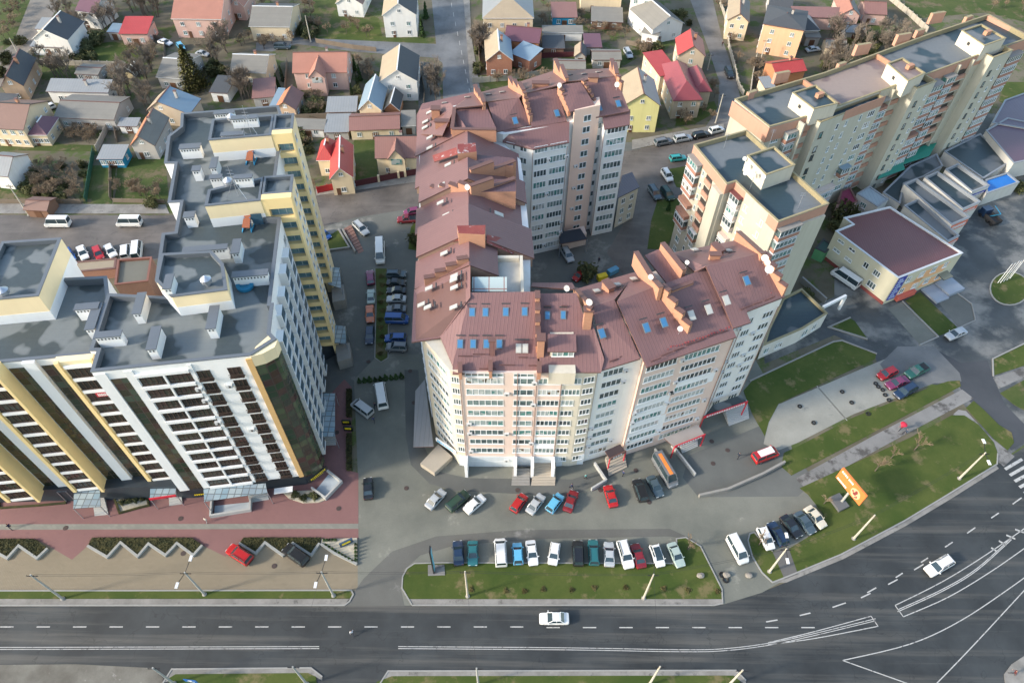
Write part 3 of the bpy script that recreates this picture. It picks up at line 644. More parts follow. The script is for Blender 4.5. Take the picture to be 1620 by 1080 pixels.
for u0, u1 in ((-32.2, -29.9), (-28.1, -25.6), (-42.0, -39.9), (-38.3, -37.4)):
    curtain('curtain_wall', [B(u0, LV - .08), B(u1, LV - .08)], Z0, 34.4, CURT)
mb = MB()
for u0, u1 in ((-29.8, -28.2), (-39.8, -38.4)): mb.prism(BP((u0, LV - .55), (u1, LV - .55), (u1, LV - .004), (u0, LV - .004)), Z0, 35.8, 0, 0, True)
mb.build('pilaster', WWALL, lb)
RED = plain('red_sign', (.55, .03, .05), .5)
mb = MB(); mb.prism(BP((-23.3, 2.06), (-20.95, 2.06), (-20.95, 2.15), (-23.3, 2.15)), ROWS[2] + .1, ROWS[2] + .98, 0, 0, True); sg = mb.build('red_banner', RED, lb); mb = MB()
for k, z in ((0, .72), (1, .4)):
    for j in range(9 - k): mb.prism(BP((-23.05 + .22 * j, 2.02), (-22.9 + .22 * j, 2.02), (-22.9 + .22 * j, 2.05), (-23.05 + .22 * j, 2.05)), ROWS[2] + z - .13, ROWS[2] + z + .1, 1, 1, True)
mb.build('lettering', WHITE, sg)
# east front with staggered glass balconies
er = [33.4 - 2.78 * i for i in range(11)]
lf.grid(B(1.8, 9.01), B(1.8, 27.2), er, [(16.5, 1.4, 2)], h=1.5)
BBM = plain('balcony_blue', (.05, .10, .14), .2, spec=.6)
for i, r in enumerate(er):
    for k, v in enumerate((5.2, 9.6, 13.8, 18.0, 22.0)):
        uu = 2.2 if v < 9 else 1.8; z = r - (.0 if k % 2 else .5)
        mb = MB(); mb.prism(BP((uu + .004, v - 1.3), (uu + 1.05, v - 1.3), (uu + 1.05, v + 1.3), (uu + .004, v + 1.3)), z - 1.3, z - 1.05, 0, 0, True)
        mb.prism(BP((uu + .01, v - 1.22), (uu + .98, v - 1.22), (uu + .98, v + 1.22), (uu + .01, v + 1.22)), z - 1.05, z + .85, 1, 0)
        mb.prism(BP((uu + .006, v - 1.34), (uu + 1.1, v - 1.34), (uu + 1.1, v - 1.1), (uu + .006, v - 1.1)), z - 1.05, z + 1.3, 0, 0, True); mb.build('balcony', [WHITE, BBM], lb)
mb = MB(); mb.prism(BP((2.21, 2.7), (2.32, 2.7), (2.32, 3.9), (2.21, 3.9)), Z0, 36.2, 0); mb.build('corner_strip', WHITE, lb)
# ventilation stacks with grey lids, roof vents, stair hatches
def vent(px, py, lu, lv, h=1.9, z=ZR, rot=0):
    p = W(px, py, z + h); r = math.atan2(ex.y, ex.x) + rot; mb = MB()
    mb.box((p.x, p.y, z + h / 2), (lu, lv, h), r, 0); mb.box((p.x, p.y, z + h + .2), (lu + .25, lv + .25, .14), r, 1)
    for i in range(int(lu / .45)):
        c = Vector((p.x, p.y)) + ex * (-lu / 2 + .3 + .45 * i) - ey * (lv / 2 + .012); mb.box((c.x, c.y, z + h - .25), (.18, .03, .3), r, 2)
    mb.build('vent_stack', [WWALL, CAPG, DARK], lb)
for q in ((355, 179, 3.4, .9), (387, 187, 4.2, .9, 2.2, ZR + 3), (368, 213, 3.6, .9, 2.2, ZR + 2), (301, 233, 3.3, 1.2), (311, 268, 1.2, 1.2), (342, 281, 1.8, .9), (300, 341, 1.5, 1.2), (325, 394, 6.2, .9), (374, 391, 1.0, 2.9), (339, 259, .9, 2.8), (396, 434, 4.8, 1.0), (385, 281, 2.6, .8, 2.0, ZR + 3.2), (267, 447, .9, 2.6, 2.2, ZR + 2.6), (337, 503, 1.1, 4.0), (244, 536, 1.1, 3.8), (221, 481, 1.0, 3.8), (172, 530, 3.2, .9), (138, 486, 3.0, 1.0, 2.05, 34.6), (149, 502, 1.1, 4.6, 1.9, 34.6)): vent(*q)
SHINY = plain('galvanised', (.55, .57, .6), .3, .7)
for px, py, z in ((366, 186, 39.2), (361, 287, 39.2), (326, 443, 38.8), (5, 461, 38.8)):
    p = W(px, py, z + 1); mb = MB(); mb.lathe((p.x, p.y, z), [(.35, 0), (.35, .7), (.75, .75), (.75, 1.3), (.1, 1.8), (0, 1.8)], 14); mb.build('roof_turbine', SHINY, lb)
CRANE = plain('blue_steel', (.03, .22, .38), .4, .3); RUST = plain('rusty_steel', (.30, .10, .05), .8)
for px, py in ((397, 250), (392, 355), (387, 450)):
    p = W(px, py, ZR + .6); h = thing('roof_hoist', {397: 'blue and rust steel hoist frame on the rear flat roof of the tower block', 392: 'blue and rust steel hoist frame below the middle yellow roof tower', 387: 'round blue and orange drum beside the white stair house on the roof'}[px], 'hoist', (p.x, p.y, ZR))
    mb = MB(); r = .25
    if px == 387:
        mb.lathe((p.x, p.y, ZR + .15), [(1.2, 0), (1.25, .5), (.7, .55), (.7, .3), (0, .3)], 18); mb.build('drum', CRANE, h)
        mb = MB(); mb.lathe((p.x, p.y + 1.2, ZR + .9), [(.9, -.12), (1.0, 0), (.9, .12), (.5, .1), (.5, -.1), (.9, -.12)], 16); mb.build('hub', RUST, h); continue
    for dx in (-.7, .7): mb.beam((p.x + dx, p.y - 1.2, ZR), (p.x + dx * .6, p.y + .6, ZR + 1.5), .16, .16); mb.beam((p.x + dx, p.y + 1.3, ZR), (p.x + dx * .6, p.y + .6, ZR + 1.5), .16, .16); mb.beam((p.x + dx, p.y - 1.2, ZR + .1), (p.x + dx, p.y + 1.3, ZR + .1), .16, .16)
    mb.build('frame', CRANE, h); mb = MB(); mb.slope([(p.x - .6, p.y - 1.0, ZR + .9), (p.x + .6, p.y - 1.0, ZR + .9), (p.x + .5, p.y + 1.0, ZR + 1.7), (p.x - .5, p.y + 1.0, ZR + 1.7)], .15); mb.build('ballast_box', RUST, h)
for (x0, y0, x1, y1, w, h_) in ((403, 345, 412, 342, 1.6, 2.4), (419, 236, 424, 234, 1.2, 2.2)):
    p, q = W(x0, y0, ZR + 1.2), W(x1, y1, ZR + 1.2); mb = MB(); mb.box(((p.x + q.x) / 2, (p.y + q.y) / 2 - .3, ZR + 1.05), (w, .1, 2.1), math.atan2(ex.y, ex.x)); mb.build('roof_door', BBM, lb)
p = B(-40.1 + 25, 8); 
# masts on the towers
for px, py, z in ((398, 213, 39.3), (377, 310, 39.3)):
    p = W(px, py, z); mb = MB(); mb.tube((p.x, p.y, z), (p.x, p.y, z + 5.5), .06, .03, 6)
    for k in range(4): mb.beam((p.x - .5, p.y, z + 3 + .6 * k), (p.x + .5, p.y, z + 3 + .6 * k), .04, .04)
    for dx in (-1.5, 1.5): mb.beam((p.x, p.y, z + 3), (p.x + dx, p.y - .8, z), .04, .04)
    mb.build('antenna', SHINY, lb)
# entrances: glass canopies, stairs, ramps
GLC = curtain_mat('canopy_glass', [(.28, .36, .40), (.22, .31, .36), (.32, .38, .40), (.24, .30, .34)], 1.1, 1.1, (.10, .12, .13))
def canopy(px, z, fascia=None, zb=None):
    P = [W(x, y, z) for x, y in px]; mb = MB(); mb.slope(P, .1, 0, 1); o = mb.build('canopy', [GLC, DARK], lb)
    mb = MB()
    for p in (P[0], P[1]): mb.tube((p.x, p.y, 0), (p.x, p.y, z), .07, n=6)
    mb.build('canopy_post', SHINY, lb)
    if fascia: mb = MB(); mb.beam(P[0] + Vector((0, -.1, .1)), P[1] + Vector((0, -.1, .1)), .14, .55); mb.build('canopy_fascia', fascia, lb)
canopy([(116, 804), (159, 801), (158, 773), (117, 776)], 3.6); canopy([(237, 789), (279, 783), (277, 758), (238, 762)], 3.6, RED)
canopy([(323, 793), (423, 779), (420, 764), (322, 773)], 3.9); canopy([(90, 778), (104, 777), (104, 756), (92, 756)], 3.5)
canopy([(530, 690), (530, 622), (506, 622), (510, 690)], 3.9); canopy([(540, 456), (537, 424), (518, 421), (519, 450)], 4.2); canopy([(548, 544), (546, 516), (526, 513), (527, 542)], 4.2)
def steps(pa, pb, pc, pd, z1, n, m=CONC, name='steps', root=None):
    """flight from front edge (pa,pb) on the ground up to the back edge (pd,pc) at height z1"""
    A, Bq, Cq, D = (W(*p) for p in (pa, pb, pc, pd)); mb = MB()
    for i in range(n):
        t0, t1 = i / n, 1.0; q = [A.lerp(D, t0), Bq.lerp(Cq, t0), Bq.lerp(Cq, t1), A.lerp(D, t1)]
        if i < n: mb.prism([tuple(k.xy) for k in q], z1 * i / n + (.0 if i == 0 else .002), z1 * (i + 1) / n, 0)
    return mb.build(name, m, root or lb)
LSTONE = plain('light_stone', (.42, .42, .40), .75)
steps((150, 816), (172, 814), (166, 778), (150, 780), 1.3, 8, LSTONE); steps((268, 800), (289, 797), (288, 768), (270, 771), 1.2, 7, LSTONE); steps((508, 705), (532, 704), (530, 684), (508, 685), 1.2, 8, LSTONE); steps((395, 795), (426, 790), (424, 780), (394, 784), 1.0, 6, LSTONE)
def ramp_pit(px, z0=-.0, z1=.9, m=LSTONE):
    P = Wp(px); mb = MB(); ribbon(mb, P, .3, 0, z1); mb.build('ramp_wall', m, lb)
ramp_pit([(337, 788), (335, 818), (397, 808), (398, 790)]); ramp_pit([(494, 774), (516, 790), (541, 764), (518, 746)])
mb = MB(); mb.prism([tuple(W(*p).xy) for p in ((499, 776), (515, 787), (538, 763), (520, 750))], .04, .07, 0); mb.prism([tuple(W(*p).xy) for p in ((340, 800), (339, 815), (395, 806), (396, 794))], .04, .07, 0); mb.build('ramp_floor', plain('pale_tiles', (.42, .47, .50), .5), lb)
for px in ([(520, 490), (555, 497), (556, 520), (527, 524)], [(500, 400), (545, 458), (546, 478), (520, 480)]): pass
for px, z in (([(524, 452), (544, 450), (546, 474), (526, 478)], 2.6), ([(530, 546), (553, 542), (556, 566), (534, 572)], 2.6)):
    P = [tuple(W(x, y, z).xy) for x, y in px]; mb = MB(); mb.prism(P, 0, z, 0); mb.build('entrance_porch', CONC, lb)
SIGNB = plain('sign_black', (.015, .018, .02), .4); SIGNY = plain('sign_yellow', (.75, .55, .02), .5)
mb = MB(); a_, c_ = Vector(B(.6, -.75)), Vector(B(3.5, 1.6))
mb.beam((*a_, 3.3), (*c_, 3.3), .15, 1.1, 0); sg = mb.build('corner_sign', SIGNB, lb); mb = MB()
d = (c_ - a_).normalized(); nn = Vector((d.y, -d.x)) * .1
for i in range(10):
    s = a_ + d * (.5 + .3 * i) + nn; mb.box((*s, 3.45), (.2, .05, .35 if i % 3 else .5), math.atan2(d.y, d.x), 1)
for i in range(7): s = a_ + d * (.9 + .3 * i) + nn; mb.box((*s, 3.02), (.18, .05, .18), math.atan2(d.y, d.x), 1)
mb.build('lettering', SIGNY, sg)
mb = MB(); mb.beam((*B(-5.2, -1.4), 2.5), (*B(-2.2, -1.3), 2.5), 1.0, .15, 0); mb.build('awning', WHITE, lb)
mb = MB(); mb.beam((*B(-18, -.8), 3.2), (*B(-15.6, -.75), 3.2), .15, .7, 0); sg = mb.build('shop_sign', SIGNB, lb); mb = MB()
for i in range(7): mb.box((*B(-17.8 + .33 * i, -.9), 3.25), (.22, .05, .3), math.atan2(ex.y, ex.x), 1)
mb.build('lettering', SIGNY, sg)
# dishes of rooftop snow / low brick annex behind
lf.finish()
# ------------------------------------------------------------------ the brown-roofed block in the middle
TILE = seam_roof('brown_roof_sheet', (.200, .108, .102), .55, .5)
TILE_O = TILE
TRIMB = plain('brown_trim', (.16, .085, .07), .5)
ORB = brick_mat('orange_brick', (.52, .25, .15), (.46, .21, .12), (.36, .25, .18))
CREAM = stained_wall('cream_wall', (.58, .53, .43), amt=.35)
PINKW = stained_wall('pink_wall', (.67, .53, .455), amt=.28)
PALEW = stained_wall('pale_wall', (.74, .73, .69), amt=.28)
PIPE = plain('drain_pipe', (.30, .19, .16), .5)
cb = thing('apartment_block', 'cream and pink apartment block under a brown metal roof with orange brick firewalls', 'building', (*W(800, 620, 0).xy, 0))
cf = Facade(cb)
def Z3(*q): return [W(*p) for p in q]
ROOFN = [0]
def roof(*q, m=None, th=.25, name='roof'):
    mb = MB(); mb.slope(Z3(*q), th, 0, 1); return mb.build(name, [m or TILE, TRIMB], cb)
# outer walls
P_ = lambda x, y, z=27.5: tuple(W(x, y, z).xy)
SW0, SW1 = (-13.6, 68.4), (-9.0, 62.2)
S1 = (3.7, 61.95); S2 = (7.4, 62.0); S3 = (12.6, 62.6); S4 = (19.6, 64.2); S5 = (33.9, 69.6); S6 = (33.0, 71.8); S7 = (42.2, 76.0); S8 = (38.3, 89.2); S9 = (20.6, 81.6); S10 = (6.0, 77.0)
def walls(poly, z0, z1, m): mb = MB(); mb.prism(poly, z0, z1, 0); return mb.build('wall', m, cb)
walls([SW0, SW1, (-7.6, 61.9), (-7.6, 70), (-13.0, 76), (-15.2, 76)], 0, 27.3, CREAM)
walls([(-7.6, 61.9), S1, (3.7, 74), (-7.6, 74)], 0, 27.2, PINKW)
walls([(3.7, 62.0), S2, (7.4, 75.5), (3.7, 75.5)], 0, 27.15, PINKW)
walls([(7.4, 62.05), (10.4, 62.1), S3, (12.2, 78), (7.4, 76)], 0, 27.1, CREAM)
walls([(12.7, 63.0), (17.4, 64.6), (19.4, 65.0), (18, 80.5), (12.3, 78.2)], 0, 27.2, PALEW)
walls([(19.5, 64.15), S5, (29.4, 86.0), S9, (18.1, 80.6)], 0, 27.4, PINKW)
walls([(33.1, 71.8), S7, S8, (29.5, 86.1)], 0, 28.6, PALEW)
walls([(-15.4, 76.1), (-13.0, 76.1), (2.8, 76.1), (2.9, 88.6), (1.9, 104), (1.2, 112), (-2.3, 117.6), (-17.6, 124.6), (-18.4, 116), (-15.9, 89)], 0, 27.6, PALEW)
NW_a, NW_b = (-2.2, 117.0), (22.9, 125.9)
walls([(-2.2, 117.06), (3.6, 115.0), (10.4, 117.3), (10.55, 121.3)], 0, 28.0, PALEW); walls([(17.8, 121.6), (22.6, 123.2), (22.88, 125.9), (17.45, 123.85)], 0, 28.2, PALEW)
for q in ([(-2.3, 117.0, 28.1), (3.6, 114.7, 28.1), (10.6, 117.1, 28.1), (10.7, 121.6, 29.75), (-2.3, 118.3, 29.75)], [(17.7, 121.3, 28.3), (22.9, 123.0, 28.3), (23.1, 126.1, 29.8), (17.3, 124.1, 29.8)]):
    mb = MB(); mb.slope([Vector(k) for k in q], .2); mb.build('roof', [TILE, TRIMB], cb)
walls([(-2.2, 117.2), (10.6, 121.4), (17.4, 123.9), (22.9, 126), (19.2, 139.2), (-1.4, 132.4), (-17.0, 124.4)], 0, 29.6, PALEW)
walls([(11.5, 121.2), (16.6, 123.1), (16.6, 126), (11.5, 124)], 0, 32.5, stained_wall('salmon_wall', (.76, .55, .44), amt=.2))
# roofs: corner and street wing
roof((651, 541, 27.3), (697, 534, 28.0), (744, 470, 32.4), (744, 412, 33.0), (670, 450, 28.9), (655, 458, 27.8))
roof((697, 534, 28.0), (716, 578, 27.6), (716, 591, 27.0), (851, 590.5, 27.0), (850, 461, 32.4), (744, 463, 32.4))
roof((851, 464, 32.2), (912, 463.5, 32.2), (926, 507, 30.4), (936, 507, 30.4), (956, 568, 28.2), (951, 588.5, 27.3), (854, 589, 27.3))
roof((936, 485, 31.9), (972, 474, 32.1), (1013, 567, 27.9), (951, 586, 27.2), (957, 567, 27.9))
roof((976, 476.5, 32.6), (1118, 424, 32.6), (1165, 533, 27.5), (1023, 581, 27.5))
roof((1117, 421.5, 33.8), (1205, 400, 33.8), (1242, 469, 29.2), (1181, 493, 29.2), (1188, 510, 28.3), (1160, 519, 28.3))
roof((936, 485, 31.9), (972, 474, 32.1), (1010, 428.5, 28.2), (908, 458, 28.2)); roof((976, 476.5, 32.5), (1047, 450, 32.5), (1012, 428, 28.6), (1003, 433, 28.8))
roof((1100, 430, 32.6), (1117, 421.5, 33.7), (1205, 400, 33.7), (1169, 379, 29.4), (1063, 400, 29.0))
# courtyard-side low roof behind the street wing, roof of the recessed terrace
roof((840, 453, 28.5), (912, 458, 28.5), (905, 447, 27.2), (842, 447, 27.2))
roof((1020, 404, 31.2), (1049, 391, 31.2), (1096, 446, 31.2), (1063, 458, 31.2), m=TILE)
# west wing: gable sections stepping in height, ridge running away from the street
AX, NX, OW = Vector((-.058, .998)), Vector((.998, .058)), Vector((-6.35, 72.2))
def ww(s, t, z): p = OW + AX * s + NX * t; return Vector((p.x, p.y, z))
SECT = [(6.0, 12.2, 33.0, -8.9, 4.5), (12.2, 19.4, 33.9, -8.8, 10.6), (19.4, 26.0, 32.7, -9.4, 9.7), (26.0, 32.0, 33.9, -8.9, 10.2), (32.0, 41.5, 32.8, -9.9, 9.6)]
for s0, s1, zr, w, e in SECT:
    k = .56
    for t in (w, e):
        mb = MB(); mb.slope([ww(s0, 0, zr), ww(s1, 0, zr), ww(s1, t, zr - abs(t) * k), ww(s0, t, zr - abs(t) * k)], .25, 0, 1); mb.build('roof', [TILE, TRIMB], cb)
    mb = MB()
    for s in (s0 + .05, s1 - .05):
        mb.face([ww(s, w + .3, 26), ww(s, e - .3, 26), ww(s, e - .3, zr - e * k - .1), ww(s, 0, zr - .2), ww(s, w + .3, zr + w * k - .1)])
    mb.build('gable', ORB, cb)
mb = MB(); mb.slope([ww(41.5, 0, 33), ww(51.5, -3.2, 32.4), ww(55.2, -9.8, 28.5), ww(41.5, -10.2, 27.4)], .25); mb.build('roof', [TILE, TRIMB], cb)
def firewall(pts, w=.55, low=1.6, steps_=None):
    """orange brick firewall standing through the roof, with a brown metal cap"""
    P = [W(*p) for p in pts]; mb = MB()
    for a, b in zip(P, P[1:]):
        d = (b - a); d.z = 0; d.normalize(); n = Vector((-d.y, d.x, 0)) * w / 2
        q = [a - n, a + n, b + n, b - n]; lo = [Vector((k.x, k.y, k.z - low)) for k in q]
        Lh = (b - a).length
        for i, j in ((0, 3), (3, 2), (2, 1), (1, 0)): mb.face([lo[i], lo[j], q[j], q[i]], 0, [(0, 0), (Lh, 0), (Lh, low), (0, low)])
        c = [k + Vector((0, 0, .01)) for k in (a - n * 1.4, a + n * 1.4, b + n * 1.4, b - n * 1.4)]; cu = [k + Vector((0, 0, .14)) for k in c]
        mb.face(cu, 1); mb.face(c[::-1], 1)
        for i in range(4): j = (i + 1) % 4; mb.face([c[j], c[i], cu[i], cu[j]], 1)
    return mb.build('firewall', [ORB, TRIMB], cb)
def stepped(p, q, n, h=.9, low=2.2, w=.6):
    """firewall climbing a slope in n flat-topped steps"""
    a, b = W(*p), W(*q)
    mb = MB(); d = (b - a); d.z = 0; L_ = d.length; d.normalize(); nn = Vector((-d.y, d.x, 0)) * w / 2
    for i in range(n):
        s, e = a.lerp(b, i / n), a.lerp(b, (i + 1) / n); zt = max(s.z, e.z) + h * .5; zb = min(s.z, e.z) - low * .5
        mb.prism([tuple((k).xy) for k in (s - nn, e - nn, e + nn, s + nn)], zb, zt, 0, 0)
        mb.prism([tuple((k).xy) for k in (s - nn * 1.35 - d * .05, e - nn * 1.35 - d * .05, e + nn * 1.35 - d * .05, s + nn * 1.35 - d * .05)], zt + .004, zt + .16, 1, 1, True)
    return mb.build('firewall', [ORB, TRIMB], cb)
stepped((672, 449, 29.2), (741, 410, 33.1), 4); stepped((683, 305, 28.8), (742, 297, 33.3), 4)
stepped((744, 300, 33.4), (815, 299, 30.2), 2, 1.6, 4.0); stepped((744, 273, 33.6), (815, 270, 30.4), 2, 1.2, 4)
stepped((851, 556, 28.6), (850, 463, 32.6), 5); firewall([(853, 590, 28.4), (853, 572, 28.9)], .5); firewall([(728, 573, 28.4), (728, 590, 28.0)], .45); firewall([(776, 570, 28.4), (776, 588, 28.0)], .45)
firewall([(1006, 398, 32.5), (1031, 438, 33.2), (1046, 455, 34.4)], .6, 3.0); stepped((1046, 455, 33.4), (1090, 525, 29.0), 4, 1.1)
firewall([(1048, 384, 32.6), (1083, 427, 33.2)], .6, 2.4); firewall([(1062, 459, 32.2), (1096, 446, 32.2)], .4, 1.2); firewall([(1168, 366, 31.2), (1208, 402, 34.6)], .6, 2.6); stepped((1207, 402, 34.0), (1241, 463, 30.0), 4, .8)
firewall([(936, 485, 33.0), (910, 456, 29.8)], .5, 1.6); stepped((936, 488, 33), (928, 512, 31.0), 1, 2.4, 3)
stepped((806, 133, 31.2), (829, 147, 34.6), 3); stepped((829, 149, 34.6), (840, 192, 30.6), 5, .9)
stepped((878, 108, 31.4), (897, 128, 34.6), 2); stepped((884, 137, 34.8), (901, 176, 31.4), 5); stepped((921, 130, 34.8), (941, 166, 31.6), 5); stepped((966, 108, 31.4), (976, 121, 34.6), 2); stepped((977, 123, 34.6), (984, 140, 33.0), 2)
stepped((752, 144, 31.0), (766, 166, 33.6), 3)
# rear wing roofs
NR = [((771, 160.5, 33.6), (821, 155, 33.8), (841, 197.5, 29.8), (786, 208.5, 29.8)), ((829, 147.5, 34.0), (881, 140, 34.0), (897, 192, 29.8), (841, 201, 29.8)), ((884, 134.5, 35.0), (919, 130, 35.0), (942, 167.5, 32.4), (902, 177, 32.4)), ((923, 127, 34.4), (974, 120.5, 34.4), (996, 176, 30.0), (943, 185.5, 30.0))]
for q in NR: roof(*q)
roof((760, 146, 30.0), (806, 135, 30.0), (829, 148, 34.0), (821, 155, 33.8), (770, 161, 33.7)); roof((811, 133, 30.0), (876, 112, 30.0), (897, 129, 34.6), (884, 135, 34.6), (830, 148, 34.0)); roof((881, 112, 30.2), (966, 108, 30.2), (975, 120.5, 34.4), (923, 127, 34.6), (898, 129, 34.6))
roof((668, 164, 28.6), (752, 145, 30.2), (769, 166, 33.6), (719, 171, 33.0), (700, 214, 32.0), (659, 212, 27.6), (659, 182, 28.0))

roof((721, 170.5, 32.6), (770, 168.5, 32.6), (785, 203.5, 32.0), (716, 202.5, 32.0)); firewall([(719, 170, 33.5), (715, 204, 33.0)], .5, 1.2); firewall([(715, 204, 33.0), (785, 205, 33.0)], .5, 2.6)
for px, z in (([(748, 284), (816, 283), (816, 303), (748, 304)], 32.4), ([(748, 244), (812, 250), (812, 262), (748, 262)], 32.6)):
    P = [tuple(W(x, y, z).xy) for x, y in px]; mb = MB(); mb.prism(P, 28.5, z, 1, 0); mb.build('roof_recess', [seam_roof('dark_plum_sheet', (.13, .075, .08), .5), ORB], cb)
SLAB = plain('terrace_tiles', (.50, .48, .42), .8, var=.3)
mb = MB(); mb.prism([tuple(W(x, y, 29.4).xy) for x, y in ((746, 412), (822, 412), (827, 466), (746, 466))], 27.5, 29.4, 0); mb.build('terrace', SLAB, cb)
mb = MB(); mb.prism([tuple(W(x, y, 30.3).xy) for x, y in ((822, 404), (827, 404), (829, 462), (824, 462))], 27.5, 30.3, 0); mb.prism([tuple(W(x, y, 30.3).xy) for x, y in ((746, 404), (821, 404), (821, 408), (746, 408))], 27.5, 30.3, 0); mb.build('terrace_wall', CREAM, cb)
TG = curtain_mat('terrace_glass', [(.34, .42, .42), (.30, .38, .40), (.38, .45, .44), (.33, .4, .38)], 2.3, 3.0, (.22, .1, .08))
mb = MB(); mb.slope(Z3((747, 438, 32.2), (802, 438, 32.2), (802, 461, 31.2), (747, 461, 31.2)), .12); mb.build('glass_roof', [TG, TRIMB], cb)
# skylights
SKY_W = [plain('skylight_rim', (.42, .40, .36), .5), plain('skylight_bright', (.46, .46, .42), .3), DARK]; SKY_B = [plain('skylight_frame', (.12, .18, .22), .5), plain('skylight_blue', (.06, .19, .36), .2, spec=.6), DARK]
def skylight(px, py, z, w=.9, h=1.35, ax='s', m=SKY_W, ang=None, k=.55):
    """roof window lying on the slope; ax: s = street slope, w = courtyard-west slope, e = east slope, r = rear slope"""
    p = W(px, py, z); dv = {'s': Vector((0, 1)), 'w': NX, 'e': -NX, 'r': Vector((.25, -.97)), 'se': Vector((-.36, .93)), 'n': Vector((-.33, .94)), 'nr': Vector((.3, -.95))}[ax]
    up = Vector((dv.x, dv.y, k)).normalized(); sd_ = Vector((dv.y, -dv.x, 0)).normalized(); nn = sd_.cross(up); nn = nn if nn.z > 0 else -nn
    mb = MB(); c = p + nn * .02
    def q(a, b, hgt, mat):
        Q = [c + sd_ * x * a / 2 + up * y * b / 2 + nn * hgt for x, y in ((-1, -1), (1, -1), (1, 1), (-1, 1))]; mb.face(Q, mat); lo = [x - nn * .13 for x in Q]
        for i in range(4): j = (i + 1) % 4; mb.face([lo[i], lo[j], Q[j], Q[i]], mat)
    q(w, h, .14, 0); q(w - .22, h - .25, .155, 1); c = p + nn * .02 + up * (h * .95); q(w + .35, .18, .06, 2)
    mb.build('skylight', m, cb, recalc=False)
for x, y in ((747, 494), (768, 494), (800, 493.5), (830, 493)): skylight(x, y, 31.0, m=SKY_B)
for x in (728, 748.5, 769.5, 790): skylight(x, 544, 29.0, m=SKY_B)
for x in (820.5, 831): skylight(x, 551, 28.8, .85, 1.4, m=SKY_W)
for x, y in ((866, 499), (891, 498.5)): skylight(x, y, 30.8, .8, 1.3, m=SKY_B)
for x, y, z, m in ((952, 527.5, 30.1, SKY_B), (1022.5, 518.5, 30.7, SKY_B), (1050, 510, 30.6, SKY_B), (1094, 499, 30.6, SKY_W), (1121, 489.5, 30.6, SKY_W), (1149, 475, 31.6, SKY_W), (1181, 444, 32.2, SKY_B)): skylight(x, y, z, 1.0, 1.5, 'se', m)
for x, y, z in ((679, 456, 30), (719, 455, 31.8), (719, 437, 32), (718, 443, 32), (667, 482, 29), (677, 486, 29.6), (718, 486, 31.4), (703, 401, 31.2), (707, 360, 31.0), (706, 340.5, 31.2), (697, 321, 30.8), (699, 292.5, 31.2), (728, 288.5, 32.2), (709, 261, 31.6), (680, 234, 30.0), (680, 218, 30.0), (672.5, 202, 29.2), (673, 193, 29.2), (679.5, 178, 29.6)): skylight(x, y, z, .75, 1.35, 'w', SKY_W)
for x, y, z in ((789, 339, 31.0), (788, 358, 31.0), (789, 262, 31.2)): skylight(x, y, z, .9, 1.7, 'e', SKY_W)
for x, y, z in ((815, 191.5, 31.0), (852.5, 167, 32), (881, 179.5, 31), (948, 170.5, 31.4), (978, 164.5, 31.2)): skylight(x, y, z, 1.0, 1.5, 'n', SKY_B)
for x, y, z in ((772, 150, 31.2), (794, 146, 31.4), (830, 140, 32.2), (847, 131, 31.4), (870, 123.5, 31.2), (899, 119, 32), (923, 117.5, 32), (946, 114.5, 31.6), (944, 460, 30.2), (977, 450, 30.4), (1002.5, 441, 30.2), (1099, 395, 31.2), (1152, 396.5, 31.6), (703, 163, 31), (739, 154, 31)): skylight(x, y, z, .9, 1.2, 'r', SKY_W)
# chimneys, dormers, dishes
def chimney(px, py, z, w, d, h, low=2.0, rot=0, m=None):
    p = W(px, py, z); mb = MB(); mb.box((p.x, p.y, z + (h - low) / 2), (w, d, h + low), rot, 0); o = mb.build('chimney', m or ORB, cb); mb = MB(); mb.box((p.x, p.y, z + h + .1), (w + .3, d + .3, .2), rot); mb.build('cap', TRIMB, o)
chimney(779, 553, 29.3, .8, .6, 2.2, m=TILE); chimney(690, 183, 30.3, 1.6, 1.2, 1.6); chimney(700, 201, 31, 2.6, .8, 1.3); chimney(929, 508, 31.2, 1.2, 1.0, 2.6); chimney(961, 461, 29.8, 1.0, 1.9, 1.6, rot=.5); chimney(1134, 397, 31.6, 1.0, 2.0, .8, rot=.5); chimney(1130, 408, 32.8, 1.6, .7, .8); chimney(855, 552, 29.4, 1.0, 1.2, 2.6, rot=0); chimney(855, 137, 33.4, 3.2, .9, .8); chimney(938, 126.5, 34.2, 1.8, 1.2, .8)
mb = MB(); mb.slope(Z3((867, 528, 30.6), (911, 528, 30.6), (912, 556, 30.0), (866, 556, 30.0)), .2); mb.build('dormer_roof', [TILE, TRIMB], cb)
q = [W(x, y, 29.8) for x, y in ((871, 553), (909, 553))]; mb = MB(); mb.prism([tuple(q[0].xy), tuple(q[1].xy), (q[1].x, q[1].y + 4), (q[0].x, q[0].y + 4)], 27.4, 29.75, 0)
mb.prism([(q[0].x - .2, 61.6), (q[1].x + .2, 61.6), (q[1].x + .2, q[1].y + .4), (q[0].x - .2, q[0].y + .4)], 25.0, 27.75, 0); mb.build('dormer', CREAM, cb)
cf.line(q[0].xy, q[1].xy, 28.9, [(1.85, 3.2, 4)], h=1.2)
DISH = plain('dish_white', (.60, .60, .58), .5, var=.04)
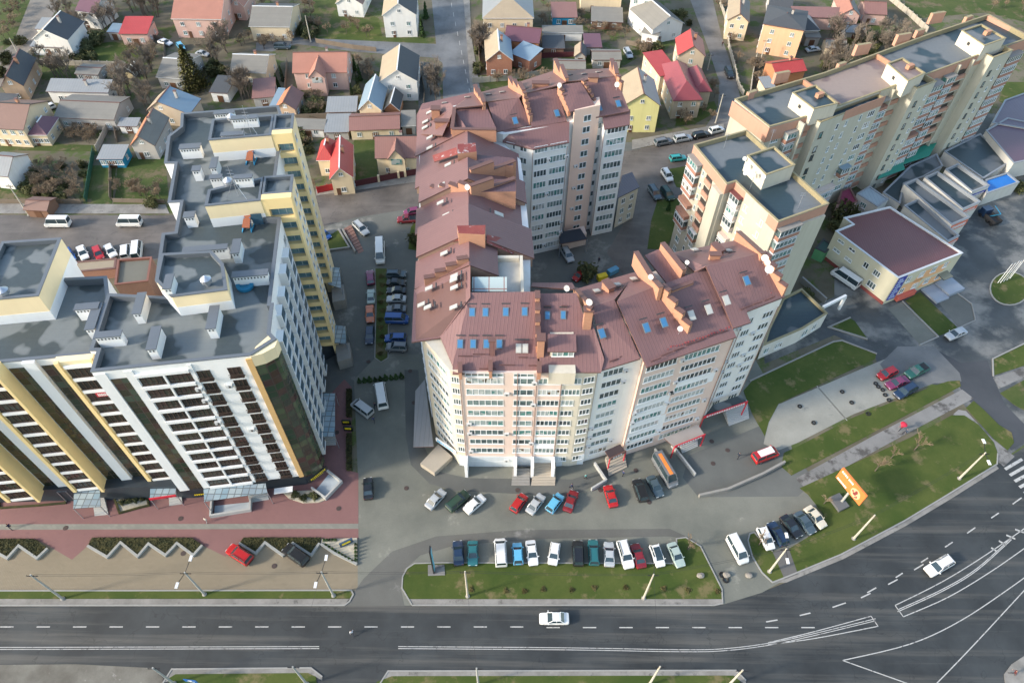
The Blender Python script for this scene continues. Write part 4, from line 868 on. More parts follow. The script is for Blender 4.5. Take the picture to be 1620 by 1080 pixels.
def dish(px, py, z, r=.55, az=(-.5, -.8)):
    p = W(px, py, z); d = Vector((az[0], az[1], .45)).normalized(); mb = MB(); mb.tube((p.x, p.y, z - 1.2), (p.x, p.y, z), .04, n=5, mat=1)
    a = d.orthogonal().normalized(); b = d.cross(a); rings = [(0, -.12), (.5, -.09), (.85, -.03), (1, 0)]
    for (r0, h0), (r1, h1) in zip(rings, rings[1:]):
        for i in range(14):
            t0, t1 = 2 * math.pi * i / 14, 2 * math.pi * (i + 1) / 14; f = lambda rr, hh, t: p + (a * math.cos(t) + b * math.sin(t)) * rr * r + d * hh * r * 1.6
            Q = [f(r0, h0, t0), f(r1, h1, t0), f(r1, h1, t1), f(r0, h0, t1)]; mb.face(Q if r0 else [Q[0], Q[1], Q[2]], 0)
    mb.tube(p, p + d * r * .9, .025, n=4, mat=1); mb.build('satellite_dish', [DISH, SHINY], cb)
for q in ((1210, 408, 35.6, .55), (1214, 415, 35.4, .45), (1217, 426, 35.0, .65), (1029.5, 438, 34.4, .42), (1076, 520, 31.4, .42), (932, 478, 35, .5), (896.5, 456, 30.6, .5), (885, 135, 36.4, .45), (976, 134, 35.4, .5), (739, 296, 35, .5), (1087, 415, 34.8, .35)): dish(*q)
# red sheds and patched tin on the west wing roof
PATCH = ground_mat('peeling_red_tin', (.22, .05, .045), (.28, .075, .06), .5, (.45, .42, .4), .56, .5, fine=4)
for px, z in (([(723, 357), (768, 356), (767, 371), (725, 369)], 34.6), ([(724, 228), (752, 226), (754, 240), (724, 243)], 34.4)):
    P = [tuple(W(x, y, z).xy) for x, y in px]; mb = MB(); mb.prism(P, 31.5, z, 1, 0); mb.build('lift_shed', [PATCH, ORB], cb)
mb = MB(); mb.slope(Z3((770, 371, 32.6), (790, 375, 31.2), (815, 393, 29.6), (812, 402, 29.4), (770, 384, 32.2)), .2); mb.build('tin_roof', [PATCH, TRIMB], cb); mb = MB(); mb.slope(Z3((722, 371, 32.6), (690, 381, 30.5), (688, 391, 30.3), (728, 379, 32.8)), .2); mb.build('tin_roof', [PATCH, TRIMB], cb); mb = MB(); mb.slope(Z3((722, 233, 33), (684, 246, 30.6), (687, 256, 30.4), (724, 244, 33)), .2); mb.build('tin_roof', [PATCH, TRIMB], cb)
# snow guards along the eaves, red sealant spots left by repairs
GUARD = plain('snow_guard', (.12, .06, .055), .5)
for x0, y0, x1, y1, z in ((725, 563, 748, 563, 28.5), (748, 560, 768, 560, 28.6), (790, 577, 815, 577, 28.0), (820, 565, 835, 565, 28.5), (758, 583, 785, 583, 27.7), (836, 578, 850, 578, 28.0), (964, 572, 978, 567, 27.9), (980, 565, 993, 560, 27.9), (994, 558, 1008, 552, 27.9), (1030, 572, 1046, 566, 28.0), (1046, 563, 1064, 556, 28.1), (1066, 555, 1082, 549, 28.0), (1085, 546, 1098, 541, 28.1), (1100, 541, 1116, 535, 28.1), (1120, 533, 1135, 527, 28.1), (1138, 527, 1152, 522, 28.1), (1172, 490, 1190, 483, 29.7), (1192, 482, 1206, 477, 29.8), (1210, 476, 1226, 469, 29.8), (861, 484, 871, 484, 31.5), (888, 484, 898, 484, 31.5)):
    mb = MB(); a, b = W(x0, y0, z + .12), W(x1, y1, z + .12); mb.beam(a, b, .12, .16); mb.build('snow_guard', GUARD, cb)
SEAL = plain('red_sealant', (.26, .06, .06), .6)
for x0, y0, x1, y1, z, n in ((1057, 551, 1158, 517, 28.3, 22), (1177, 478, 1224, 461, 30.0, 12), (1156, 502, 1176, 496, 29.1, 6)):
    mb = MB(); rnd = random.Random(n)
    for i in range(n):
        p = W(x0 + (x1 - x0) * i / n, y0 + (y1 - y0) * i / n + rnd.uniform(-1.2, 1.2), z); w = rnd.uniform(.08, .15); mb.slope([p + Vector(q) for q in ((-w, -w, .02 - w * .5), (w, -w * .6, .02 - w * .3), (w, w, .02 + w * .5), (-w, w * .7, .02 + w * .35))], .05)
    tag(mb.build('sealant_spots', SEAL, cb), kind='stuff')
# street facade windows
zs = [25.2 - 2.83 * i for i in range(9)]
cf.grid((-7.6, 61.9), S1, zs, [(3.6, 5.6, 6), (9.4, 3.0, 3)], h=1.45); cf.grid((3.7, 62.0), S2, zs, [(1.95, 3.3, 5)], h=1.45)
cf.line((-7.6, 61.9), S1, 26.7, [(3.6, 5.6, 6), (9.4, 3.0, 3)], h=.8)
cf.grid((7.4, 62.05), (10.4, 62.1), zs[:2], [(1.5, 2.9, 5)], h=1.45); cf.grid((7.4, 62.05), (10.4, 62.1), zs[2:], [(1.2, 1.9, 3)], h=1.4)
cf.grid((10.4, 62.1), S3, zs, [(1.1, 1.7, 3)], h=1.4); cf.grid((12.7, 63.0), (17.4, 64.6), zs, [(2.6, 3.3, 4)], h=1.45)
cf.grid((19.5, 64.15), S5, zs, [(3.3, 5.2, 7), (10.2, 6.2, 8)], h=1.45); cf.grid((33.1, 71.8), S7, [z + .6 for z in zs], [(1.4, 1.4, 2), (4.6, 1.6, 3), (8.2, 2.0, 3)], h=1.4)
cf.grid(SW0, SW1, zs, [(3.9, 5.4, 6)], h=1.4); cf.grid(SW1, (-7.6, 61.9), [], [])
cf.grid((-15.4, 76.1), SW0, zs, [(1.2, 1.1, 2), (4.6, 1.6, 3)], h=1.4)
cf.grid((-8.95, 62.18), (-7.65, 61.92), zs, [(.66, 1.2, 3)], h=1.4)
# courtyard facade of the rear wing
zn = [27.6 - 2.85 * i for i in range(10)]
def nl(a, b, cols, zz=zn, **k): cf.grid(a, b, zz, cols, **k)
nl((3.6, 115.0), (10.4, 117.3), [(1.6, 2.7, 4), (5.2, 3.4, 5)], h=1.5); nl((10.6, 121.4), (11.5, 121.7), []); nl((11.5, 121.2), (16.6, 123.1), [(2.9, 1.6, 2)], [30.2] + zn, h=1.4); nl((-2.2, 117.1), (3.6, 115.0), [(1.6, 1.8, 3), (4.2, 1.4, 2)], h=1.4)
nl((10.4, 117.3), (10.6, 121.4), [(2.3, 1.6, 2)], h=1.4); nl((17.8, 121.6), (22.6, 123.2), [(2.6, 4.0, 5)], h=1.5); nl((16.6, 123.5), (17.4, 123.8), []); nl((2.9, 88.6), (1.9, 104), [(3, 2.2, 3), (8, 2.2, 3), (12.5, 2.2, 3)], zs, h=1.4)
nl((16.62, 123.5), (17.42, 123.78), [(.4, .75, 1)], h=1.4)
nl((22.9, 126), (19.2, 139.2), [(4, 1.4, 2), (9, 1.4, 2)], h=1.4)
AIR = [plain('unit_grey', (.6, .61, .6), .5), DARK]
rnd = random.Random(12)
for a, b, us in (((-7.6, 61.9), S1, (.9, 6.9, 11.0)), (S4, S5, (.4, 6.4, 6.7, 13.9)), ((33.1, 71.8), S7, (2.9, 6.4)), ((12.7, 63.0), (17.4, 64.6), (.5, 4.6)), ((3.6, 115.0), (10.4, 117.3), (3.3, 7.0)), ((11.5, 121.2), (16.6, 123.1), (1.3,))):
    a, b = Vector(a), Vector(b); d = (b - a).normalized(); n = Vector((d.y, -d.x))
    for u in us:
        for z in rnd.sample(zs, 3): s = a + d * u + n * .2; mb = MB(); mb.box((*s, z - .3), (.8, .34, .55), math.atan2(d.y, d.x)); mb.lathe((*(s + n * .18), z - .3), [(0, 0), (.19, 0), (.2, -.02)], 10, 1, 'Y'); mb.build('air_conditioner', AIR, cb)
# white repainted panels and bands on the front (raised render)
for u0, u1, z0, z1, a, b in ((.3, 6.6, 10.2, 16.0, S4, S5), (7.2, 14.3, 15.9, 18.7, S4, S5), (.3, 7.0, 3.5, 10.0, S4, S5), (.2, 3.6, 4.0, 9.6, (3.7, 62.0), S2), (8.0, 11.1, 24.0, 26.2, (-7.6, 61.9), S1)):
    a, b = Vector(a), Vector(b); d = (b - a).normalized(); n = Vector((d.y, -d.x)) * .015; p, q = a + d * u0, a + d * u1
    mb = MB(); mb.prism([tuple(k) for k in (p + n, q + n, q - n, p - n)], z0, z1, 0); mb.build('white_panel', WWALL, cb)
mb = MB()
for p, off in ((S1, 0), ((-7.6, 61.9), 0), ((.9, 61.95), 0), (S2, 0), ((12.6, 62.9), 0), ((19.6, 64.1), 0), (S5, 0), ((36.0, 73.1), 0), ((41.9, 75.75), 0), ((10.3, 117.2), 0), ((3.6, 114.95), 0), ((17.8, 121.5), 0)):
    pass
for p in (S1, (-7.6, 61.9), (.9, 61.93), S2, (12.65, 62.95), (19.55, 64.1), S5, (36.0, 73.0), (41.9, 75.7), (10.3, 117.2), (3.55, 114.95), (17.75, 121.5)):
    mb = MB(); mb.tube((p[0], p[1] - .12, .3), (p[0], p[1] - .12, 27.2), .06, n=6); mb.build('drain_pipe', PIPE, cb)
# ground floor: buttress piers, stairs, canopies, shop signs
mb = MB(); mb.prism([(-8.9, 61.95), (-7.5, 61.75), (3.8, 61.85), (7.45, 61.9), (12.7, 62.5), (12.7, 66), (-8.9, 66)], 0, 3.3, 0); mb.build('shop_front', stained_wall('shop_grey', (.56, .6, .62), amt=.3), cb)
for x in (-7.55, .85, 3.75, 7.3):
    mb = MB(); mb.prism([(x - .25, 59.6), (x + .25, 59.6), (x + .25, 61.9), (x - .25, 61.9)], 0, 3.6, 0); mb.build('pier', WWALL, cb)
steps((840, 768), (878, 768), (879, 735), (845, 737), 1.4, 9, plain('beige_steps', (.40, .35, .28), .8), root=cb); steps((809, 768), (838, 768), (838, 745), (811, 745), 1.0, 6, root=cb)
steps((963, 753), (992, 739), (985, 716), (957, 728), 1.3, 7, plain('beige_steps', (.40, .35, .28), .8), root=cb); steps((1153, 674), (1185, 662), (1178, 640), (1143, 652), 1.6, 9, LSTONE, root=cb); steps((1079, 717), (1104, 706), (1101, 694), (1073, 706), 1.2, 6, LSTONE, root=cb)
def cbcanopy(px, z, m, fas=None, th=.2, post=True):
    P = [W(x, y, z) for x, y in px]; mb = MB(); mb.slope(P, th); mb.build('canopy', [m, TRIMB], cb)
    if fas:
        mb = MB(); mb.beam(P[0] + Vector((0, -.1, .2)), P[1] + Vector((0, -.1, .2)), .15, .7, 0); d = (P[1] - P[0]).normalized(); Lc = (P[1] - P[0]).length; nn = Vector((d.y, -d.x, 0)) * .1
        sg = mb.build('shop_sign', fas[0], cb); mb = MB()
        for i in range(int(Lc / .5) - 2): s = P[0] + Vector((0, -.1, .2)) + d * (.7 + .5 * i) + nn; mb.box(tuple(s), (.3, .05, .36), math.atan2(d.y, d.x))
        mb.build('lettering', fas[1], sg)
    if post:
        for p in P[:2]: mb = MB(); mb.tube((p.x, p.y, 0), (p.x, p.y, z - .1), .12, n=8); mb.build('canopy_post', RED if fas else SHINY, cb)
cbcanopy([(1067, 707), (1115, 688), (1104, 671), (1050, 692)], 3.6, plain('canopy_tin', (.33, .30, .28), .5), [RED, WHITE]); cbcanopy([(1113, 660), (1182, 636), (1172, 624), (1128, 640)], 4.6, FELT2, [RED, WHITE], post=True)
cbcanopy([(965, 726), (990, 714), (981, 702), (957, 713)], 3.6, plain('dark_tin', (.06, .045, .05), .5), [TRIMB, WHITE]); cbcanopy([(886, 386), (929, 378), (918, 361), (884, 367)], 3.8, plain('blue_black_tin', (.035, .045, .06), .5))
mb = MB(); P = [W(x, y, 0) for x, y in ((889, 397), (926, 387), (922, 375), (888, 384))]; mb.prism([tuple(p.xy) for p in P], 0, 3.4, 0); mb.build('porch', PINKW, cb)
CY = plain('sign_blue', (.05, .35, .65), .5)
for px in ([(690, 690), (722, 714)],):
    a, b = W(690, 694, 3.6), W(722, 716, 3.6); mb = MB(); mb.beam(a, b, .2, 1.0, 0); d = (b - a).normalized(); nn = Vector((d.y, -d.x, 0)) * .12
    sg = mb.build('shop_sign', WHITE, cb); mb = MB()
    for i in range(9): s = a + d * (.5 + .42 * i) + nn; mb.box(tuple(s), (.3, .05, .4 + .25 * (i < 2)), math.atan2(d.y, d.x))
    mb.build('lettering', CY, sg)
P = Wp([(666, 738), (688, 753), (716, 727), (694, 708)]); mb = MB(); mb.prism([tuple(p.xy) for p in P], .0, 1.2, 0); mb.build('porch_deck', plain('beige_steps', (.40, .35, .28), .8), cb)
mb = MB(); mb.slope([W(654, 707, 2.6), W(686, 706, 2.6), W(672, 600, 2.6), W(657, 618, 2.6)], .15); mb.build('side_canopy', [seam_roof('grey_sheet', (.30, .29, .28), .8), TRIMB], cb)
mb = MB(); P = Wp([(935, 776), (958, 762), (940, 735), (925, 745)]); ribbon(mb, P[:1] + P[1:3], .3, 0, 1.0); mb.build('stair_wall', LSTONE, cb)
# retaining wall and basement ramp beside the forecourt
kerb('retaining_wall', [(1105, 786), (1150, 776), (1205, 752), (1240, 733)], 0, .9, .4, m=CONC); 
mb = MB(); ribbon(mb, Wp([(1035, 713), (1070, 760)]), .25, 0, .9); ribbon(mb, Wp([(1062, 706), (1099, 753)]), .3, 0, .9); mb.build('ramp_wall', LSTONE, cb)
cf.finish()
# the low wing with its own grey roof beside the rear wing
aw = thing('annex', 'cream two storey annex with a grey roof against the rear wing', 'building', (*W(975, 360).xy, 0)); af = Facade(aw)
E0, E1, E2, E3 = (W(x, y, 9).xy for x, y in ((979, 312), (1010, 296), (1000, 275), (985, 280)))
mb = MB(); mb.prism([tuple(E0), tuple(E1), tuple(E2), tuple(E3)], 0, 8.9, 0); mb.build('wall', CREAM, aw); mb = MB(); mb.slope([W(976, 314, 9), W(1012, 296, 9), W(1000, 272, 10.2), W(984, 278, 10.2)], .2); mb.build('roof', [seam_roof('slate_grey_sheet', (.16, .15, .17), .6), DARK], aw)
af.grid(E0, E1, [7.2, 4.4, 1.6], [(1.6, 1.1, 2), (4.2, 1.1, 2)], h=1.4); af.finish()
# ------------------------------------------------------------------ panel-built blocks on the right
BEIGE = stained_wall('beige_panel', (.48, .45, .36), amt=.4)
BAND = stained_wall('pink_band', (.47, .265, .19), amt=.3)
MOSS = plain('mossy_coping', (.30, .255, .15), .9, var=.4, scale=2)
BITU = wet_roof('bitumen_roof', (.135, .150, .158), (.022, .042, .052), .13, .475)
BITU_T = wet_roof('brown_felt_roof', (.27, .21, .18), (.18, .13, .12), .16, .55)
BRRED = brick_mat('red_brick', (.42, .20, .14), (.36, .16, .11), (.35, .26, .2))
def capped_on(root, poly, z0, zr, zp, wm, rm, cm, cap=.3): return capped('b', poly, z0, zr, zp, wm, rm, cap, root=root, capm=cm)
def balconies(root, a, b, zs, dep=1.1, skip=(), wm=None, roofm=None, h=1.05, glaz=True):
    """a stack of projecting balconies: slab, brick parapet, white glazing above it on most floors"""
    a, b = Vector(a[:2]), Vector(b[:2]); d = (b - a).normalized(); n = Vector((d.y, -d.x)); w = (b - a).length
    for i, z in enumerate(zs):
        q = lambda u, v: tuple(a + d * u + n * v); mb = MB()
        mb.prism([q(0, dep), q(w, dep), q(w, .004), q(0, .004)], z - 1.2, z - 1.02, 2, 2, True)
        mb.prism([q(.02, dep - .02), q(w - .02, dep - .02), q(w - .02, .006), q(.02, .006)], z - 1.016, z - .15, 0, 0)
        if glaz and i not in skip:
            mb.prism([q(.06, dep - .1), q(w - .06, dep - .1), q(w - .06, .008), q(.06, .008)], z - .146, z + 1.2, 1, 2)
            k = max(2, int(w / .8))
            for j in range(k + 1): mb.box((*q(.08 + (w - .16) * j / k, dep - .08), z + .5), (.1, .1, 1.3), math.atan2(d.y, d.x), 2)
            mb.prism([q(.02, dep - .02), q(w - .02, dep - .02), q(w - .02, dep - .12), q(.02, dep - .12)], z + 1.12, z + 1.25, 2, 2, True); mb.prism([q(.02, dep - .02), q(w - .02, dep - .02), q(w - .02, dep - .12), q(.02, dep - .12)], z - .14, z - .04, 2, 2, True)
        mb.build('balcony', [wm or BRRED, GLASS, WHITE], root)
    if roofm:
        q = lambda u, v: tuple(a + d * u + n * v); mb = MB(); mb.prism([q(-.1, dep + .1), q(w + .1, dep + .1), q(w + .1, .004), q(-.1, .004)], zs[0] + 1.3, zs[0] + 1.5, 0, 0, True); mb.build('balcony_roof', roofm, root)
def loggia_strip(root, a, b, zs, dep=.25):
    a, b = Vector(a[:2]), Vector(b[:2]); d = (b - a).normalized(); n = Vector((d.y, -d.x)); w = (b - a).length; q = lambda u, v: tuple(a + d * u + n * v)
    for z in zs:
        mb = MB(); mb.face([(*q(.1, .01), z - .2), (*q(w - .1, .01), z - .2), (*q(w - .1, .01), z + 1.25), (*q(.1, .01), z + 1.25)], 1)  # flat dark plane on the wall paints the shade of an open recess
        mb.prism([q(0, dep), q(w, dep), q(w, .004), q(0, .004)], z - 1.15, z - .15, 0, 0, True); mb.prism([q(0, dep + .1), q(w, dep + .1), q(w, .006), q(0, .006)], z - 1.4, z - 1.154, 2, 2, True); mb.build('loggia', [BAND, plain('loggia_recess_shade', (.05, .045, .04), .6), BEIGE], root)
Z9 = [24.4 - 2.8 * i for i in range(9)]
tw = thing('panel_tower', 'beige nine storey tower with pink top band and mossy roof edge', 'building', (*W(1200, 400).xy, 0)); tf = Facade(tw)
A1, B1, C1, D1 = (35.0, 117.7), (46.3, 122.8), (56.6, 100.5), (46.4, 95.4); G1, H1 = (41.0, 106.5), (39.2, 105.7)
capped_on(tw, [A1, H1, G1, (43.9, 100.3), D1, C1, B1], 0, 26.6, 27.6, BEIGE, BITU, MOSS)
def band(root, pts, z0, z1, m, th=.05):
    for a, b in zip(pts, pts[1:]):
        a, b = Vector(a), Vector(b); d = (b - a).normalized(); n = Vector((d.y, -d.x)) * th; mb = MB(); mb.prism([tuple(a + n), tuple(b + n), tuple(b - n * .1), tuple(a - n * .1)], z0, z1, 0, 0, True); mb.build('band', m, root)
band(tw, [A1, H1, G1, D1, C1], 25.2, 27.3, BAND)
def on(a, b, u): a, b = Vector(a), Vector(b); return a + (b - a).normalized() * u
balconies(tw, on(A1, H1, .6), on(A1, H1, 4.4), Z9[:6], 1.2, (3, 4), roofm=CONC); loggia_strip(tw, on(A1, H1, 6.2), on(A1, H1, 8.6), Z9[:5]); balconies(tw, on(A1, H1, 6.2), on(A1, H1, 8.6), Z9[5:6], .9)
mb = MB(); p, q = on(A1, H1, 9.6), on(A1, H1, 12.6); n = Vector((-.94, -.33)); mb.prism([tuple(p + n * .8), tuple(q + n * .8), tuple(q), tuple(p)], 0, 25.15, 0, 0); mb.build('pilaster', BEIGE, tw)
balconies(tw, on(G1, D1, .4), on(G1, D1, 3.0), Z9[:7], 1.0, (3,), wm=stained_wall('pale_balcony', (.6, .5, .45)), roofm=plain('maroon_tin', (.16, .06, .06), .5))
tf.grid(G1, D1, Z9, [(4.4, 1.3, 2), (8.6, 1.3, 2)], h=1.4); tf.grid(A1, H1, Z9, [(5.2, .7, 1)], h=1.2)
tf.grid(A1, H1, Z9[6:], [(2.2, 1.4, 2), (7.2, 1.4, 2)], h=1.4)
balconies(tw, on(D1, C1, .4), on(D1, C1, 5.2), Z9[:8], 1.1, roofm=CONC); tf.grid(D1, C1, Z9, [(10.6, .9, 1)], h=1.1)
mb = MB(); p, q = on(D1, C1, 5.9), on(D1, C1, 11.3); n = Vector((.447, -.894)); mb.prism([tuple(p + n * .5), tuple(q + n * .5), tuple(q), tuple(p)], 0, 25.15, 0, 0); mb.build('pilaster', stained_wall('pale_panel', (.50, .475, .385)), tw)
SH = [tuple(W(x, y, 30.0).xy) for x, y in ((1182, 246), (1225, 232), (1258, 261), (1212, 277))]
capped_on(tw, SH, 26.5, 29.7, 30.1, CREAM, BITU, MOSS, .3)
for x, y in ((1178, 251), (1180, 262), (1192, 276), (1179, 274), (1208, 280)): 
    p = W(x, y, 29.5); d = Vector((-.5, -.75, .4)).normalized(); mb = MB(); a = d.orthogonal().normalized(); b = d.cross(a); r = .4
    for i in range(12):
        t0, t1 = math.pi * i / 6, math.pi * (i + 1) / 6; c0 = p - d * .12
        mb.face([c0, p + (a * math.cos(t0) + b * math.sin(t0)) * r, p + (a * math.cos(t1) + b * math.sin(t1)) * r])
    mb.tube(p - d * .1, p - d * .9, .04, n=5); mb.build('satellite_dish', DISH, tw)
for x, y, h in ((1186, 300, 4), (1213, 240, 5), (1262, 330, 3.5), (1145, 235, 3.5)):
    p = W(x, y, 26.6); mb = MB(); mb.tube((p.x, p.y, 26.6), (p.x, p.y, 26.6 + h), .04, n=5)
    for k in range(3): mb.beam((p.x - .45, p.y, 26.6 + h - .3 * k), (p.x + .45, p.y, 26.6 + h - .3 * k), .03, .03)
    mb.build('antenna', SHINY, tw)
tf.finish()
lbd = thing('panel_slab', 'long beige slab block with pink roof band and brick balconies', 'building', (*W(1420, 230).xy, 0)); rf = Facade(lbd)
def K(t, n): return (.866 * t - .5 * n, .5 * t + .866 * n)
capped_on(lbd, [K(105.7, 81.4), K(116.6, 80.2), K(142, 79.8), K(170, 79.6), K(184, 79.0), K(185, 91.2), K(163, 91.6), K(130, 91.0), K(106.2, 92.4)], 0, 27.0, 28.1, BEIGE, BITU, MOSS)
for t0, t1, n in ((116.7, 135.2, 78.2), (143.2, 149.2, 76.9), (168.6, 175.4, 77.4)):
    capped_on(lbd, [K(t0, n), K(t1, n), K(t1, 80.2), K(t0, 80.2)], 0, 26.8, 28.0 if t1 - t0 < 10 else 27.4, stained_wall('pale_panel', (.50, .475, .385)), BITU, MOSS)
band(lbd, [K(105.6, 92.4), K(105.6, 81.3), K(116.6, 80.1)], 24.4, 27.8, BAND); band(lbd, [K(123.5, 78.15), K(135.2, 78.15)], 25.6, 27.9, BAND); band(lbd, [K(135.3, 79.95), K(143.1, 79.95)], 25.4, 27.9, BAND); band(lbd, [K(149.3, 79.75), K(168.5, 79.6)], 25.4, 27.9, BAND); band(lbd, [K(175.5, 79.1), K(184, 78.9)], 25.2, 27.9, BAND)
for t0, t1, n, zz, dp, sk in ((110.0, 112.8, 80.8, Z9[:7], 1.2, ()), (135.6, 138.6, 79.95, Z9, 1.3, (0,)), (150.2, 154.0, 79.7, Z9, 2.3, (4,)), (156.2, 159.2, 79.6, Z9, 1.4, ()), (176.2, 181.2, 79.0, Z9, 1.6, ())):
    balconies(lbd, K(t0, n), K(t1, n), zz, dp, sk, roofm=CONC)
for t0, t1, n in ((113.2, 116.3, 80.4), (139.2, 142.8, 79.85), (160.2, 164.4, 79.6)): loggia_strip(lbd, K(t0, n), K(t1, n), Z9, .4)
mb = MB()
for t in (113.0, 139.0, 160.0, 164.6): mb.prism([K(t - .2, 78.9), K(t + .2, 78.9), K(t + .2, 80.5), K(t - .2, 80.5)], 0, 27.6, 0, 0)
mb.build('pier', BEIGE, lbd)
a, b = K(116.7, 78.2), K(135.2, 78.2)
for i, z in enumerate(Z9[:8]): rf.line(a, b, z - (1.3 if i % 2 else .6), [(1.6, 1.0, 1)], h=1.5, kind='dark'); rf.line(a, b, z, [(6.0, .8, 1), (8.6, .8, 1), (12.8, .75, 1), (16.0, 2.0, 3)], h=1.4)
balconies(lbd, K(122.2, 78.15), K(129.5, 78.15), Z9[6:], 1.3, (0,), wm=stained_wall('pale_balcony', (.6, .5, .45))); balconies(lbd, K(129.6, 78.15), K(132.2, 78.15), Z9[5:6], 1.3, roofm=plain('blue_tin', (.22, .30, .36), .4))
for t0, n in ((143.2, 76.9), (168.6, 77.4)):
    for i, z in enumerate(Z9): rf.line(K(t0, n), K(t0 + 6, n), z - .8, [(2.0, .8, 1)], h=1.4, kind='dark'); rf.line(K(t0, n), K(t0 + 6, n), z, [(4.6, .7, 1)], h=1.1)
rf.grid(K(105.7, 81.35), K(116.6, 80.15), Z9, [(2.4, 1.7, 3)], h=1.4)
rf.finish()
def stair_house(px, z, root, rm=BITU):
    P = [tuple(W(x, y, z).xy) for x, y in px]; capped_on(root, P, 26.5, z - .35, z, CREAM, rm, MOSS, .3)
    c = sum((Vector(p) for p in P), Vector((0, 0))) / 4; mb = MB(); mb.box((c.x + 1, c.y + .5, z + .15), (1.6, .9, .9), .5, 0); mb.build('vent_stack', ORB, root)
    a, b = Vector(P[0]), Vector(P[3]); mid = a.lerp(b, .45); d = (b - a).normalized(); n = Vector((d.y, -d.x)); mb = MB(); mb.box((*(mid + n * .03), z - 1.6), (.7, .08, .7), math.atan2(d.y, d.x), 0); mb.build('hatch', DARK, root)
stair_house([(1254, 146), (1291, 134), (1326, 163), (1288, 172)], 30.4, lbd); stair_house([(1404, 100), (1428, 91), (1464, 115), (1437, 128)], 30.4, lbd, BITU_T); stair_house([(1522, 48), (1553, 38), (1592, 60), (1558, 72)], 30.4, lbd)
mb = MB(); mb.prism([K(124.5, 80.6), K(146.5, 80.2), K(146.5, 90.8), K(124.5, 90.6)], 27.0, 27.06, 0); mb.build('brown_felt', BITU_T, lbd)
for t in (124.3, 146.6, 184.4): mb = MB(); mb.prism([K(t - .25, 80.2), K(t + .25, 80.2), K(t + .25, 91.0), K(t - .25, 91.0)], 27.0, 28.0, 0, 0); mb.build('roof_divider', ORB if t < 150 else BAND, lbd)
for x, y, s in ((1238, 122, 1.5), (1192, 147, .9), (1334, 102, .9), (1366, 78, 1.6), (1430, 62, 1.6), (1458, 50, 1.0), (1484, 28, 1.6), (1535, 28, .9)):
    p = W(x, y, 28.5); mb = MB(); c, w = Vector((p.x, p.y)), 1.1 * s; P = [c + Vector(q) for q in ((-w, -.5), (w, .6), (w - .4, 1.2), (-w - .4, .1))]; mb.prism([tuple(k) for k in P], 27.0, 27.5 + 1.3 * s, 0, 1); mb.build('roof_gable', [BAND, MOSS], lbd)
GREENT = plain('green_tin', (.02, .20, .14), .45)
for px in ([(1388, 284), (1432, 268), (1425, 258), (1394, 270)], [(1424, 262), (1470, 247), (1480, 230), (1436, 240)]):
    P = [W(x, y, 4.2) for x, y in px]; P[2].z += .8; P[3].z += .8; mb = MB(); mb.slope(P, .15); mb.build('awning', [GREENT, DARK], lbd)

# single-storey shops and halls
def hall(name, label, px, z, wm, rm, cm=None, zpar=.5, windows=None, cat='building', sign=None):
    P = [tuple(W(x, y, z).xy) for x, y in px]; c = sum((Vector(p) for p in P), Vector((0, 0))) / len(P); r = thing(name, label, cat, (c.x, c.y, 0)); capped_on(r, P, 0, z - zpar, z, wm, rm, cm or CAPG, .35); f = Facade(r)
    if windows:
        for i, j, zs, cols in windows: f.grid(P[i], P[j], zs, cols, h=1.4)
    f.finish()
    if sign:
        i, j, zz, hh, mats, u0, u1 = sign; a, b = Vector(P[i]), Vector(P[j]); d = (b - a).normalized(); n = Vector((d.y, -d.x)); p, q = a + d * u0 + n * .12, a + d * u1 + n * .12; mb = MB(); mb.beam((*p, zz), (*q, zz), .16, hh, 0); sg = mb.build('shop_sign', mats[0], r); mb = MB()
        for k in range(int((u1 - u0) / .55) - 1): s = p + d * (.5 + .55 * k) + n * .1; mb.box((*s, zz), (.36, .05, hh * .5), math.atan2(d.y, d.x))
        mb.build('lettering', mats[1], sg)
    return r, P
com, CP = hall('office_building', 'cream office with a maroon metal roof and a tall blue corner sign', [(1322, 365), (1421.6, 439.6), (1523.5, 399.8), (1408, 326.5), (1335, 344), (1349, 354)], 8.0, stained_wall('cream_office', (.56, .525, .39), amt=.25), seam_roof('maroon_roof', (.14, .055, .055), .5, .35), plain('pale_coping', (.55, .57, .58), .5), .3)
f = Facade(com)
for z in (6.0, 2.6): f.line(CP[1], CP[2], z, [(3.8, 1.3, 2), (7.4, 1.5, 3), (10.8, 1.5, 3), (14, 1.2, 2)], h=1.5)
f.line(CP[0], CP[1], 6.6, [(2.2, 1.6, 2), (5.2, 1.6, 2)], h=.7); f.line(CP[0], CP[1], 4.0, [(2.2, 1.8, 2), (5.4, 1.8, 2)], h=.8); f.line(CP[0], CP[1], 5.6, [(9.4, 1.2, 2), (12.2, 1.6, 3)], h=1.4); f.line(CP[0], CP[1], 2.4, [(12.4, 2.0, 3)], h=1.6)
f.finish()
a, b = Vector(CP[1]), Vector(CP[2]); d = (b - a).normalized(); n = Vector((d.y, -d.x))
for u0, u1, z0, z1 in ((2.6, 8.0, .9, 4.4), (6.0, 14.4, 4.0, 6.6), (9, 15.5, .9, 3.2)):
    mb = MB(); p, q = a + d * u0 + n * .012, a + d * u1 + n * .012; mb.face([(*p, z0), (*q, z0), (*(q + d * .8), z1), (*(p + d * .8), z1)]); mb.build('painted_panel', stained_wall('apricot_render', (.74, .42, .22)), com)
SIGNV = plain('sign_violet', (.06, .07, .32), .5)
mb = MB(); p, q = a + d * .35 + n * .1, a + d * 2.5 + n * .1; mb.beam((*p, 4.5), (*q, 4.5), .14, 6.6, 0); sg = mb.build('vertical_sign', SIGNV, com); mb = MB()
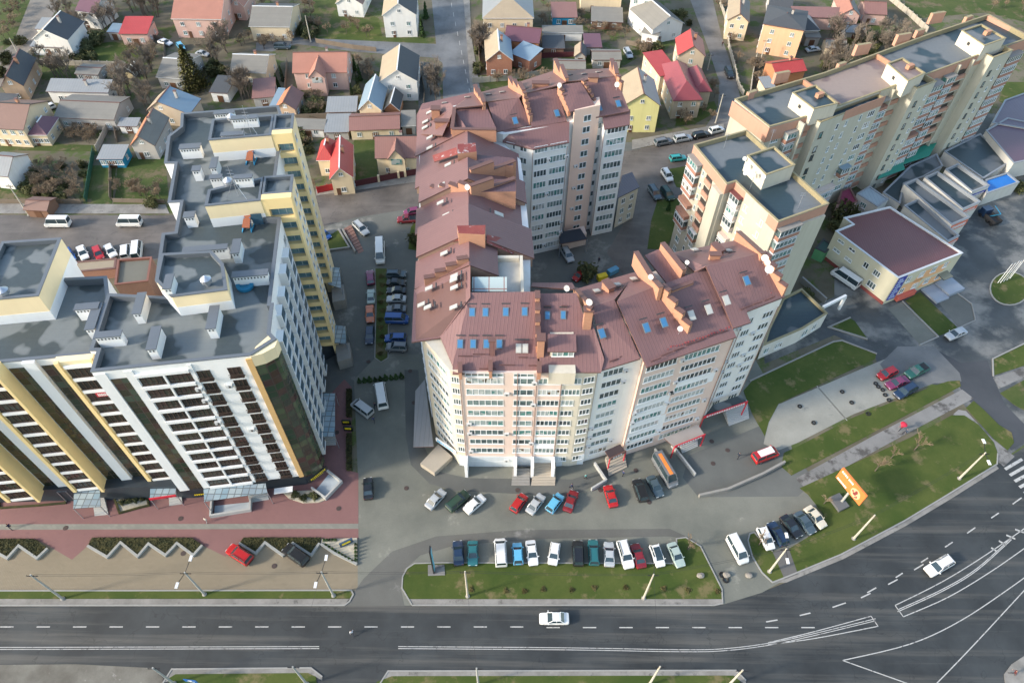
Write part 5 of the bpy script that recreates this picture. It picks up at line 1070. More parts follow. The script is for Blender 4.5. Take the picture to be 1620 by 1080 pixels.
for k in range(8):
    for j in range(2 + (k % 2)): s = a + d * (.75 + .55 * j) + n * .19; mb.box((*s, 7.2 - .75 * k), (.42, .05, .42), math.atan2(d.y, d.x))
mb.build('lettering', plain('sign_pale_blue', (.45, .55, .75), .5), sg)
mb = MB(); mb.beam((*(a + d * 3 + n * .4), .9), (*(a + d * 8 + n * .4), .9), .8, 1.2, 0); mb.build('red_ramp_wall', plain('coral_paint', (.60, .14, .10), .6), com)
mb = MB(); mb.slope([(*(a + d * 13.5 + n * 1.8), 3.3), (*(a + d * 16.2 + n * 1.8), 3.3), (*(a + d * 16.2), 3.5), (*(a + d * 13.5), 3.5)], .15); mb.build('canopy', [seam_roof('olive_tin', (.2, .2, .15), .5), DARK], com)
mb = MB(); mb.prism([tuple(a + d * u + n * v) for u, v in ((10.5, 4.6), (14.0, 4.6), (14.0, .2), (10.5, .2))], 0, .5, 0); mb.prism([tuple(a + d * u + n * v) for u, v in ((14.2, 4.2), (18.6, 4.2), (18.6, .2), (14.2, .2))], 0, .9, 0); mb.build('entrance_deck', plain('blue_grey_tiles', (.30, .34, .40), .5), com)
a2, b2 = Vector(CP[0]), Vector(CP[1]); d2 = (b2 - a2).normalized(); n2 = Vector((d2.y, -d2.x)); mb = MB(); mb.beam((*(a2 + n2 * .05), .4), (*(b2 + n2 * .05), .4), .1, .8, 0); mb.build('red_plinth', plain('plinth_red', (.26, .07, .06), .7), com)
SHOPW = stained_wall('shop_white', (.60, .58, .53), amt=.35); RIM = plain('pale_rim', (.27, .29, .31), .6); CORAL = plain('coral_sign', (.72, .20, .12), .5)
hall('shop', 'flat roofed shop bar beside the maroon office roof with pale rim', [(1430.6, 324.6), (1500, 381.6), (1518, 372.5), (1453, 314.4)], 4.6, SHOPW, BITU, RIM, .7, sign=(1, 2, 3.6, .9, [CORAL, WHITE], .2, 3.6))
hall('shop', 'long flat roofed shop bar with a coral red sign board on its end', [(1430.6, 291), (1506, 355), (1534.4, 343), (1450, 282)], 5.2, SHOPW, BITU, RIM, .8, sign=(1, 2, 3.9, 1.6, [CORAL, WHITE], .3, 5.4))
hall('shop', 'flat roofed shop bar between the coral signed bar and the shortest bar', [(1463, 280), (1524, 330.7), (1551.8, 318.5), (1483.5, 270.6)], 5.0, SHOPW, BITU, RIM, .8, sign=(1, 2, 3.8, .9, [CORAL, WHITE], .3, 5.2))
hall('shop', 'shortest flat roofed shop bar next to the bright blue roof', [(1495.7, 267.6), (1538.5, 303), (1566, 293), (1516, 258.4)], 4.8, SHOPW, BITU, RIM, .8, sign=(1, 2, 3.4, .7, [SIGNV, WHITE], .3, 5.0))
hall('shop_hall', 'low white hall with a bright blue flat roof', [(1561, 306), (1613, 288), (1594, 272.7), (1559, 284)], 3.8, SHOPW, plain('bright_blue_roof', (.02, .17, .52), .5, var=.3), RIM, .3)
hall('store_hall', 'low dark roofed hall filling the yard behind the long slab block', [(1494, 239), (1556, 282), (1601, 254), (1551, 211)], 3.4, SHOPW, BITU, RIM, .3)
hall('store_hall', 'low dark roofed hall between the crimson lean-to and the shop bars', [(1397, 304), (1424, 322), (1431, 290), (1462, 279), (1492, 262), (1482, 243), (1440, 262)], 3.2, SHOPW, BITU, RIM, .3)
hall('market_hall', 'purple roofed hall with white walls at the edge of the frame beside the dark hall', [(1560, 206), (1604, 258), (1660, 246), (1660, 200), (1594, 186)], 5.0, SHOPW, seam_roof('purple_roof', (.11, .06, .09), .6, .4), RIM, .3)
hall('warehouse', 'large plum coloured flat roof warehouse beyond the end of the slab block', [(1570, 194), (1640, 206), (1700, 190), (1640, 140), (1590, 158)], 5.0, SHOPW, seam_roof('plum_roof', (.13, .105, .14), .8, .5), RIM, .2)
hall('lean_to', 'crimson roofed lean-to against the foot of the slab block', [(1325, 322), (1344, 327), (1357, 318), (1345, 296), (1331, 301)], 4.0, stained_wall('rose_wall', (.5, .32, .3)), plain('crimson_roof', (.20, .03, .07), .45), TRIMB, .15, [(0, 1, [2.2], [(1.6, 1.4, 3)])])
hall('lean_to', 'white lean-to with a pale blue grey metal roof beside the crimson lean-to', [(1356, 306), (1389, 327), (1406, 315), (1376, 294)], 4.2, SHOPW, seam_roof('pale_blue_tin', (.30, .37, .42), .8, .4), RIM, .15, [(0, 1, [2.4], [(2.5, 1.6, 3)])])
es, EP = hall('pavilion', 'low pavilion with wet dark flat roof beside the play lawn', [(1208, 546), (1269, 520), (1309.5, 495), (1268.6, 456), (1240, 470), (1216, 520)], 4.4, SHOPW, BITU, MOSS, .5)
f = Facade(es); f.line(EP[1], EP[2], 2.0, [(1.8, 1.6, 2), (4.6, 1.2, 2)], h=1.8); f.line(EP[0], EP[1], 2.0, [(1.5, 1.2, 2), (4.5, 1.8, 3)], h=1.6); f.finish()
gt = thing('gateway', 'white gate frame joined to the pavilion by the yard with the white box van', 'gateway', (*W(1322, 498).xy, 0)); mb = MB(); p, q = W(1302, 486, 4.0), W(1338, 468, 4.0); mb.beam(p, q, .5, .6); mb.build('lintel', WHITE, gt); mb = MB(); mb.beam((q.x, q.y, 0), (q.x, q.y, 3.7), .5, .5); mb.build('gate_post', WHITE, gt)
sp = thing('yard_wall', 'low concrete wall along the yard beside the tower foot', 'wall', (*W(1290, 470).xy, 0)); mb = MB(); ribbon(mb, Wp([(1266, 446), (1304, 480)]), .4, 0, 1.6); mb.build('coping', CONC, sp)
hall('kiosk', 'small green doored kiosk beside the cream office back corner', [(1290, 392), (1306, 400), (1318, 388), (1303, 377)], 3.0, stained_wall('kiosk_green', (.10, .26, .12)), plain('dark_green_tin', (.04, .09, .08), .5), DARK, .15)

# low buildings behind the left block
hall('annex', 'brown brick annex with a square olive felt roof', [(181, 450), (234, 444), (240, 406), (186, 410)], 7.0, brick_mat('brown_brick', (.25, .12, .09), (.2, .1, .08), (.3, .25, .2)), plain('olive_felt', (.14, .14, .12), .8), plain('rust_coping', (.2, .09, .07), .6), .5)
hall('garage_row', 'row of low tan roofed garages behind the row of parked cars', [(108, 431), (182, 424), (184, 408), (116, 414)], 2.8, BRRED, plain('tan_felt', (.30, .25, .18), .85, var=.25), TRIMB, .15)
hall('stair_annex', 'cream stair annex with a dark recess beside the left roof tower', [(92, 424), (107, 436), (108, 412), (98, 409)], 22.0, YPALE, FELT2, CAPG, .4)
# ------------------------------------------------------------------ hillside houses, sheds, walls
FOOT = []          # footprints, so that plants keep clear of them
def wallm(n, c): return stained_wall(n, c, amt=.3)
W_WHITE, W_CREAM, W_PINK, W_GREY, W_BEIGE, W_YEL, W_TAN = wallm('house_white', (.74, .73, .69)), wallm('house_cream', (.66, .55, .38)), wallm('house_pink', (.60, .40, .34)), wallm('house_grey', (.42, .40, .37)), wallm('house_beige', (.52, .43, .32)), wallm('house_lemon', (.74, .70, .32)), wallm('house_tan', (.50, .36, .25))
W_BRICK = brick_mat('house_red_brick', (.40, .15, .08), (.34, .12, .07), (.34, .26, .2)); W_PEACH = wallm('house_peach', (.72, .46, .28)); W_BLUE = wallm('shed_blue', (.03, .26, .42)); W_BROWN = wallm('shed_brown', (.22, .13, .09)); W_ORANGE = brick_mat('orange_clay_block', (.55, .22, .09), (.48, .18, .07), (.38, .24, .16))
R_SLATE = seam_roof('asbestos_sheet', (.21, .20, .175), .35, .8, 1.75, .35); R_DARK = seam_roof('dark_shingle', (.075, .08, .085), .5, .7, .35); R_BROWN = seam_roof('brown_tile', (.22, .13, .10), .4, .55, .4); R_SALMON = seam_roof('salmon_tile', (.38, .175, .125), .4, .6, .4, .35); R_RED = seam_roof('red_sheet', (.42, .055, .05), .5, .45, 0, .35); R_CRIM = seam_roof('crimson_sheet', (.27, .065, .075), .45, .4, .4)
R_ORANGE = seam_roof('orange_tile', (.50, .19, .09), .35, .6, .35); R_BLUE = seam_roof('blue_tin', (.22, .30, .37), .6, .3, 0, .45); R_TAN_SUNLIT = seam_roof('tan_and_sunlit_sheet', (.36, .29, .20), .4, .7, .6, .35); R_GREY = seam_roof('grey_tin', (.26, .27, .27), .7, .45, 0, .3); R_PLUM = seam_roof('plum_sheet', (.15, .07, .09), .45, .45, .4); R_MAR = seam_roof('rust_brown_sheet', (.25, .13, .11), .5, .55, 0)  # the tan sheet also paints sunlight onto west slopes of darker roofs
TRIMS = {'w': WHITE, 'd': DARK, 'b': TRIMB}; DOOR = plain('door_brown', (.14, .07, .04), .5)
def hash_(s): return sum(ord(c) * (i + 1) for i, c in enumerate(s))
def house(label, A, B, Cc, ze, zr, typ, wm, rm, rm2=None, name='house', cat='house', trim='b', win=None, chim=0, over=.35, shift=.5, door=True, cross=None, group=None):
    a, b, c = W(*A, ze), W(*B, ze), W(*Cc, ze); u = (b - a); w = u.length; u.normalize(); v = Vector((-u.y, u.x, 0)); dep = (c - b).dot(v)
    if dep < 2: dep = 2.5
    Q = lambda s, t, z: Vector((a.x + u.x * s + v.x * t, a.y + u.y * s + v.y * t, z))
    r = thing(name, label, cat, tuple(Q(w / 2, dep / 2, 0)), group); o = over; TR = TRIMS[trim]; m2 = rm2 or rm
    FOOT.append([Q(-1, -1, 0).xy, Q(w + 1, -1, 0).xy, Q(w + 1, dep + 1, 0).xy, Q(-1, dep + 1, 0).xy])
    X0, X1, Y0, Y1 = o, w - o, o, dep - o; poly = [Q(X0, Y0, 0), Q(X1, Y0, 0), Q(X1, Y1, 0), Q(X0, Y1, 0)]
    mb = MB(); mb.prism([tuple(p.xy) for p in poly], 0, ze - .1, 0)
    rid = w * shift if typ == 'gy' else dep * shift
    if typ == 'gy':
        for y in (Y0, Y1): mb.face([Q(X0, y, ze - .1), Q(X1, y, ze - .1), Q(rid, y, zr - .2)], 0, [(0, 0), (w, 0), (rid, zr - ze)])
    if typ == 'gx':
        for x in (X0, X1): mb.face([Q(x, Y0, ze - .1), Q(x, Y1, ze - .1), Q(x, rid, zr - .2)], 0, [(0, 0), (dep, 0), (rid, zr - ze)])
    mb.build('wall', wm, r)
    S = []
    if typ == 'gy': S = [([Q(0, 0, ze), Q(rid, 0, zr), Q(rid, dep, zr), Q(0, dep, ze)], rm), ([Q(rid, 0, zr), Q(w, 0, ze), Q(w, dep, ze), Q(rid, dep, zr)], m2)]  # where two roofings are given, left slope is coloured as sunlit, right as shaded
    elif typ == 'gx': S = [([Q(0, 0, ze), Q(w, 0, ze), Q(w, rid, zr), Q(0, rid, zr)], rm), ([Q(0, rid, zr), Q(w, rid, zr), Q(w, dep, ze), Q(0, dep, ze)], m2)]
    elif typ == 'hip':
        if w > dep: k = dep / 2; e, f = Q(k, k, zr), Q(w - k, k, zr); S = [([Q(0, 0, ze), Q(w, 0, ze), f, e], rm), ([Q(w, 0, ze), Q(w, dep, ze), f], m2), ([Q(w, dep, ze), Q(0, dep, ze), e, f], rm), ([Q(0, dep, ze), Q(0, 0, ze), e], m2)]
        else: k = w / 2; e, f = Q(k, k, zr), Q(k, dep - k, zr); S = [([Q(0, 0, ze), Q(w, 0, ze), e], rm), ([Q(w, 0, ze), Q(w, dep, ze), f, e], m2), ([Q(w, dep, ze), Q(0, dep, ze), f], rm), ([Q(0, dep, ze), Q(0, 0, ze), e, f], m2)]
    elif typ == 'shed': S = [([Q(0, 0, ze), Q(w, 0, ze), Q(w, dep, zr), Q(0, dep, zr)], rm)]
    for pts, m in S: mb = MB(); mb.slope(pts, .16); mb.build('roof', [m, TR], r)
    if typ in ('gx', 'gy', 'hip'):
        p, q = (Q(rid, 0, zr), Q(rid, dep, zr)) if typ == 'gy' else (Q(0, rid, zr), Q(w, rid, zr)) if typ == 'gx' else (e, f)
        mb = MB(); mb.beam(p + Vector((0, 0, .03)), q + Vector((0, 0, .03)), .3, .14); mb.build('ridge_cap', TR, r)
    fac = Facade(r); nf = max(1, int(ze / 2.7)); nw = win if win is not None else max(1, int(w / 3.4))
    for k in range(nf):
        z = 1.55 + k * 2.75
        if nw: fac.line(poly[0], poly[1], z, [((w - 2 * o) * (i + .5) / nw, 1.15, 2) for i in range(nw)], h=1.25)
        if win != 0:
            nd = max(1, int(dep / 4))
            for pp, qq in ((poly[1], poly[2]), (poly[3], poly[0])): fac.line(pp, qq, z, [((dep - 2 * o) * (i + .5) / nd, 1.0, 2) for i in range(nd)], h=1.2)
    if typ == 'gy' and zr - ze > 2 and win != 0: fac.line(poly[0], poly[1], ze + (zr - ze) * .32, [(rid - o, 1.0, 2)], h=1.0)
    fac.finish()
    if door and name == 'house': p = Q(w * .3 if nw % 2 == 0 else w * .28, Y0 - .03, 1.0); mb = MB(); mb.box(tuple(p), (.95, .08, 2.0), math.atan2(u.y, u.x)); mb.build('door', DOOR, r)
    elif name != 'house': p = Q(w * .5, Y0 - .03, .95); mb = MB(); mb.box(tuple(p), (min(1.6, w * .4), .08, 1.9), math.atan2(u.y, u.x)); mb.build('door', DOOR, r)
    if not chim and name == 'house' and typ in ('gx', 'gy') and hash_(label) % 3: chim = 1 + hash_(label) % 2
    if chim:
        p = Q(w * .62, dep * .55, zr); mb = MB(); mb.box((p.x, p.y, zr - .1), (.6, .6, 2.0), math.atan2(u.y, u.x)); ch = mb.build('chimney', ORB if chim == 1 else W_GREY, r); mb = MB(); mb.box((p.x, p.y, zr + .95), (.8, .8, .14), math.atan2(u.y, u.x)); mb.build('cap', TRIMB, ch)
    if cross:                                     # front cross gable: (start, end, projection, peak)
        s0, s1, pr, zp = cross; mid = (s0 + s1) / 2 * w; x0, x1 = s0 * w, s1 * w; kk = rid if typ == 'gx' else dep / 2
        mb = MB(); mb.prism([tuple(Q(x0 + .2, -pr, 0).xy), tuple(Q(x1 - .2, -pr, 0).xy), tuple(Q(x1 - .2, kk * .5, 0).xy), tuple(Q(x0 + .2, kk * .5, 0).xy)], 0, ze + .15, 0); mb.face([Q(x0 + .2, -pr, ze + .15), Q(x1 - .2, -pr, ze + .15), Q(mid, -pr, zp - .15)], 0); mb.build('wall', wm, r)
        for x, m in ((x0, rm), (x1, m2)): mb = MB(); mb.slope([Q(x, -pr - .3, ze + .2), Q(mid, -pr - .3, zp), Q(mid, kk, zp), Q(x, kk, ze + .2)], .15); mb.build('roof', [m, TR], r)
        mb = MB(); mb.box(tuple(Q(mid, -pr - .04, ze - .6)), ((x1 - x0) * .6, .1, 1.6), math.atan2(u.y, u.x)); mb.build('window', GLASS, r)
    return r
H = house
H('white house with a dark shingle roof and tan sunlit slope by the dirt lane', (50, 62), (107, 64), (134, 34), 5.2, 8.2, 'gy', W_WHITE, R_TAN_SUNLIT, R_DARK, shift=.45, trim='w')
H('small white house with a plum roof behind the dark shingled white house', (118, 17), (150, 22), (152, -4), 5.2, 7.4, 'gx', W_WHITE, R_PLUM, trim='w'); H('white lean-to garage with a pale flat roof below the dark shingled white house', (46, 74), (96, 76), (98, 62), 2.8, 3.4, 'shed', W_WHITE, R_GREY, name='garage', cat='garage', win=0)
H('small white outbuilding at the lane with a grey roof left of the dark shingled house', (54, 46), (80, 47), (82, 32), 3.0, 3.8, 'shed', W_WHITE, R_GREY, name='shed', cat='shed', win=1)
H('pink garage with a bright red shed roof behind the green lawn', (187, 54), (233, 54), (235, 33), 3.6, 5.0, 'shed', W_PINK, R_RED, name='garage', cat='garage', win=2); H('little grey lean-to beside the red roofed pink garage', (168, 51), (188, 52), (189, 39), 2.6, 3.0, 'shed', W_GREY, R_BLUE, name='shed', cat='shed', win=0)
H('large pink house with a broad salmon tile roof at the top edge', (270, 30), (350, 31), (352, -8), 6.0, 9.5, 'gx', W_PINK, R_SALMON, win=3, trim='w'); H('pink house corner with a salmon gable beyond the large pink house', (362, 10), (386, 11), (386, -14), 4.5, 7, 'gy', W_PINK, R_SALMON, trim='w')
H('brown brick house with sunlit tan and near-black roof slopes by the dirt lane', (0, 139), (37, 136), (64, 92), 4.4, 7.6, 'gy', W_TAN, R_TAN_SUNLIT, R_DARK, chim=1)
H('long white house with a low grey roof left of the big grey barn', (72, 145), (171, 147), (173, 132), 3.6, 4.8, 'shed', W_WHITE, R_GREY, win=3, chim=2)
H('long barn with weathered dark slate sheets behind the white car', (84, 186), (180, 190), (185, 152), 3.4, 5.0, 'gx', W_GREY, R_SLATE, name='barn', cat='barn', win=4)
H('cream house with a brown tile roof at the left edge', (-20, 203), (37, 206), (42, 158), 5.4, 8.6, 'gx', W_CREAM, R_BROWN, win=4, trim='d'); H('cream porch house with a dark plum hip roof next to the brown roofed cream house', (42, 214), (74, 214), (86, 185), 3.4, 5.4, 'hip', W_CREAM, R_PLUM, win=3, trim='w')
H('beige house with one blue grey roof slope beside the bare trees', (231, 175), (300, 181), (304, 155), 4.2, 7.2, 'gy', W_BEIGE, R_TAN_SUNLIT, R_BLUE, shift=.35); H('barn with a grey slate sheet roof left of the tall spruce', (246, 122), (291, 125), (292, 84), 3.6, 5.6, 'gx', W_GREY, R_SLATE, name='barn', cat='barn', win=2, trim='w')
H('grey house with an orange and a plain dark slope behind the white tower block', (205, 231), (245, 231), (259, 186), 4.2, 7.0, 'gy', W_GREY, R_ORANGE, R_SLATE, trim='b'); H('bright blue shed with a grey roof at the garden corner', (152, 252), (194, 252), (202, 231), 2.8, 3.3, 'shed', W_BLUE, R_GREY, name='shed', cat='shed', win=4)
H('tiny grey hut with a red door between the barn and the orange roofed house', (185, 200), (217, 200), (217, 188), 2.4, 2.8, 'shed', W_WHITE, R_GREY, name='shed', cat='shed', win=1); H('white garden shed with a blue black roof right of the spruce', (330, 146), (360, 148), (364, 124), 3.0, 3.8, 'shed', W_WHITE, R_DARK, name='shed', cat='shed', win=0)
H('house with a white ridged grey slate roof right of the spruce', (363, 114), (421, 116), (424, 85), 4.0, 6.4, 'gx', W_CREAM, R_SLATE, win=3, trim='w'); H('pale house with a grey sheet roof by the crossing lane and the parked dark car', (393, 42), (458, 43), (463, 6), 4.6, 7.2, 'gx', W_CREAM, R_SLATE, R_DARK, win=3, trim='w')
H('low grey garden shed beside the two white tunnels', (117, 117), (155, 119), (157, 102), 2.6, 3.2, 'gx', W_GREY, R_SLATE, name='shed', cat='shed', win=3); H('brown hut in the overgrown plot by the street', (36, 332), (74, 334), (82, 312), 2.4, 3.4, 'gx', W_BROWN, R_BROWN, name='shed', cat='shed', win=0)
H('salmon roofed house with a glazed central gable and two roof slopes', (462, 116), (549, 115), (550, 82), 5.4, 8.4, 'gx', W_PINK, R_SALMON, win=2, trim='b', cross=(.32, .62, 2.6, 8.0))
H('white house with blue grey and tan slopes and white verges', (599, 130), (661, 129), (661, 88), 6.0, 9.4, 'gy', W_WHITE, R_TAN_SUNLIT, R_DARK, win=2, trim='w'); H('white three storey house with tan and black slopes at the top edge beside the lane', (604, 25), (659, 24), (655, -14), 7.0, 10.6, 'gy', W_WHITE, R_TAN_SUNLIT, R_DARK, win=2, trim='w')
H('white house with a tan roof half cut by the top edge', (530, 6), (574, 8), (578, -22), 4.2, 7.0, 'gy', W_WHITE, R_TAN_SUNLIT, R_BROWN, trim='w')
H('barn with a shiny blue metal roof between houses', (566, 174), (604, 175), (605, 134), 4.0, 7.0, 'gy', W_CREAM, R_BLUE, R_BLUE, name='barn', cat='barn', win=1, trim='w'); H('flat grey shed roof with a red back edge left of the shiny blue barn', (515, 178), (564, 177), (566, 156), 3.2, 4.0, 'shed', W_GREY, R_GREY, name='shed', cat='shed', win=0)
H('outbuilding with orange and dark red roof slopes beside a pale blue lean-to', (434, 172), (468, 174), (477, 147), 3.2, 5.4, 'gy', W_TAN, R_ORANGE, R_MAR, name='outbuilding', cat='shed'); H('pale blue sheet lean-to left of the orange roofed outbuilding', (424, 171), (436, 172), (444, 143), 2.8, 3.6, 'shed', W_GREY, R_BLUE, name='shed', cat='shed', win=0)
H('low brown roofed shed behind the white tower block', (398, 156), (435, 153), (437, 126), 2.8, 3.6, 'shed', W_GREY, R_MAR, name='shed', cat='shed', win=1); H('small ochre gabled shed with tan and black slopes', (606, 174), (632, 175), (634, 150), 2.8, 5.0, 'gy', W_ORANGE, R_TAN_SUNLIT, R_DARK, name='shed', cat='shed', win=0, trim='w')
H('long outbuilding with a rust brown sheet roof', (552, 207), (633, 204), (634, 177), 3.0, 4.6, 'gx', W_CREAM, R_MAR, name='outbuilding', cat='shed', win=3); H('grey shed with a white edged roof next to the rust brown outbuilding', (634, 200), (658, 199), (658, 178), 2.8, 3.6, 'shed', W_GREY, R_SLATE, name='shed', cat='shed', win=0, trim='w')
H('low garden shed with green and grey sheets behind the yellow balconies', (460, 204), (512, 206), (513, 191), 2.5, 3.0, 'shed', W_WHITE, R_SLATE, name='shed', cat='shed', win=2); H('small shed with pale patched roof between the low green shed and the rust brown outbuilding', (512, 210), (552, 209), (552, 182), 2.5, 3.0, 'shed', W_GREY, R_GREY, name='shed', cat='shed', win=1)
H('cream house under bright red roofs with a red garage door', (521, 284), (559, 281), (553, 230), 5.0, 8.0, 'gy', W_CREAM, R_RED, win=1, trim='w'); H('side wing with a bright red hip roof of the cream house', (500, 254), (528, 254), (545, 224), 4.8, 7.6, 'hip', W_CREAM, R_RED, win=1, trim='w', chim=1, door=False)
H('cream house with a brown tile roof and a dormer beside the brown roofed block', (593, 251), (660, 250), (659, 215), 5.2, 8.4, 'gx', W_CREAM, R_MAR, win=2, trim='d', cross=(.3, .72, .6, 8.2))
H('large straw coloured house with a tan and grey hip roof', (763, 29), (845, 29), (840, -6), 6.6, 9.6, 'hip', W_CREAM, R_TAN_SUNLIT, R_GREY, win=4, trim='w'); H('red brick house with tan and blue grey slopes and white verges', (768, 97), (812, 96), (832, 62), 5.0, 8.2, 'gy', W_BRICK, R_TAN_SUNLIT, R_BLUE, win=2, trim='w', chim=1); H('orange brick and white house with a plum roof', (797, 64), (853, 69), (852, 44), 4.8, 7.0, 'gx', W_ORANGE, R_PLUM, win=2, trim='b'); H('blue roofed lean-to against the red brick house', (806, 84), (838, 97), (834, 72), 4.0, 5.0, 'shed', W_BRICK, R_BLUE, name='outbuilding', cat='shed', win=1)
H('shed with a rusty brown sheet roof and blue front', (873, 28), (914, 28), (914, 8), 3.0, 4.0, 'shed', W_BLUE, R_MAR, name='shed', cat='shed', win=2); H('large cream building cut by the top edge', (918, -8), (986, -6), (988, -30), 5.5, 7.0, 'gx', W_CREAM, R_SLATE, win=0); H('tall white three storey house standing on end at the top edge', (997, -10), (1034, -6), (1036, -40), 9.5, 11.0, 'hip', W_WHITE, R_DARK, win=2); H('white gabled house with grey slate roof below the tall white house', (1032, 48), (1083, 37), (1078, -2), 4.8, 8.0, 'gy', W_WHITE, R_SLATE, R_DARK, win=2, trim='w'); H('white lean-to under grey slate against the white gabled house', (1014, 52), (1042, 58), (1046, 34), 3.2, 4.4, 'shed', W_WHITE, R_SLATE, name='outbuilding', cat='shed', win=1, trim='w')
H('long white shed with a pale roof edge in the back gardens', (858, 52), (923, 52), (924, 42), 2.8, 3.2, 'shed', W_WHITE, R_SLATE, name='shed', cat='shed', win=0, trim='w'); H('shed with a flat plum roof in the back gardens', (925, 75), (953, 75), (953, 55), 2.6, 3.0, 'shed', W_GREY, R_PLUM, name='shed', cat='shed', win=0); H('large slate roofed shed left of the silver car in the back gardens', (937, 95), (984, 95), (986, 78), 2.8, 3.8, 'gx', W_GREY, R_SLATE, name='shed', cat='shed', win=2)
H('slate roofed shed directly behind the rear wing firewall', (875, 109), (927, 110), (928, 94), 2.8, 3.8, 'gx', W_CREAM, R_SLATE, name='shed', cat='shed', win=1); H('black roofed hut among clutter in the back gardens', (858, 77), (894, 77), (894, 60), 2.6, 3.4, 'shed', W_BROWN, R_DARK, name='shed', cat='shed', win=1); H('small dark gabled hut between the two slate sheds', (908, 90), (928, 91), (930, 74), 2.4, 4.0, 'gy', W_GREY, R_TAN_SUNLIT, R_DARK, name='shed', cat='shed', win=0); H('grey lean-to under a broad slate roof behind the washing line', (935, 34), (986, 36), (987, 16), 2.6, 3.4, 'shed', W_BROWN, R_SLATE, name='shed', cat='shed', win=2)
H('lemon yellow three storey house with tan and blue grey slopes', (985, 168), (1046, 168), (1032, 126), 8.0, 11.6, 'gy', W_YEL, R_TAN_SUNLIT, R_GREY, win=2, trim='b')
H('flat crimson red roofed wing of the villa', (1044, 121), (1076, 116), (1066, 78), 6.0, 6.4, 'shed', W_BEIGE, R_RED, win=1); H('bright red gabled wing at the back of the villa', (1072, 88), (1117, 90), (1107, 62), 6.0, 9.0, 'gy', W_BEIGE, R_RED, R_CRIM, win=1, door=False); H('crimson hip roofed villa with stepped bays by the lane', (1065, 160), (1112, 158), (1112, 100), 5.6, 9.0, 'hip', W_BEIGE, R_CRIM, win=2); H('stepped side bay with a crimson hip roof on the villa', (1100, 146), (1127, 145), (1122, 108), 5.2, 7.6, 'hip', W_BEIGE, R_CRIM, win=1, door=False)
H('tall peach house with a broken dark roof and stained walls', (1207, 38), (1274, 49), (1292, 20), 9.0, 10.4, 'hip', W_PEACH, R_DARK, win=2, chim=2); H('orange brick outhouse with a bright red roof behind the slab block', (1228, 119), (1277, 112), (1271, 90), 4.0, 5.6, 'gx', W_ORANGE, R_RED, win=0); H('cream house with a slate roof at the top beside the lane', (1150, 32), (1186, 36), (1194, 4), 6.0, 8.4, 'gy', W_CREAM, R_TAN_SUNLIT, R_SLATE, win=2)
H('house with a dark roof and a pale hip right of the peach house', (1240, 50), (1298, 48), (1294, 24), 4.0, 7.0, 'hip', W_GREY, R_DARK, R_GREY, win=2, trim='w'); H('long pinkish walled house with a flat rusty roof', (1256, 27), (1340, 29), (1338, 16), 4.0, 4.8, 'shed', W_PINK, R_MAR, win=2); H('small pink house with white annex at the top edge', (1329, 24), (1362, 26), (1360, -2), 4.4, 6.6, 'gy', W_PINK, R_SALMON, R_SLATE, win=1); H('grey arched shed right of the bare trees', (1338, 52), (1371, 52), (1370, 38), 2.6, 3.8, 'gx', W_GREY, R_GREY, name='shed', cat='shed', win=0); H('dark roofed cottage at the top edge left of the long pinkish house', (1216, 10), (1254, 14), (1256, -10), 4.0, 6.0, 'gx', W_GREY, R_DARK, win=1); H('small house with rose roof beyond the bare trees at the top', (1368, 22), (1404, 24), (1404, 4), 3.6, 5.6, 'gx', W_PINK, R_MAR, win=1)
H('shed with a slate roof and red doors behind the peach house', (1275, 60), (1300, 60), (1300, 47), 2.8, 3.4, 'shed', W_GREY, R_SLATE, name='shed', cat='shed', win=0); H('two peaked old shed among the bare trees behind the slab block', (1306, 76), (1340, 78), (1340, 64), 2.4, 3.8, 'gx', W_CREAM, R_SLATE, name='shed', cat='shed', win=0)
H('small tin roofed outhouse at the street bend near the slab block', (1210, 140), (1228, 138), (1226, 122), 3.0, 3.6, 'shed', W_CREAM, R_GREY, name='shed', cat='shed', win=0); H('low slate roofed shed at the left edge below the dark lane', (-20, 170), (14, 172), (18, 152), 2.8, 3.6, 'shed', W_GREY, R_DARK, name='shed', cat='shed', win=0)
H('pale grey house roof corner at the left edge above the street', (-30, 276), (12, 280), (6, 240), 4.0, 6.5, 'gx', W_WHITE, R_GREY, win=0)
for x, lab in ((187, 'left one of two white polytunnels beyond the bare trees'), (211, 'right one of two white polytunnels beyond the bare trees')):
    p = W(x, 115); t = thing('polytunnel', lab, 'greenhouse', tuple(p)); mb = MB(); n = 8
    for i in range(n):
        a0, a1 = math.pi * i / n, math.pi * (i + 1) / n; f = lambda a, y: (p.x + math.cos(a) * 1.7 + y * .1, p.y + y, math.sin(a) * 2.1); mb.face([f(a0, -3), f(a1, -3), f(a1, 3), f(a0, 3)])
    mb.build('film', plain('polytunnel_film', (.62, .60, .50), .35), t); mb = MB()
    for y in (-3, 3): mb.face([(p.x + math.cos(math.pi * i / n) * 1.68 + y * .1, p.y + y, math.sin(math.pi * i / n) * 2.08) for i in range(n + 1)])
    mb.build('end_wall', plain('tunnel_end', (.6, .5, .3), .6), t); FOOT.append([(p + Vector(q)).xy for q in ((-2, -4, 0), (2, -4, 0), (2, 4, 0), (-2, 4, 0))])

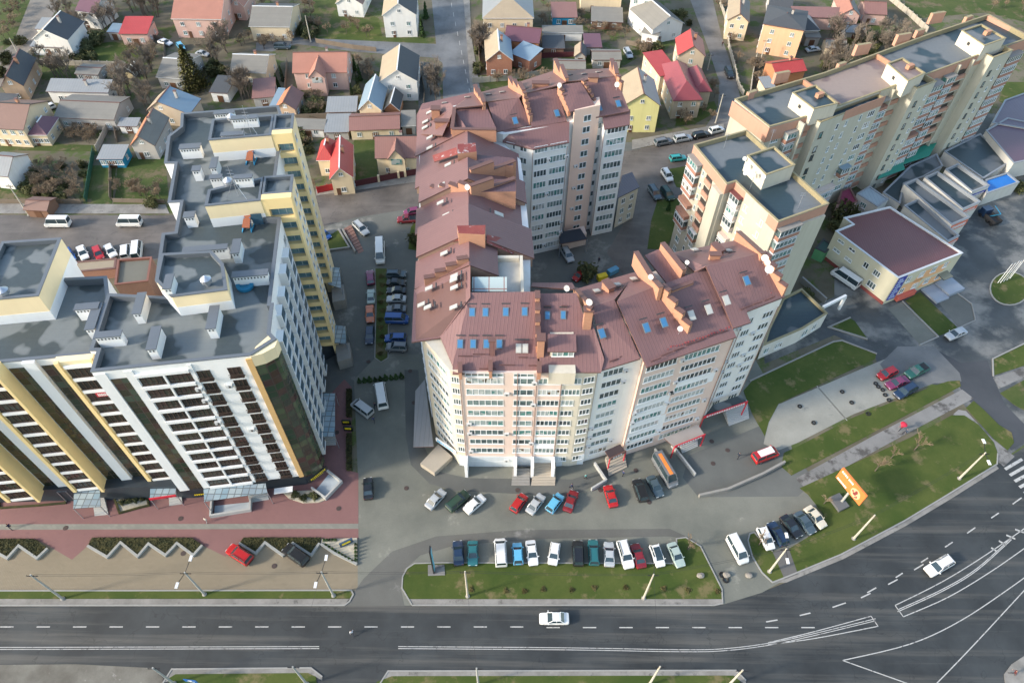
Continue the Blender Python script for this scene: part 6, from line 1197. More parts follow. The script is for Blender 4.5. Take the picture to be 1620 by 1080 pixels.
def fence(label, px, h, m, post=None, th=.1, step=2.5, name='fence', cat='fence', pm=None):
    P = [W(*q).xy for q in px]; r = thing(name, label, cat, (*P[0], 0))
    for a, b in zip(P, P[1:]):
        L_ = (b - a).length; n = max(1, round(L_ / step)) if post else 1; d = (b - a).normalized()
        for i in range(n):
            p, q = a.lerp(b, i / n) + d * .06, a.lerp(b, (i + 1) / n) - d * .06; mb = MB(); mb.beam((*p, h / 2), (*q, h / 2), th, h - .02); mb.build('panel', m, r)
            if post: mb = MB(); mb.box((*a.lerp(b, i / n), (h + .25) / 2), (post, post, h + .25)); mb.build('post', pm or m, r)
    return r
F_RED, F_MAR, F_CON, F_GRN, F_WOOD = plain('fence_red', (.40, .03, .035), .5), plain('fence_maroon', (.10, .03, .035), .5), plain('fence_concrete', (.42, .38, .31), .85, var=.3), plain('fence_green', (.03, .10, .06), .6), plain('fence_wood', (.20, .16, .12), .85, var=.3)
fence('bright red metal fence left of the red garage door', [(503, 306), (536, 299)], 1.9, F_RED, .14, step=3); fence('maroon fence with cream pillars in front of the brown roofed cream house', [(560, 296), (600, 288), (662, 276)], 1.8, F_MAR, .5, step=4.2, pm=W_CREAM)
fence('pale concrete fence along the plot behind the rear wing', [(748, 132), (800, 128), (868, 119)], 1.8, F_CON, .2); fence('pale wall along the lane left of the lemon house villa', [(1152, 75), (1160, 105), (1168, 140), (1176, 152)], 1.6, F_CON, .25, name='garden_wall', cat='wall'); fence('grey concrete fence by the green lawn behind the polytunnels', [(66, 102), (120, 104), (200, 106)], 1.6, F_CON, .2); fence('light garden wall running up to the top edge past the slab block', [(1406, 0), (1440, 28), (1466, 52)], 1.8, F_CON, .3, name='garden_wall', cat='wall')
fence('green mesh fence round the overgrown street corner plots', [(150, 240), (140, 300), (137, 320)], 1.6, F_GRN, .1); fence('concrete fence slanting from the blue shed up to the barn', [(155, 240), (172, 205), (200, 150)], 1.8, F_CON, .2); fence('wooden fence beside the white house with white verges', [(664, 100), (672, 150), (668, 200)], 1.6, F_WOOD, .12); fence('timber garden fence behind the low green shed', [(456, 190), (552, 186)], 1.6, F_WOOD, .12); fence('dark maroon fence in front of the black roofed hut', [(855, 92), (908, 90)], 1.6, F_MAR, .15)
fence('low wall beside the lane in front of the peach house', [(1152, 70), (1150, 40), (1138, 5)], 1.5, F_CON, .25, name='garden_wall', cat='wall'); fence('bare board fence along the street in front of the overgrown plot', [(0, 322), (130, 322)], 1.3, F_WOOD, .1); fence('chain of grey boards along the garden beside the white tower block', [(180, 320), (262, 322)], 1.2, F_WOOD, .1); fence('yard fence of pale slabs below the peach house', [(1196, 92), (1190, 120), (1186, 150)], 1.6, F_CON, .2); fence('grey slab fence along the dirt lane past the dark shingled house', [(30, 112), (60, 76)], 1.6, F_CON, .2)

for lab, px in (('board fence between the lawn and the red roofed pink garage', [(236, 60), (262, 66), (262, 100)]), ('board fence behind the large pink house', [(352, 40), (362, 62), (340, 66)]), ('board fence along the crossing lane below the top gardens', [(500, 68), (560, 78), (596, 82)]), ('garden fence between the white and the salmon roofed house', [(580, 100), (590, 160)]), ('garden fence left of the salmon roofed house', [(455, 100), (450, 160)]), ('fence round the garden with the round dark bush', [(176, 246), (176, 318)]), ('cross fence in the back gardens left of the villa', [(990, 70), (1030, 80), (1038, 118)]), ('fence behind the slate roofed sheds', [(870, 84), (935, 82)]), ('short fence beside the red brick house', [(756, 70), (760, 118)]), ('fence below the peach house yard', [(1180, 100), (1226, 108)]), ('fence among the bare trees behind the slab block', [(1296, 96), (1350, 90), (1400, 66)]), ('fence by the low grey barn and the tiny hut', [(180, 190), (186, 226)])): fence(lab, px, 1.4, F_WOOD, .1, step=3)

# ------------------------------------------------------------------ plants
BARK = plain('bark', (.13, .105, .085), .9, var=.3, scale=4); TWIG = plain('twigs', (.20, .165, .13), .95, var=.3, scale=2); TWIG2 = plain('dry_twigs', (.24, .18, .12), .95, var=.35, scale=2)
def leafm(n, a, b_): return ground_mat(n, a, b_, 1.3, fine=5, bumpy=0)
NEEDLE = leafm('spruce_needles', (.09, .10, .03), (.17, .15, .06)); THUJA = leafm('thuja_green', (.03, .065, .02), (.06, .11, .03)); IVY = leafm('shrub_leaves', (.06, .075, .03), (.13, .12, .05)); HEDGE = leafm('planter_ground_cover', (.035, .04, .018), (.085, .075, .028))
def bare_tree(name, seed, h, spread, depth=4, tw=TWIG, tip=.022):
    rnd = random.Random(seed); tr, cr = MB(), MB()
    def grow(p, d, ln, r, k):
        q = p + d * ln; mb = tr if k < 2 else cr
        mb.tube(p, q, r, r * .65, 5 if k == 0 else 3)
        if k == depth: return
        for i in range(4 if k == 0 else rnd.choice((3, 4))):
            e = (d + Vector((rnd.uniform(-1, 1), rnd.uniform(-1, 1), rnd.uniform(-.25, .55))) * spread).normalized(); grow(p.lerp(q, rnd.uniform(.55, 1)) if i else q, e, ln * rnd.uniform(.55, .82), max(tip, r * .55), k + 1)
    grow(Vector((0, 0, 0)), Vector((rnd.uniform(-.1, .1), rnd.uniform(-.1, .1), 1)).normalized(), h * .33, .03 * h ** .8, 0)
    r = bpy.data.objects.new(name, None); C.objects.link(r); tr.build('trunk', BARK, r, local=True); cr.build('crown', tw, r, local=True); return r
def leafy(name, seed, w, h, n, m, cone=False, size=.16, trunk=True):
    rnd = random.Random(seed); mb = MB()
    for _ in range(n):
        if cone: z = h * rnd.random() ** 1.35; rr = w / 2 * (1 - z / h) ** .85 * rnd.uniform(.45, 1.05) * (1 + .22 * math.sin(z * 7)); a = rnd.uniform(0, 6.28); c = Vector((rr * math.cos(a), rr * math.sin(a), .15 + z))
        else:
            v = Vector((rnd.gauss(0, 1), rnd.gauss(0, 1), rnd.gauss(0, 1))).normalized() * rnd.uniform(.5, 1); k = 1 + .3 * math.sin(3 * math.atan2(v.y, v.x) + seed) + .2 * math.sin(5 * v.z + seed); c = Vector((v.x * w / 2 * k, v.y * w / 2 * k, h / 2 + v.z * h / 2 * (.8 + .2 * k)))
        a = Vector((rnd.gauss(0, 1), rnd.gauss(0, 1), rnd.gauss(0, .6))).normalized(); b = a.orthogonal().normalized(); s = size * rnd.uniform(.6, 1.4); mb.face([c - a * s - b * s * .5, c + a * s - b * s * .4, c + a * s * .8 + b * s * .6, c - a * s * .8 + b * s * .5])
    r = bpy.data.objects.new(name, None); C.objects.link(r); mb.build('crown', m, r, local=True)
    t = MB(); t.tube((0, 0, 0), (0, 0, h * (.9 if cone else .5)), .04 * max(w, 1), .02, 5); t.build('trunk', BARK, r, local=True); return r
PROTO = {'bare': [bare_tree('bare_tree', s, 6.5, .62, 5) for s in (1, 2, 3)], 'dry': [bare_tree('bare_shrub', s, 3.0, 1.0, 5, TWIG2, .02) for s in (11, 12)], 'thuja': [leafy('thuja_tree', 21, 1.3, 4.2, 700, THUJA, True, .14)], 'spruce': [leafy('spruce_tree', 31, 8.0, 11.5, 4200, NEEDLE, True, .30)], 'shrub': [leafy('evergreen_shrub', 41, 2.6, 2.0, 700, IVY, size=.15), leafy('evergreen_shrub', 42, 2.2, 1.7, 600, IVY, size=.15)], 'dwarf': [leafy('dwarf_conifer', 51, .9, 1.3, 260, THUJA, True, .09)], 'sapling': [bare_tree('young_bare_tree', 61, 4.2, .55, 4, TWIG2)], 'tuft': [leafy('dry_tuft', 71, 1.5, .5, 260, leafm('rust_grass', (.09, .085, .03), (.14, .115, .05)), size=.12)]}
used = set()
def plant(kind, px, py, s=1.0, label=None, cat='tree', group=None, rnd=random.Random(5), k=None):
    lst = PROTO[kind]; i = rnd.randrange(len(lst)) if k is None else k; src = lst[i]
    if (kind, i) in used: o = copy_tree(src)
    else: o = src; used.add((kind, i))
    o.location = W(px, py); o.rotation_euler = (0, 0, rnd.uniform(0, 6.28)); o.scale = (s, s, s * rnd.uniform(.9, 1.1)); tag(o, label, cat, group); return o
def inside(p, poly):
    c = False
    for i in range(len(poly)):
        a, b = poly[i], poly[i - 1]
        if (a[1] > p[1]) != (b[1] > p[1]) and p[0] < (b[0] - a[0]) * (p[1] - a[1]) / (b[1] - a[1]) + a[0]: c = not c
    return c
plant('spruce', 309, 138, 1.0, 'tall ochre green spruce standing among the grey roofed houses')
for x, y, s, l in ((570, 128, 1.1, 'tallest thuja in the row right of the salmon roofed house'), (566, 138, .9, 'middle thuja in the row right of the salmon roofed house'), (562, 112, 1, 'farthest thuja in the row right of the salmon roofed house'), (557, 150, .8, 'nearest low thuja in the row right of the salmon roofed house'), (448, 128, 1.1, 'taller thuja left of the salmon roofed house'), (441, 140, 1.0, 'shorter thuja left of the salmon roofed house'), (668, 58, 1.5, 'broad thuja beside the white three storey house'), (674, 30, 1.4, 'narrow thuja behind the white three storey house'), (1057, 333, .8, 'small fir on the lawn by the courtyard drive')): plant('thuja', x, y, s, l)
for x, y, s, l, k in ((242, 327, 1.2, 'round dark bush in the garden beside the white tower block', 0), (157, 68, 2.0, 'large green bush left of the green lawn', 1), (660, 386, 1.6, 'ochre green bush on the strip beside the brown roofed block', 0), (928, 438, 1.9, 'dark bush hiding the red car in the courtyard', 1), (1330, 352, 2.6, 'dark evergreen bush behind the maroon roofed office', 0), (1324, 366, 1.8, 'smaller evergreen bush at the office back wall', 1), (500, 172, 1.8, 'garden bush behind the grey shed with the red edge', 0), (1611, 302, 1.6, 'green bush by the blue roofed hall', 1), (478, 216, 1.6, 'bush beside the yellow tower loggias', 1), (1275, 470, 1.0, 'dark bush behind the pavilion', 0)): plant('shrub', x, y, s, l, 'bush', k=k)
plant('sapling', 1384, 745, 1.15, 'young bare tree nearest the orange billboard on the lawn'); plant('sapling', 1409, 725, .9, 'smallest of the three young bare trees on the lawn'); plant('sapling', 1446, 712, 1.3, 'tallest of the three young bare trees on the lawn'); plant('sapling', 1303, 797, .8, 'young bare tree beside the billboard footing'); plant('sapling', 1088, 868, 1.1, 'young bare tree beside the last car of the long row'); plant('sapling', 1200, 862, 1.0, 'young bare tree beside the first car of the slanted row')
rnd = random.Random(99)
ZONES = [([(200, 100), (245, 110), (240, 175), (190, 190), (180, 140)], 12, 'bare'), ([(1310, 55), (1400, 60), (1400, 100), (1300, 130), (1290, 100)], 14, 'bare'), ([(470, 40), (600, 40), (600, 64), (500, 66)], 7, 'dry'), ([(60, 105), (115, 110), (115, 130), (70, 128)], 5, 'bare'), ([(90, 195), (160, 200), (150, 228), (95, 224)], 9, 'dry'), ([(750, 70), (770, 70), (775, 115), (755, 115)], 5, 'bare'), ([(760, 120), (870, 118), (890, 130), (800, 140)], 8, 'dry'), ([(20, 265), (130, 258), (135, 316), (60, 318)], 16, 'dry'),
    ([(330, 70), (362, 70), (360, 110), (330, 112)], 6, 'bare'), ([(0, 0), (50, 0), (20, 60), (0, 70)], 7, 'dry'), ([(345, 150), (400, 120), (402, 160), (350, 165)], 6, 'bare'), ([(240, 0), (265, 0), (265, 30), (180, 30)], 8, 'bare'), ([(480, 155), (510, 150), (512, 180), (480, 182)], 5, 'dry'), ([(664, 130), (690, 130), (696, 165), (664, 165)], 5, 'bare'), ([(1185, 100), (1225, 105), (1222, 150), (1190, 150)], 5, 'dry'), ([(1400, 60), (1440, 70), (1440, 100), (1395, 90)], 6, 'bare'), ([(860, 0), (990, 60), (980, 72), (850, 40)], 9, 'dry'), ([(1010, 70), (1035, 75), (1040, 120), (1012, 100)], 6, 'dry'), ([(555, 200), (590, 215), (590, 225), (560, 225)], 3, 'dry'), ([(1560, -10), (1640, -10), (1640, 30), (1570, 20)], 5, 'dry'), ([(90, 30), (190, 20), (190, 50), (130, 60)], 7, 'bare'), ([(176, 290), (262, 300), (262, 318), (180, 318)], 6, 'dry'), ([(400, 5), (500, 5), (500, 30), (470, 40)], 6, 'dry'), ([(1060, 190), (1130, 175), (1126, 196), (1080, 200)], 3, 'dry'), ([(440, 225), (495, 230), (498, 300), (470, 300)], 6, 'dry'), ([(150, 4), (180, 10), (182, 30), (152, 28)], 3, 'bare')]
ZONES += [([(100, 60), (150, 60), (150, 100), (110, 100)], 5, 'shrub'), ([(440, 30), (500, 40), (500, 64), (440, 56)], 5, 'shrub'), ([(330, 100), (362, 105), (360, 150), (335, 140)], 5, 'shrub'), ([(1300, 60), (1400, 60), (1390, 110), (1300, 110)], 7, 'shrub'), ([(480, 150), (512, 150), (512, 186), (480, 186)], 4, 'shrub'), ([(20, 262), (140, 258), (140, 318), (40, 320)], 8, 'shrub'), ([(1010, 60), (1040, 70), (1040, 125), (1012, 115)], 4, 'shrub'), ([(750, 60), (775, 60), (775, 118), (752, 118)], 4, 'shrub'), ([(560, 130), (600, 140), (600, 170), (570, 170)], 3, 'shrub'), ([(0, 60), (40, 60), (20, 120), (0, 130)], 5, 'shrub'),
    ([(380, 60), (462, 60), (462, 84), (380, 84)], 6, 'dry'), ([(200, 60), (262, 70), (240, 110), (200, 100)], 6, 'dry'), ([(520, 100), (600, 100), (600, 130), (550, 130)], 4, 'dry'), ([(1100, 130), (1135, 140), (1130, 180), (1110, 180)], 3, 'dry'), ([(440, 210), (500, 212), (498, 260), (460, 260)], 4, 'shrub'), ([(1130, 0), (1150, 0), (1166, 100), (1150, 70)], 4, 'dry'), ([(1040, 0), (1080, 0), (1090, 40), (1080, 60)], 3, 'shrub')]
for poly, n, kind in ZONES:
    n = int(n * 2.2); xs, ys = [p[0] for p in poly], [p[1] for p in poly]; k = 0
    for _ in range(n * 12):
        if k == n: break
        p = (rnd.uniform(min(xs), max(xs)), rnd.uniform(min(ys), max(ys)))
        if not inside(p, poly) or any(inside(W(*p).xy, f) for f in FOOT): continue
        k += 1
        plant(kind, *p, rnd.uniform(.85, 1.45), *{'bare': ('bare grey brown fruit tree in the hillside gardens', 'tree', 'bare fruit trees in the hillside gardens'), 'dry': ('dry brown leafless bush in the hillside gardens', 'bush', 'leafless bushes in the hillside gardens'), 'shrub': ('olive green bush in the hillside gardens', 'bush', 'olive green bushes in the hillside gardens')}[kind], rnd)
for i in range(9): plant('dwarf', 569 + 8.3 * i, 605 - .9 * i, 1.0 + .1 * (i % 3), 'small clipped conifer in the row behind the white minibus', 'bush', 'row of small clipped conifers')
for i in range(10): plant('tuft', 603 + 2 * math.sin(i * 2), 438 + 13.5 * i, .8, 'rusty grass tuft on the narrow strip between parked cars', 'plant', 'rusty tufts on the narrow strip')
for i, x in enumerate((745, 800, 830, 860, 940, 990, 1050, 1088, 1135, 905)): plant('tuft', x, 932 + 3 * math.sin(i), .6, 'dry brown clump on the lawn beside the main road', 'plant', 'dry clumps on the roadside lawn')
# ------------------------------------------------------------------ vehicles
TYRE = plain('tyre_rubber', (.018, .018, .018), .8); RIMM = plain('alloy_rim', (.35, .36, .37), .35, .6); CGL = plain('car_glass', (.028, .048, .058), .08, var=.1, spec=.8); HLM = plain('headlight', (.70, .72, .72), .15, var=.03); TLM = plain('taillight', (.38, .02, .015), .25, var=.03); BLK = plain('black_plastic', (.025, .025, .027), .6)
PAINT0 = car_paint('paint_white', (.72, .72, .70))
# length, width, height, belt height, hood height, cabin: rear base, rear top, front top, front base (from the rear, share of length), wheel radius
SPEC = {'sedan': (4.5, 1.75, 1.44, .92, .84, .16, .29, .56, .73, .31), 'hatch': (4.0, 1.7, 1.5, .95, .86, .01, .10, .58, .76, .30), 'wagon': (4.7, 1.78, 1.5, .95, .86, .01, .07, .58, .74, .32), 'suv': (4.6, 1.86, 1.72, 1.08, 1.0, .01, .06, .59, .75, .36), 'van': (5.1, 1.95, 2.0, 1.2, 1.1, .005, .015, .70, .87, .34), 'minibus': (6.2, 2.0, 2.55, 1.35, 1.15, .004, .01, .78, .90, .36), 'pickup': (5.0, 1.85, 1.75, 1.05, 1.0, .38, .42, .60, .73, .37)}
def car_proto(kind):
    Ln, Wd, Ht, bz, hz, r0, r1, f1, f0, wr = SPEC[kind]; x = lambda s: -Ln / 2 + Ln * s; w = Wd / 2; zb = .24
    root = bpy.data.objects.new('car', None); C.objects.link(root)
    mb = MB(); st = [(0, .45, bz * .9, .86), (.015, .30, bz * .97, .93), (.06, zb, bz, 1), (r0 + .02, zb, bz, 1), (f0, zb, bz, 1), (f0 + .04, zb, (bz + hz) / 2, 1), (.9, zb, hz, .98), (.96, zb + .02, hz * .92, .93), (.99, .32, hz * .78, .85), (1, .42, hz * .66, .78)]
    st.sort(key=lambda s: s[0]); rings = []
    for s, z0, z1, k in st:
        ww = w * k; rings.append([(x(s), -ww * .93, z0), (x(s), -ww, z0 + .18), (x(s), -ww, z1 - .16), (x(s), -ww * .9, z1), (x(s), 0, z1 + .025), (x(s), ww * .9, z1), (x(s), ww, z1 - .16), (x(s), ww, z0 + .18), (x(s), ww * .93, z0)])
    for a, b in zip(rings, rings[1:]):
        for i in range(8): mb.face([a[i], b[i], b[i + 1], a[i + 1]])
        mb.face([a[8], b[8], b[0], a[0]], 1)
    mb.face(rings[0]); mb.face(rings[-1][::-1])
    if kind == 'pickup': mb.box((x(.2), 0, bz + .015), (Ln * .3, Wd * .8, .05), 0, 1)
    # roof, pillars and mirrors share the body shell
    yb, yt = w * .9, w * .76; zt = Ht; c = [(x(r0), bz), (x(r1), zt - .03), (x(f1), zt - .03), (x(f0), bz)]
    R = [(x(r1) - .03, -yt), (x(f1) + .03, -yt), (x(f1) + .03, yt), (x(r1) - .03, yt)]
    mb.prism(R, zt - .06, zt - .012, 0, 0, True); mb.prism([(p[0] * 1 + (.18 if p[0] < x((r1 + f1) / 2) else -.18), p[1] * .85) for p in R], zt - .014, zt + .02, 0)
    for sy in (-1, 1):
        mb.beam((x(r0), sy * yb, bz), (x(r1), sy * yt, zt - .03), .1, .1); mb.beam((x(f0), sy * yb, bz), (x(f1), sy * yt, zt - .03), .08, .08); m = (r1 + f1) / 2; mb.beam((x(m), sy * yb, bz), (x(m), sy * yt, zt - .03), .09, .06)
        mb.box((x(f0 - .03), sy * (w + .09), bz + .08), (.14, .2, .14), 0, 0)
    if kind in ('suv', 'wagon'):
        for sy in (-1, 1): mb.beam((x(r1) + .15, sy * yt * .88, zt + .05), (x(f1) - .15, sy * yt * .88, zt + .05), .06, .05, 1)
    mb.box((x(.994), 0, hz * .45), (.06, Wd * .6, .16), 0, 1); mb.box((x(.003), 0, .42), (.06, Wd * .8, .14), 0, 1)
    for sy in (-1, 1): mb.box((0, sy * (w + .005), .34), (Ln * .5, .03, .12), 0, 1)
    body = mb.build('body', [PAINT0, BLK], root, local=True, recalc=True)
    def part(nm, q, m): k = MB(); k.face(q); o = k.build(nm, m, root, local=True); return o
    e = .02
    part('windscreen', [(x(f0), -yb + e, bz), (x(f0), yb - e, bz), (x(f1), yt - e, zt - .05), (x(f1), -yt + e, zt - .05)], CGL); part('rear_window', [(x(r0), yb - e, bz), (x(r0), -yb + e, bz), (x(r1), -yt + e, zt - .05), (x(r1), yt - e, zt - .05)], CGL)
    for sy in (-1, 1):
        q = [(x(r0), sy * yb, bz), (x(f0), sy * yb, bz), (x(f1), sy * yt, zt - .05), (x(r1), sy * yt, zt - .05)]; part('side_window', q if sy < 0 else q[::-1], CGL)
        for s in (.2, .81):
            k = MB(); k.lathe((x(s), sy * (w - .1), wr), [(0, -.11), (wr * .6, -.11), (wr * .62, -.1), (wr, -.09), (wr, .09), (wr * .62, .1), (wr * .6, .11), (0, .11)], 12, 0, 'Y')
            wh = k.build('wheel', TYRE, root, local=True); k = MB(); k.lathe((x(s), sy * (w - .1), wr), [(0, sy * .125), (wr * .5, sy * .12), (wr * .62, sy * .10)], 10, 0, 'Y'); k.build('rim', RIMM, wh, local=True)
        k = MB(); k.box((x(.978), sy * w * .62, hz * .76), (.12, .36, .14)); k.build('headlight', HLM, root, local=True); k = MB(); k.box((x(.012), sy * w * .68, bz * .82), (.1, .26, .2)); k.build('taillight', TLM, root, local=True)
    return root
CARP = {k: [car_proto(k), False] for k in SPEC}
COL = {'white': (.74, .74, .72), 'silver': (.42, .44, .45), 'grey': (.16, .17, .18), 'black': (.012, .013, .015), 'red': (.42, .012, .015), 'dred': (.20, .012, .018), 'maroon': (.16, .02, .04), 'blue': (.02, .09, .32), 'navy': (.012, .03, .07), 'lblue': (.12, .42, .62), 'teal': (.02, .13, .14), 'green': (.015, .05, .03), 'dgreen': (.02, .11, .08), 'cream': (.60, .56, .44), 'orange': (.60, .18, .07), 'slate': (.06, .09, .11), 'plum': (.20, .03, .09), 'aqua': (.03, .34, .33), 'sgreen': (.36, .44, .40)}
def car(kind, col, rear, front, label, cat='car', name=None, group=None, roofc=None):
    o = copy_tree(CARP[kind][0])
    a, b = W(*rear, .6), W(*front, .6); d = b - a; o.location = ((a.x + b.x) / 2, (a.y + b.y) / 2, .03); o.rotation_euler = (0, 0, math.atan2(d.y, d.x)); k = d.length / SPEC[kind][0]; k = max(.92, min(1.08, k)); o.scale = (k, (1 + k) / 2, 1)
    o.name = name or {'minibus': 'parked_minibus', 'van': 'parked_van', 'pickup': 'parked_pickup'}.get(kind, 'parked_car'); m = car_paint('paint_' + col, COL[col])
    for ch in o.children:
        if ch.name.split('.')[0] == 'body': ch.material_slots[0].link = 'OBJECT'; ch.material_slots[0].material = m
    tag(o, label, cat, group); return o
S = 'parked on the paved forecourt in front of the middle block'
car('sedan', 'silver', (677, 803), (702, 776), 'pale silver sedan, first of the slanted row ' + 'in front of the corner steps'); car('suv', 'green', (709, 806), (740, 779), 'dark green off-roader between two pale sedans in the slanted row'); car('sedan', 'white', (737, 809), (765, 785), 'old white sedan right of the dark green off-roader')
car('hatch', 'red', (812, 808), (830, 783), 'bright red hatchback left of a silver sedan in the slanted row'); car('sedan', 'silver', (837, 811), (858, 783), 'silver sedan between the red hatchback and the light blue one'); car('hatch', 'lblue', (868, 809), (888, 782), 'light blue hatchback between a silver and a red car'); car('sedan', 'dred', (897, 809), (909, 776), 'deep red sedan right of the light blue hatchback'); car('sedan', 'red', (971, 801), (961, 768), 'red car standing alone below the canopy with the dark roof')
car('suv', 'black', (1018, 791), (1007, 760), 'black car left of the small slate sedan near the striped van'); car('sedan', 'slate', (1029, 755), (1044, 784), 'small slate blue car beside the orange striped van')
v = car('minibus', 'grey', (1038, 722), (1066, 770), 'dark grey delivery van with an orange roof stripe by the basement ramp', 'van'); mb = MB(); mb.box((-.4, 0, 2.585), (4.2, .62, .03)); mb.build('roof_stripe', plain('stripe_orange', (.80, .24, .05), .5), v, local=True)
v = car('van', 'red', (1192, 727), (1229, 713), 'red minivan with a white roof panel on the upper terrace', 'van'); mb = MB(); mb.box((-.3, 0, 2.03), (3.0, 1.25, .03)); mb.build('roof_panel', WHITE, v, local=True)
for q in (('sedan', 'navy', (726, 891), (724, 858), 'navy car at the left end of the long row beside the lawn'), ('sedan', 'teal', (748, 858), (748, 892), 'dark teal green car second in the long row beside the lawn'), ('van', 'white', (793, 890), (791, 858), 'white panel van standing alone left of the light blue car'), ('hatch', 'lblue', (820, 891), (818, 860), 'light blue boxy car between the white panel van and a white sedan'), ('sedan', 'white', (839, 857), (844, 892), 'white sedan right of the light blue boxy car'), ('hatch', 'white', (879, 860), (874, 892), 'white hatchback with wide gaps on both sides in the long row'), ('suv', 'black', (915, 892), (914, 858), 'black off-roader left of the dark teal estate'), ('wagon', 'teal', (940, 891), (938, 856), 'dark teal estate car right of the black off-roader'), ('sedan', 'silver', (964, 892), (963, 861), 'silver sedan left of the big white off-roader'), ('suv', 'white', (983, 856), (996, 899), 'big white off-roader, the longest vehicle in the long row'), ('sedan', 'dred', (1015, 896), (1004, 862), 'crimson sedan right of the big white off-roader'), ('hatch', 'white', (1034, 862), (1046, 896), 'white car with a black glass roof in the long row'), ('sedan', 'sgreen', (1062, 861), (1077, 894), 'pale grey green sedan at the right end of the long row')):
    o = car(*q)
    if 'glass roof' in q[4]: mb = MB(); mb.box((-.35, 0, 1.53), (1.7, 1.1, .03)); mb.build('sunroof', CGL, o, local=True)
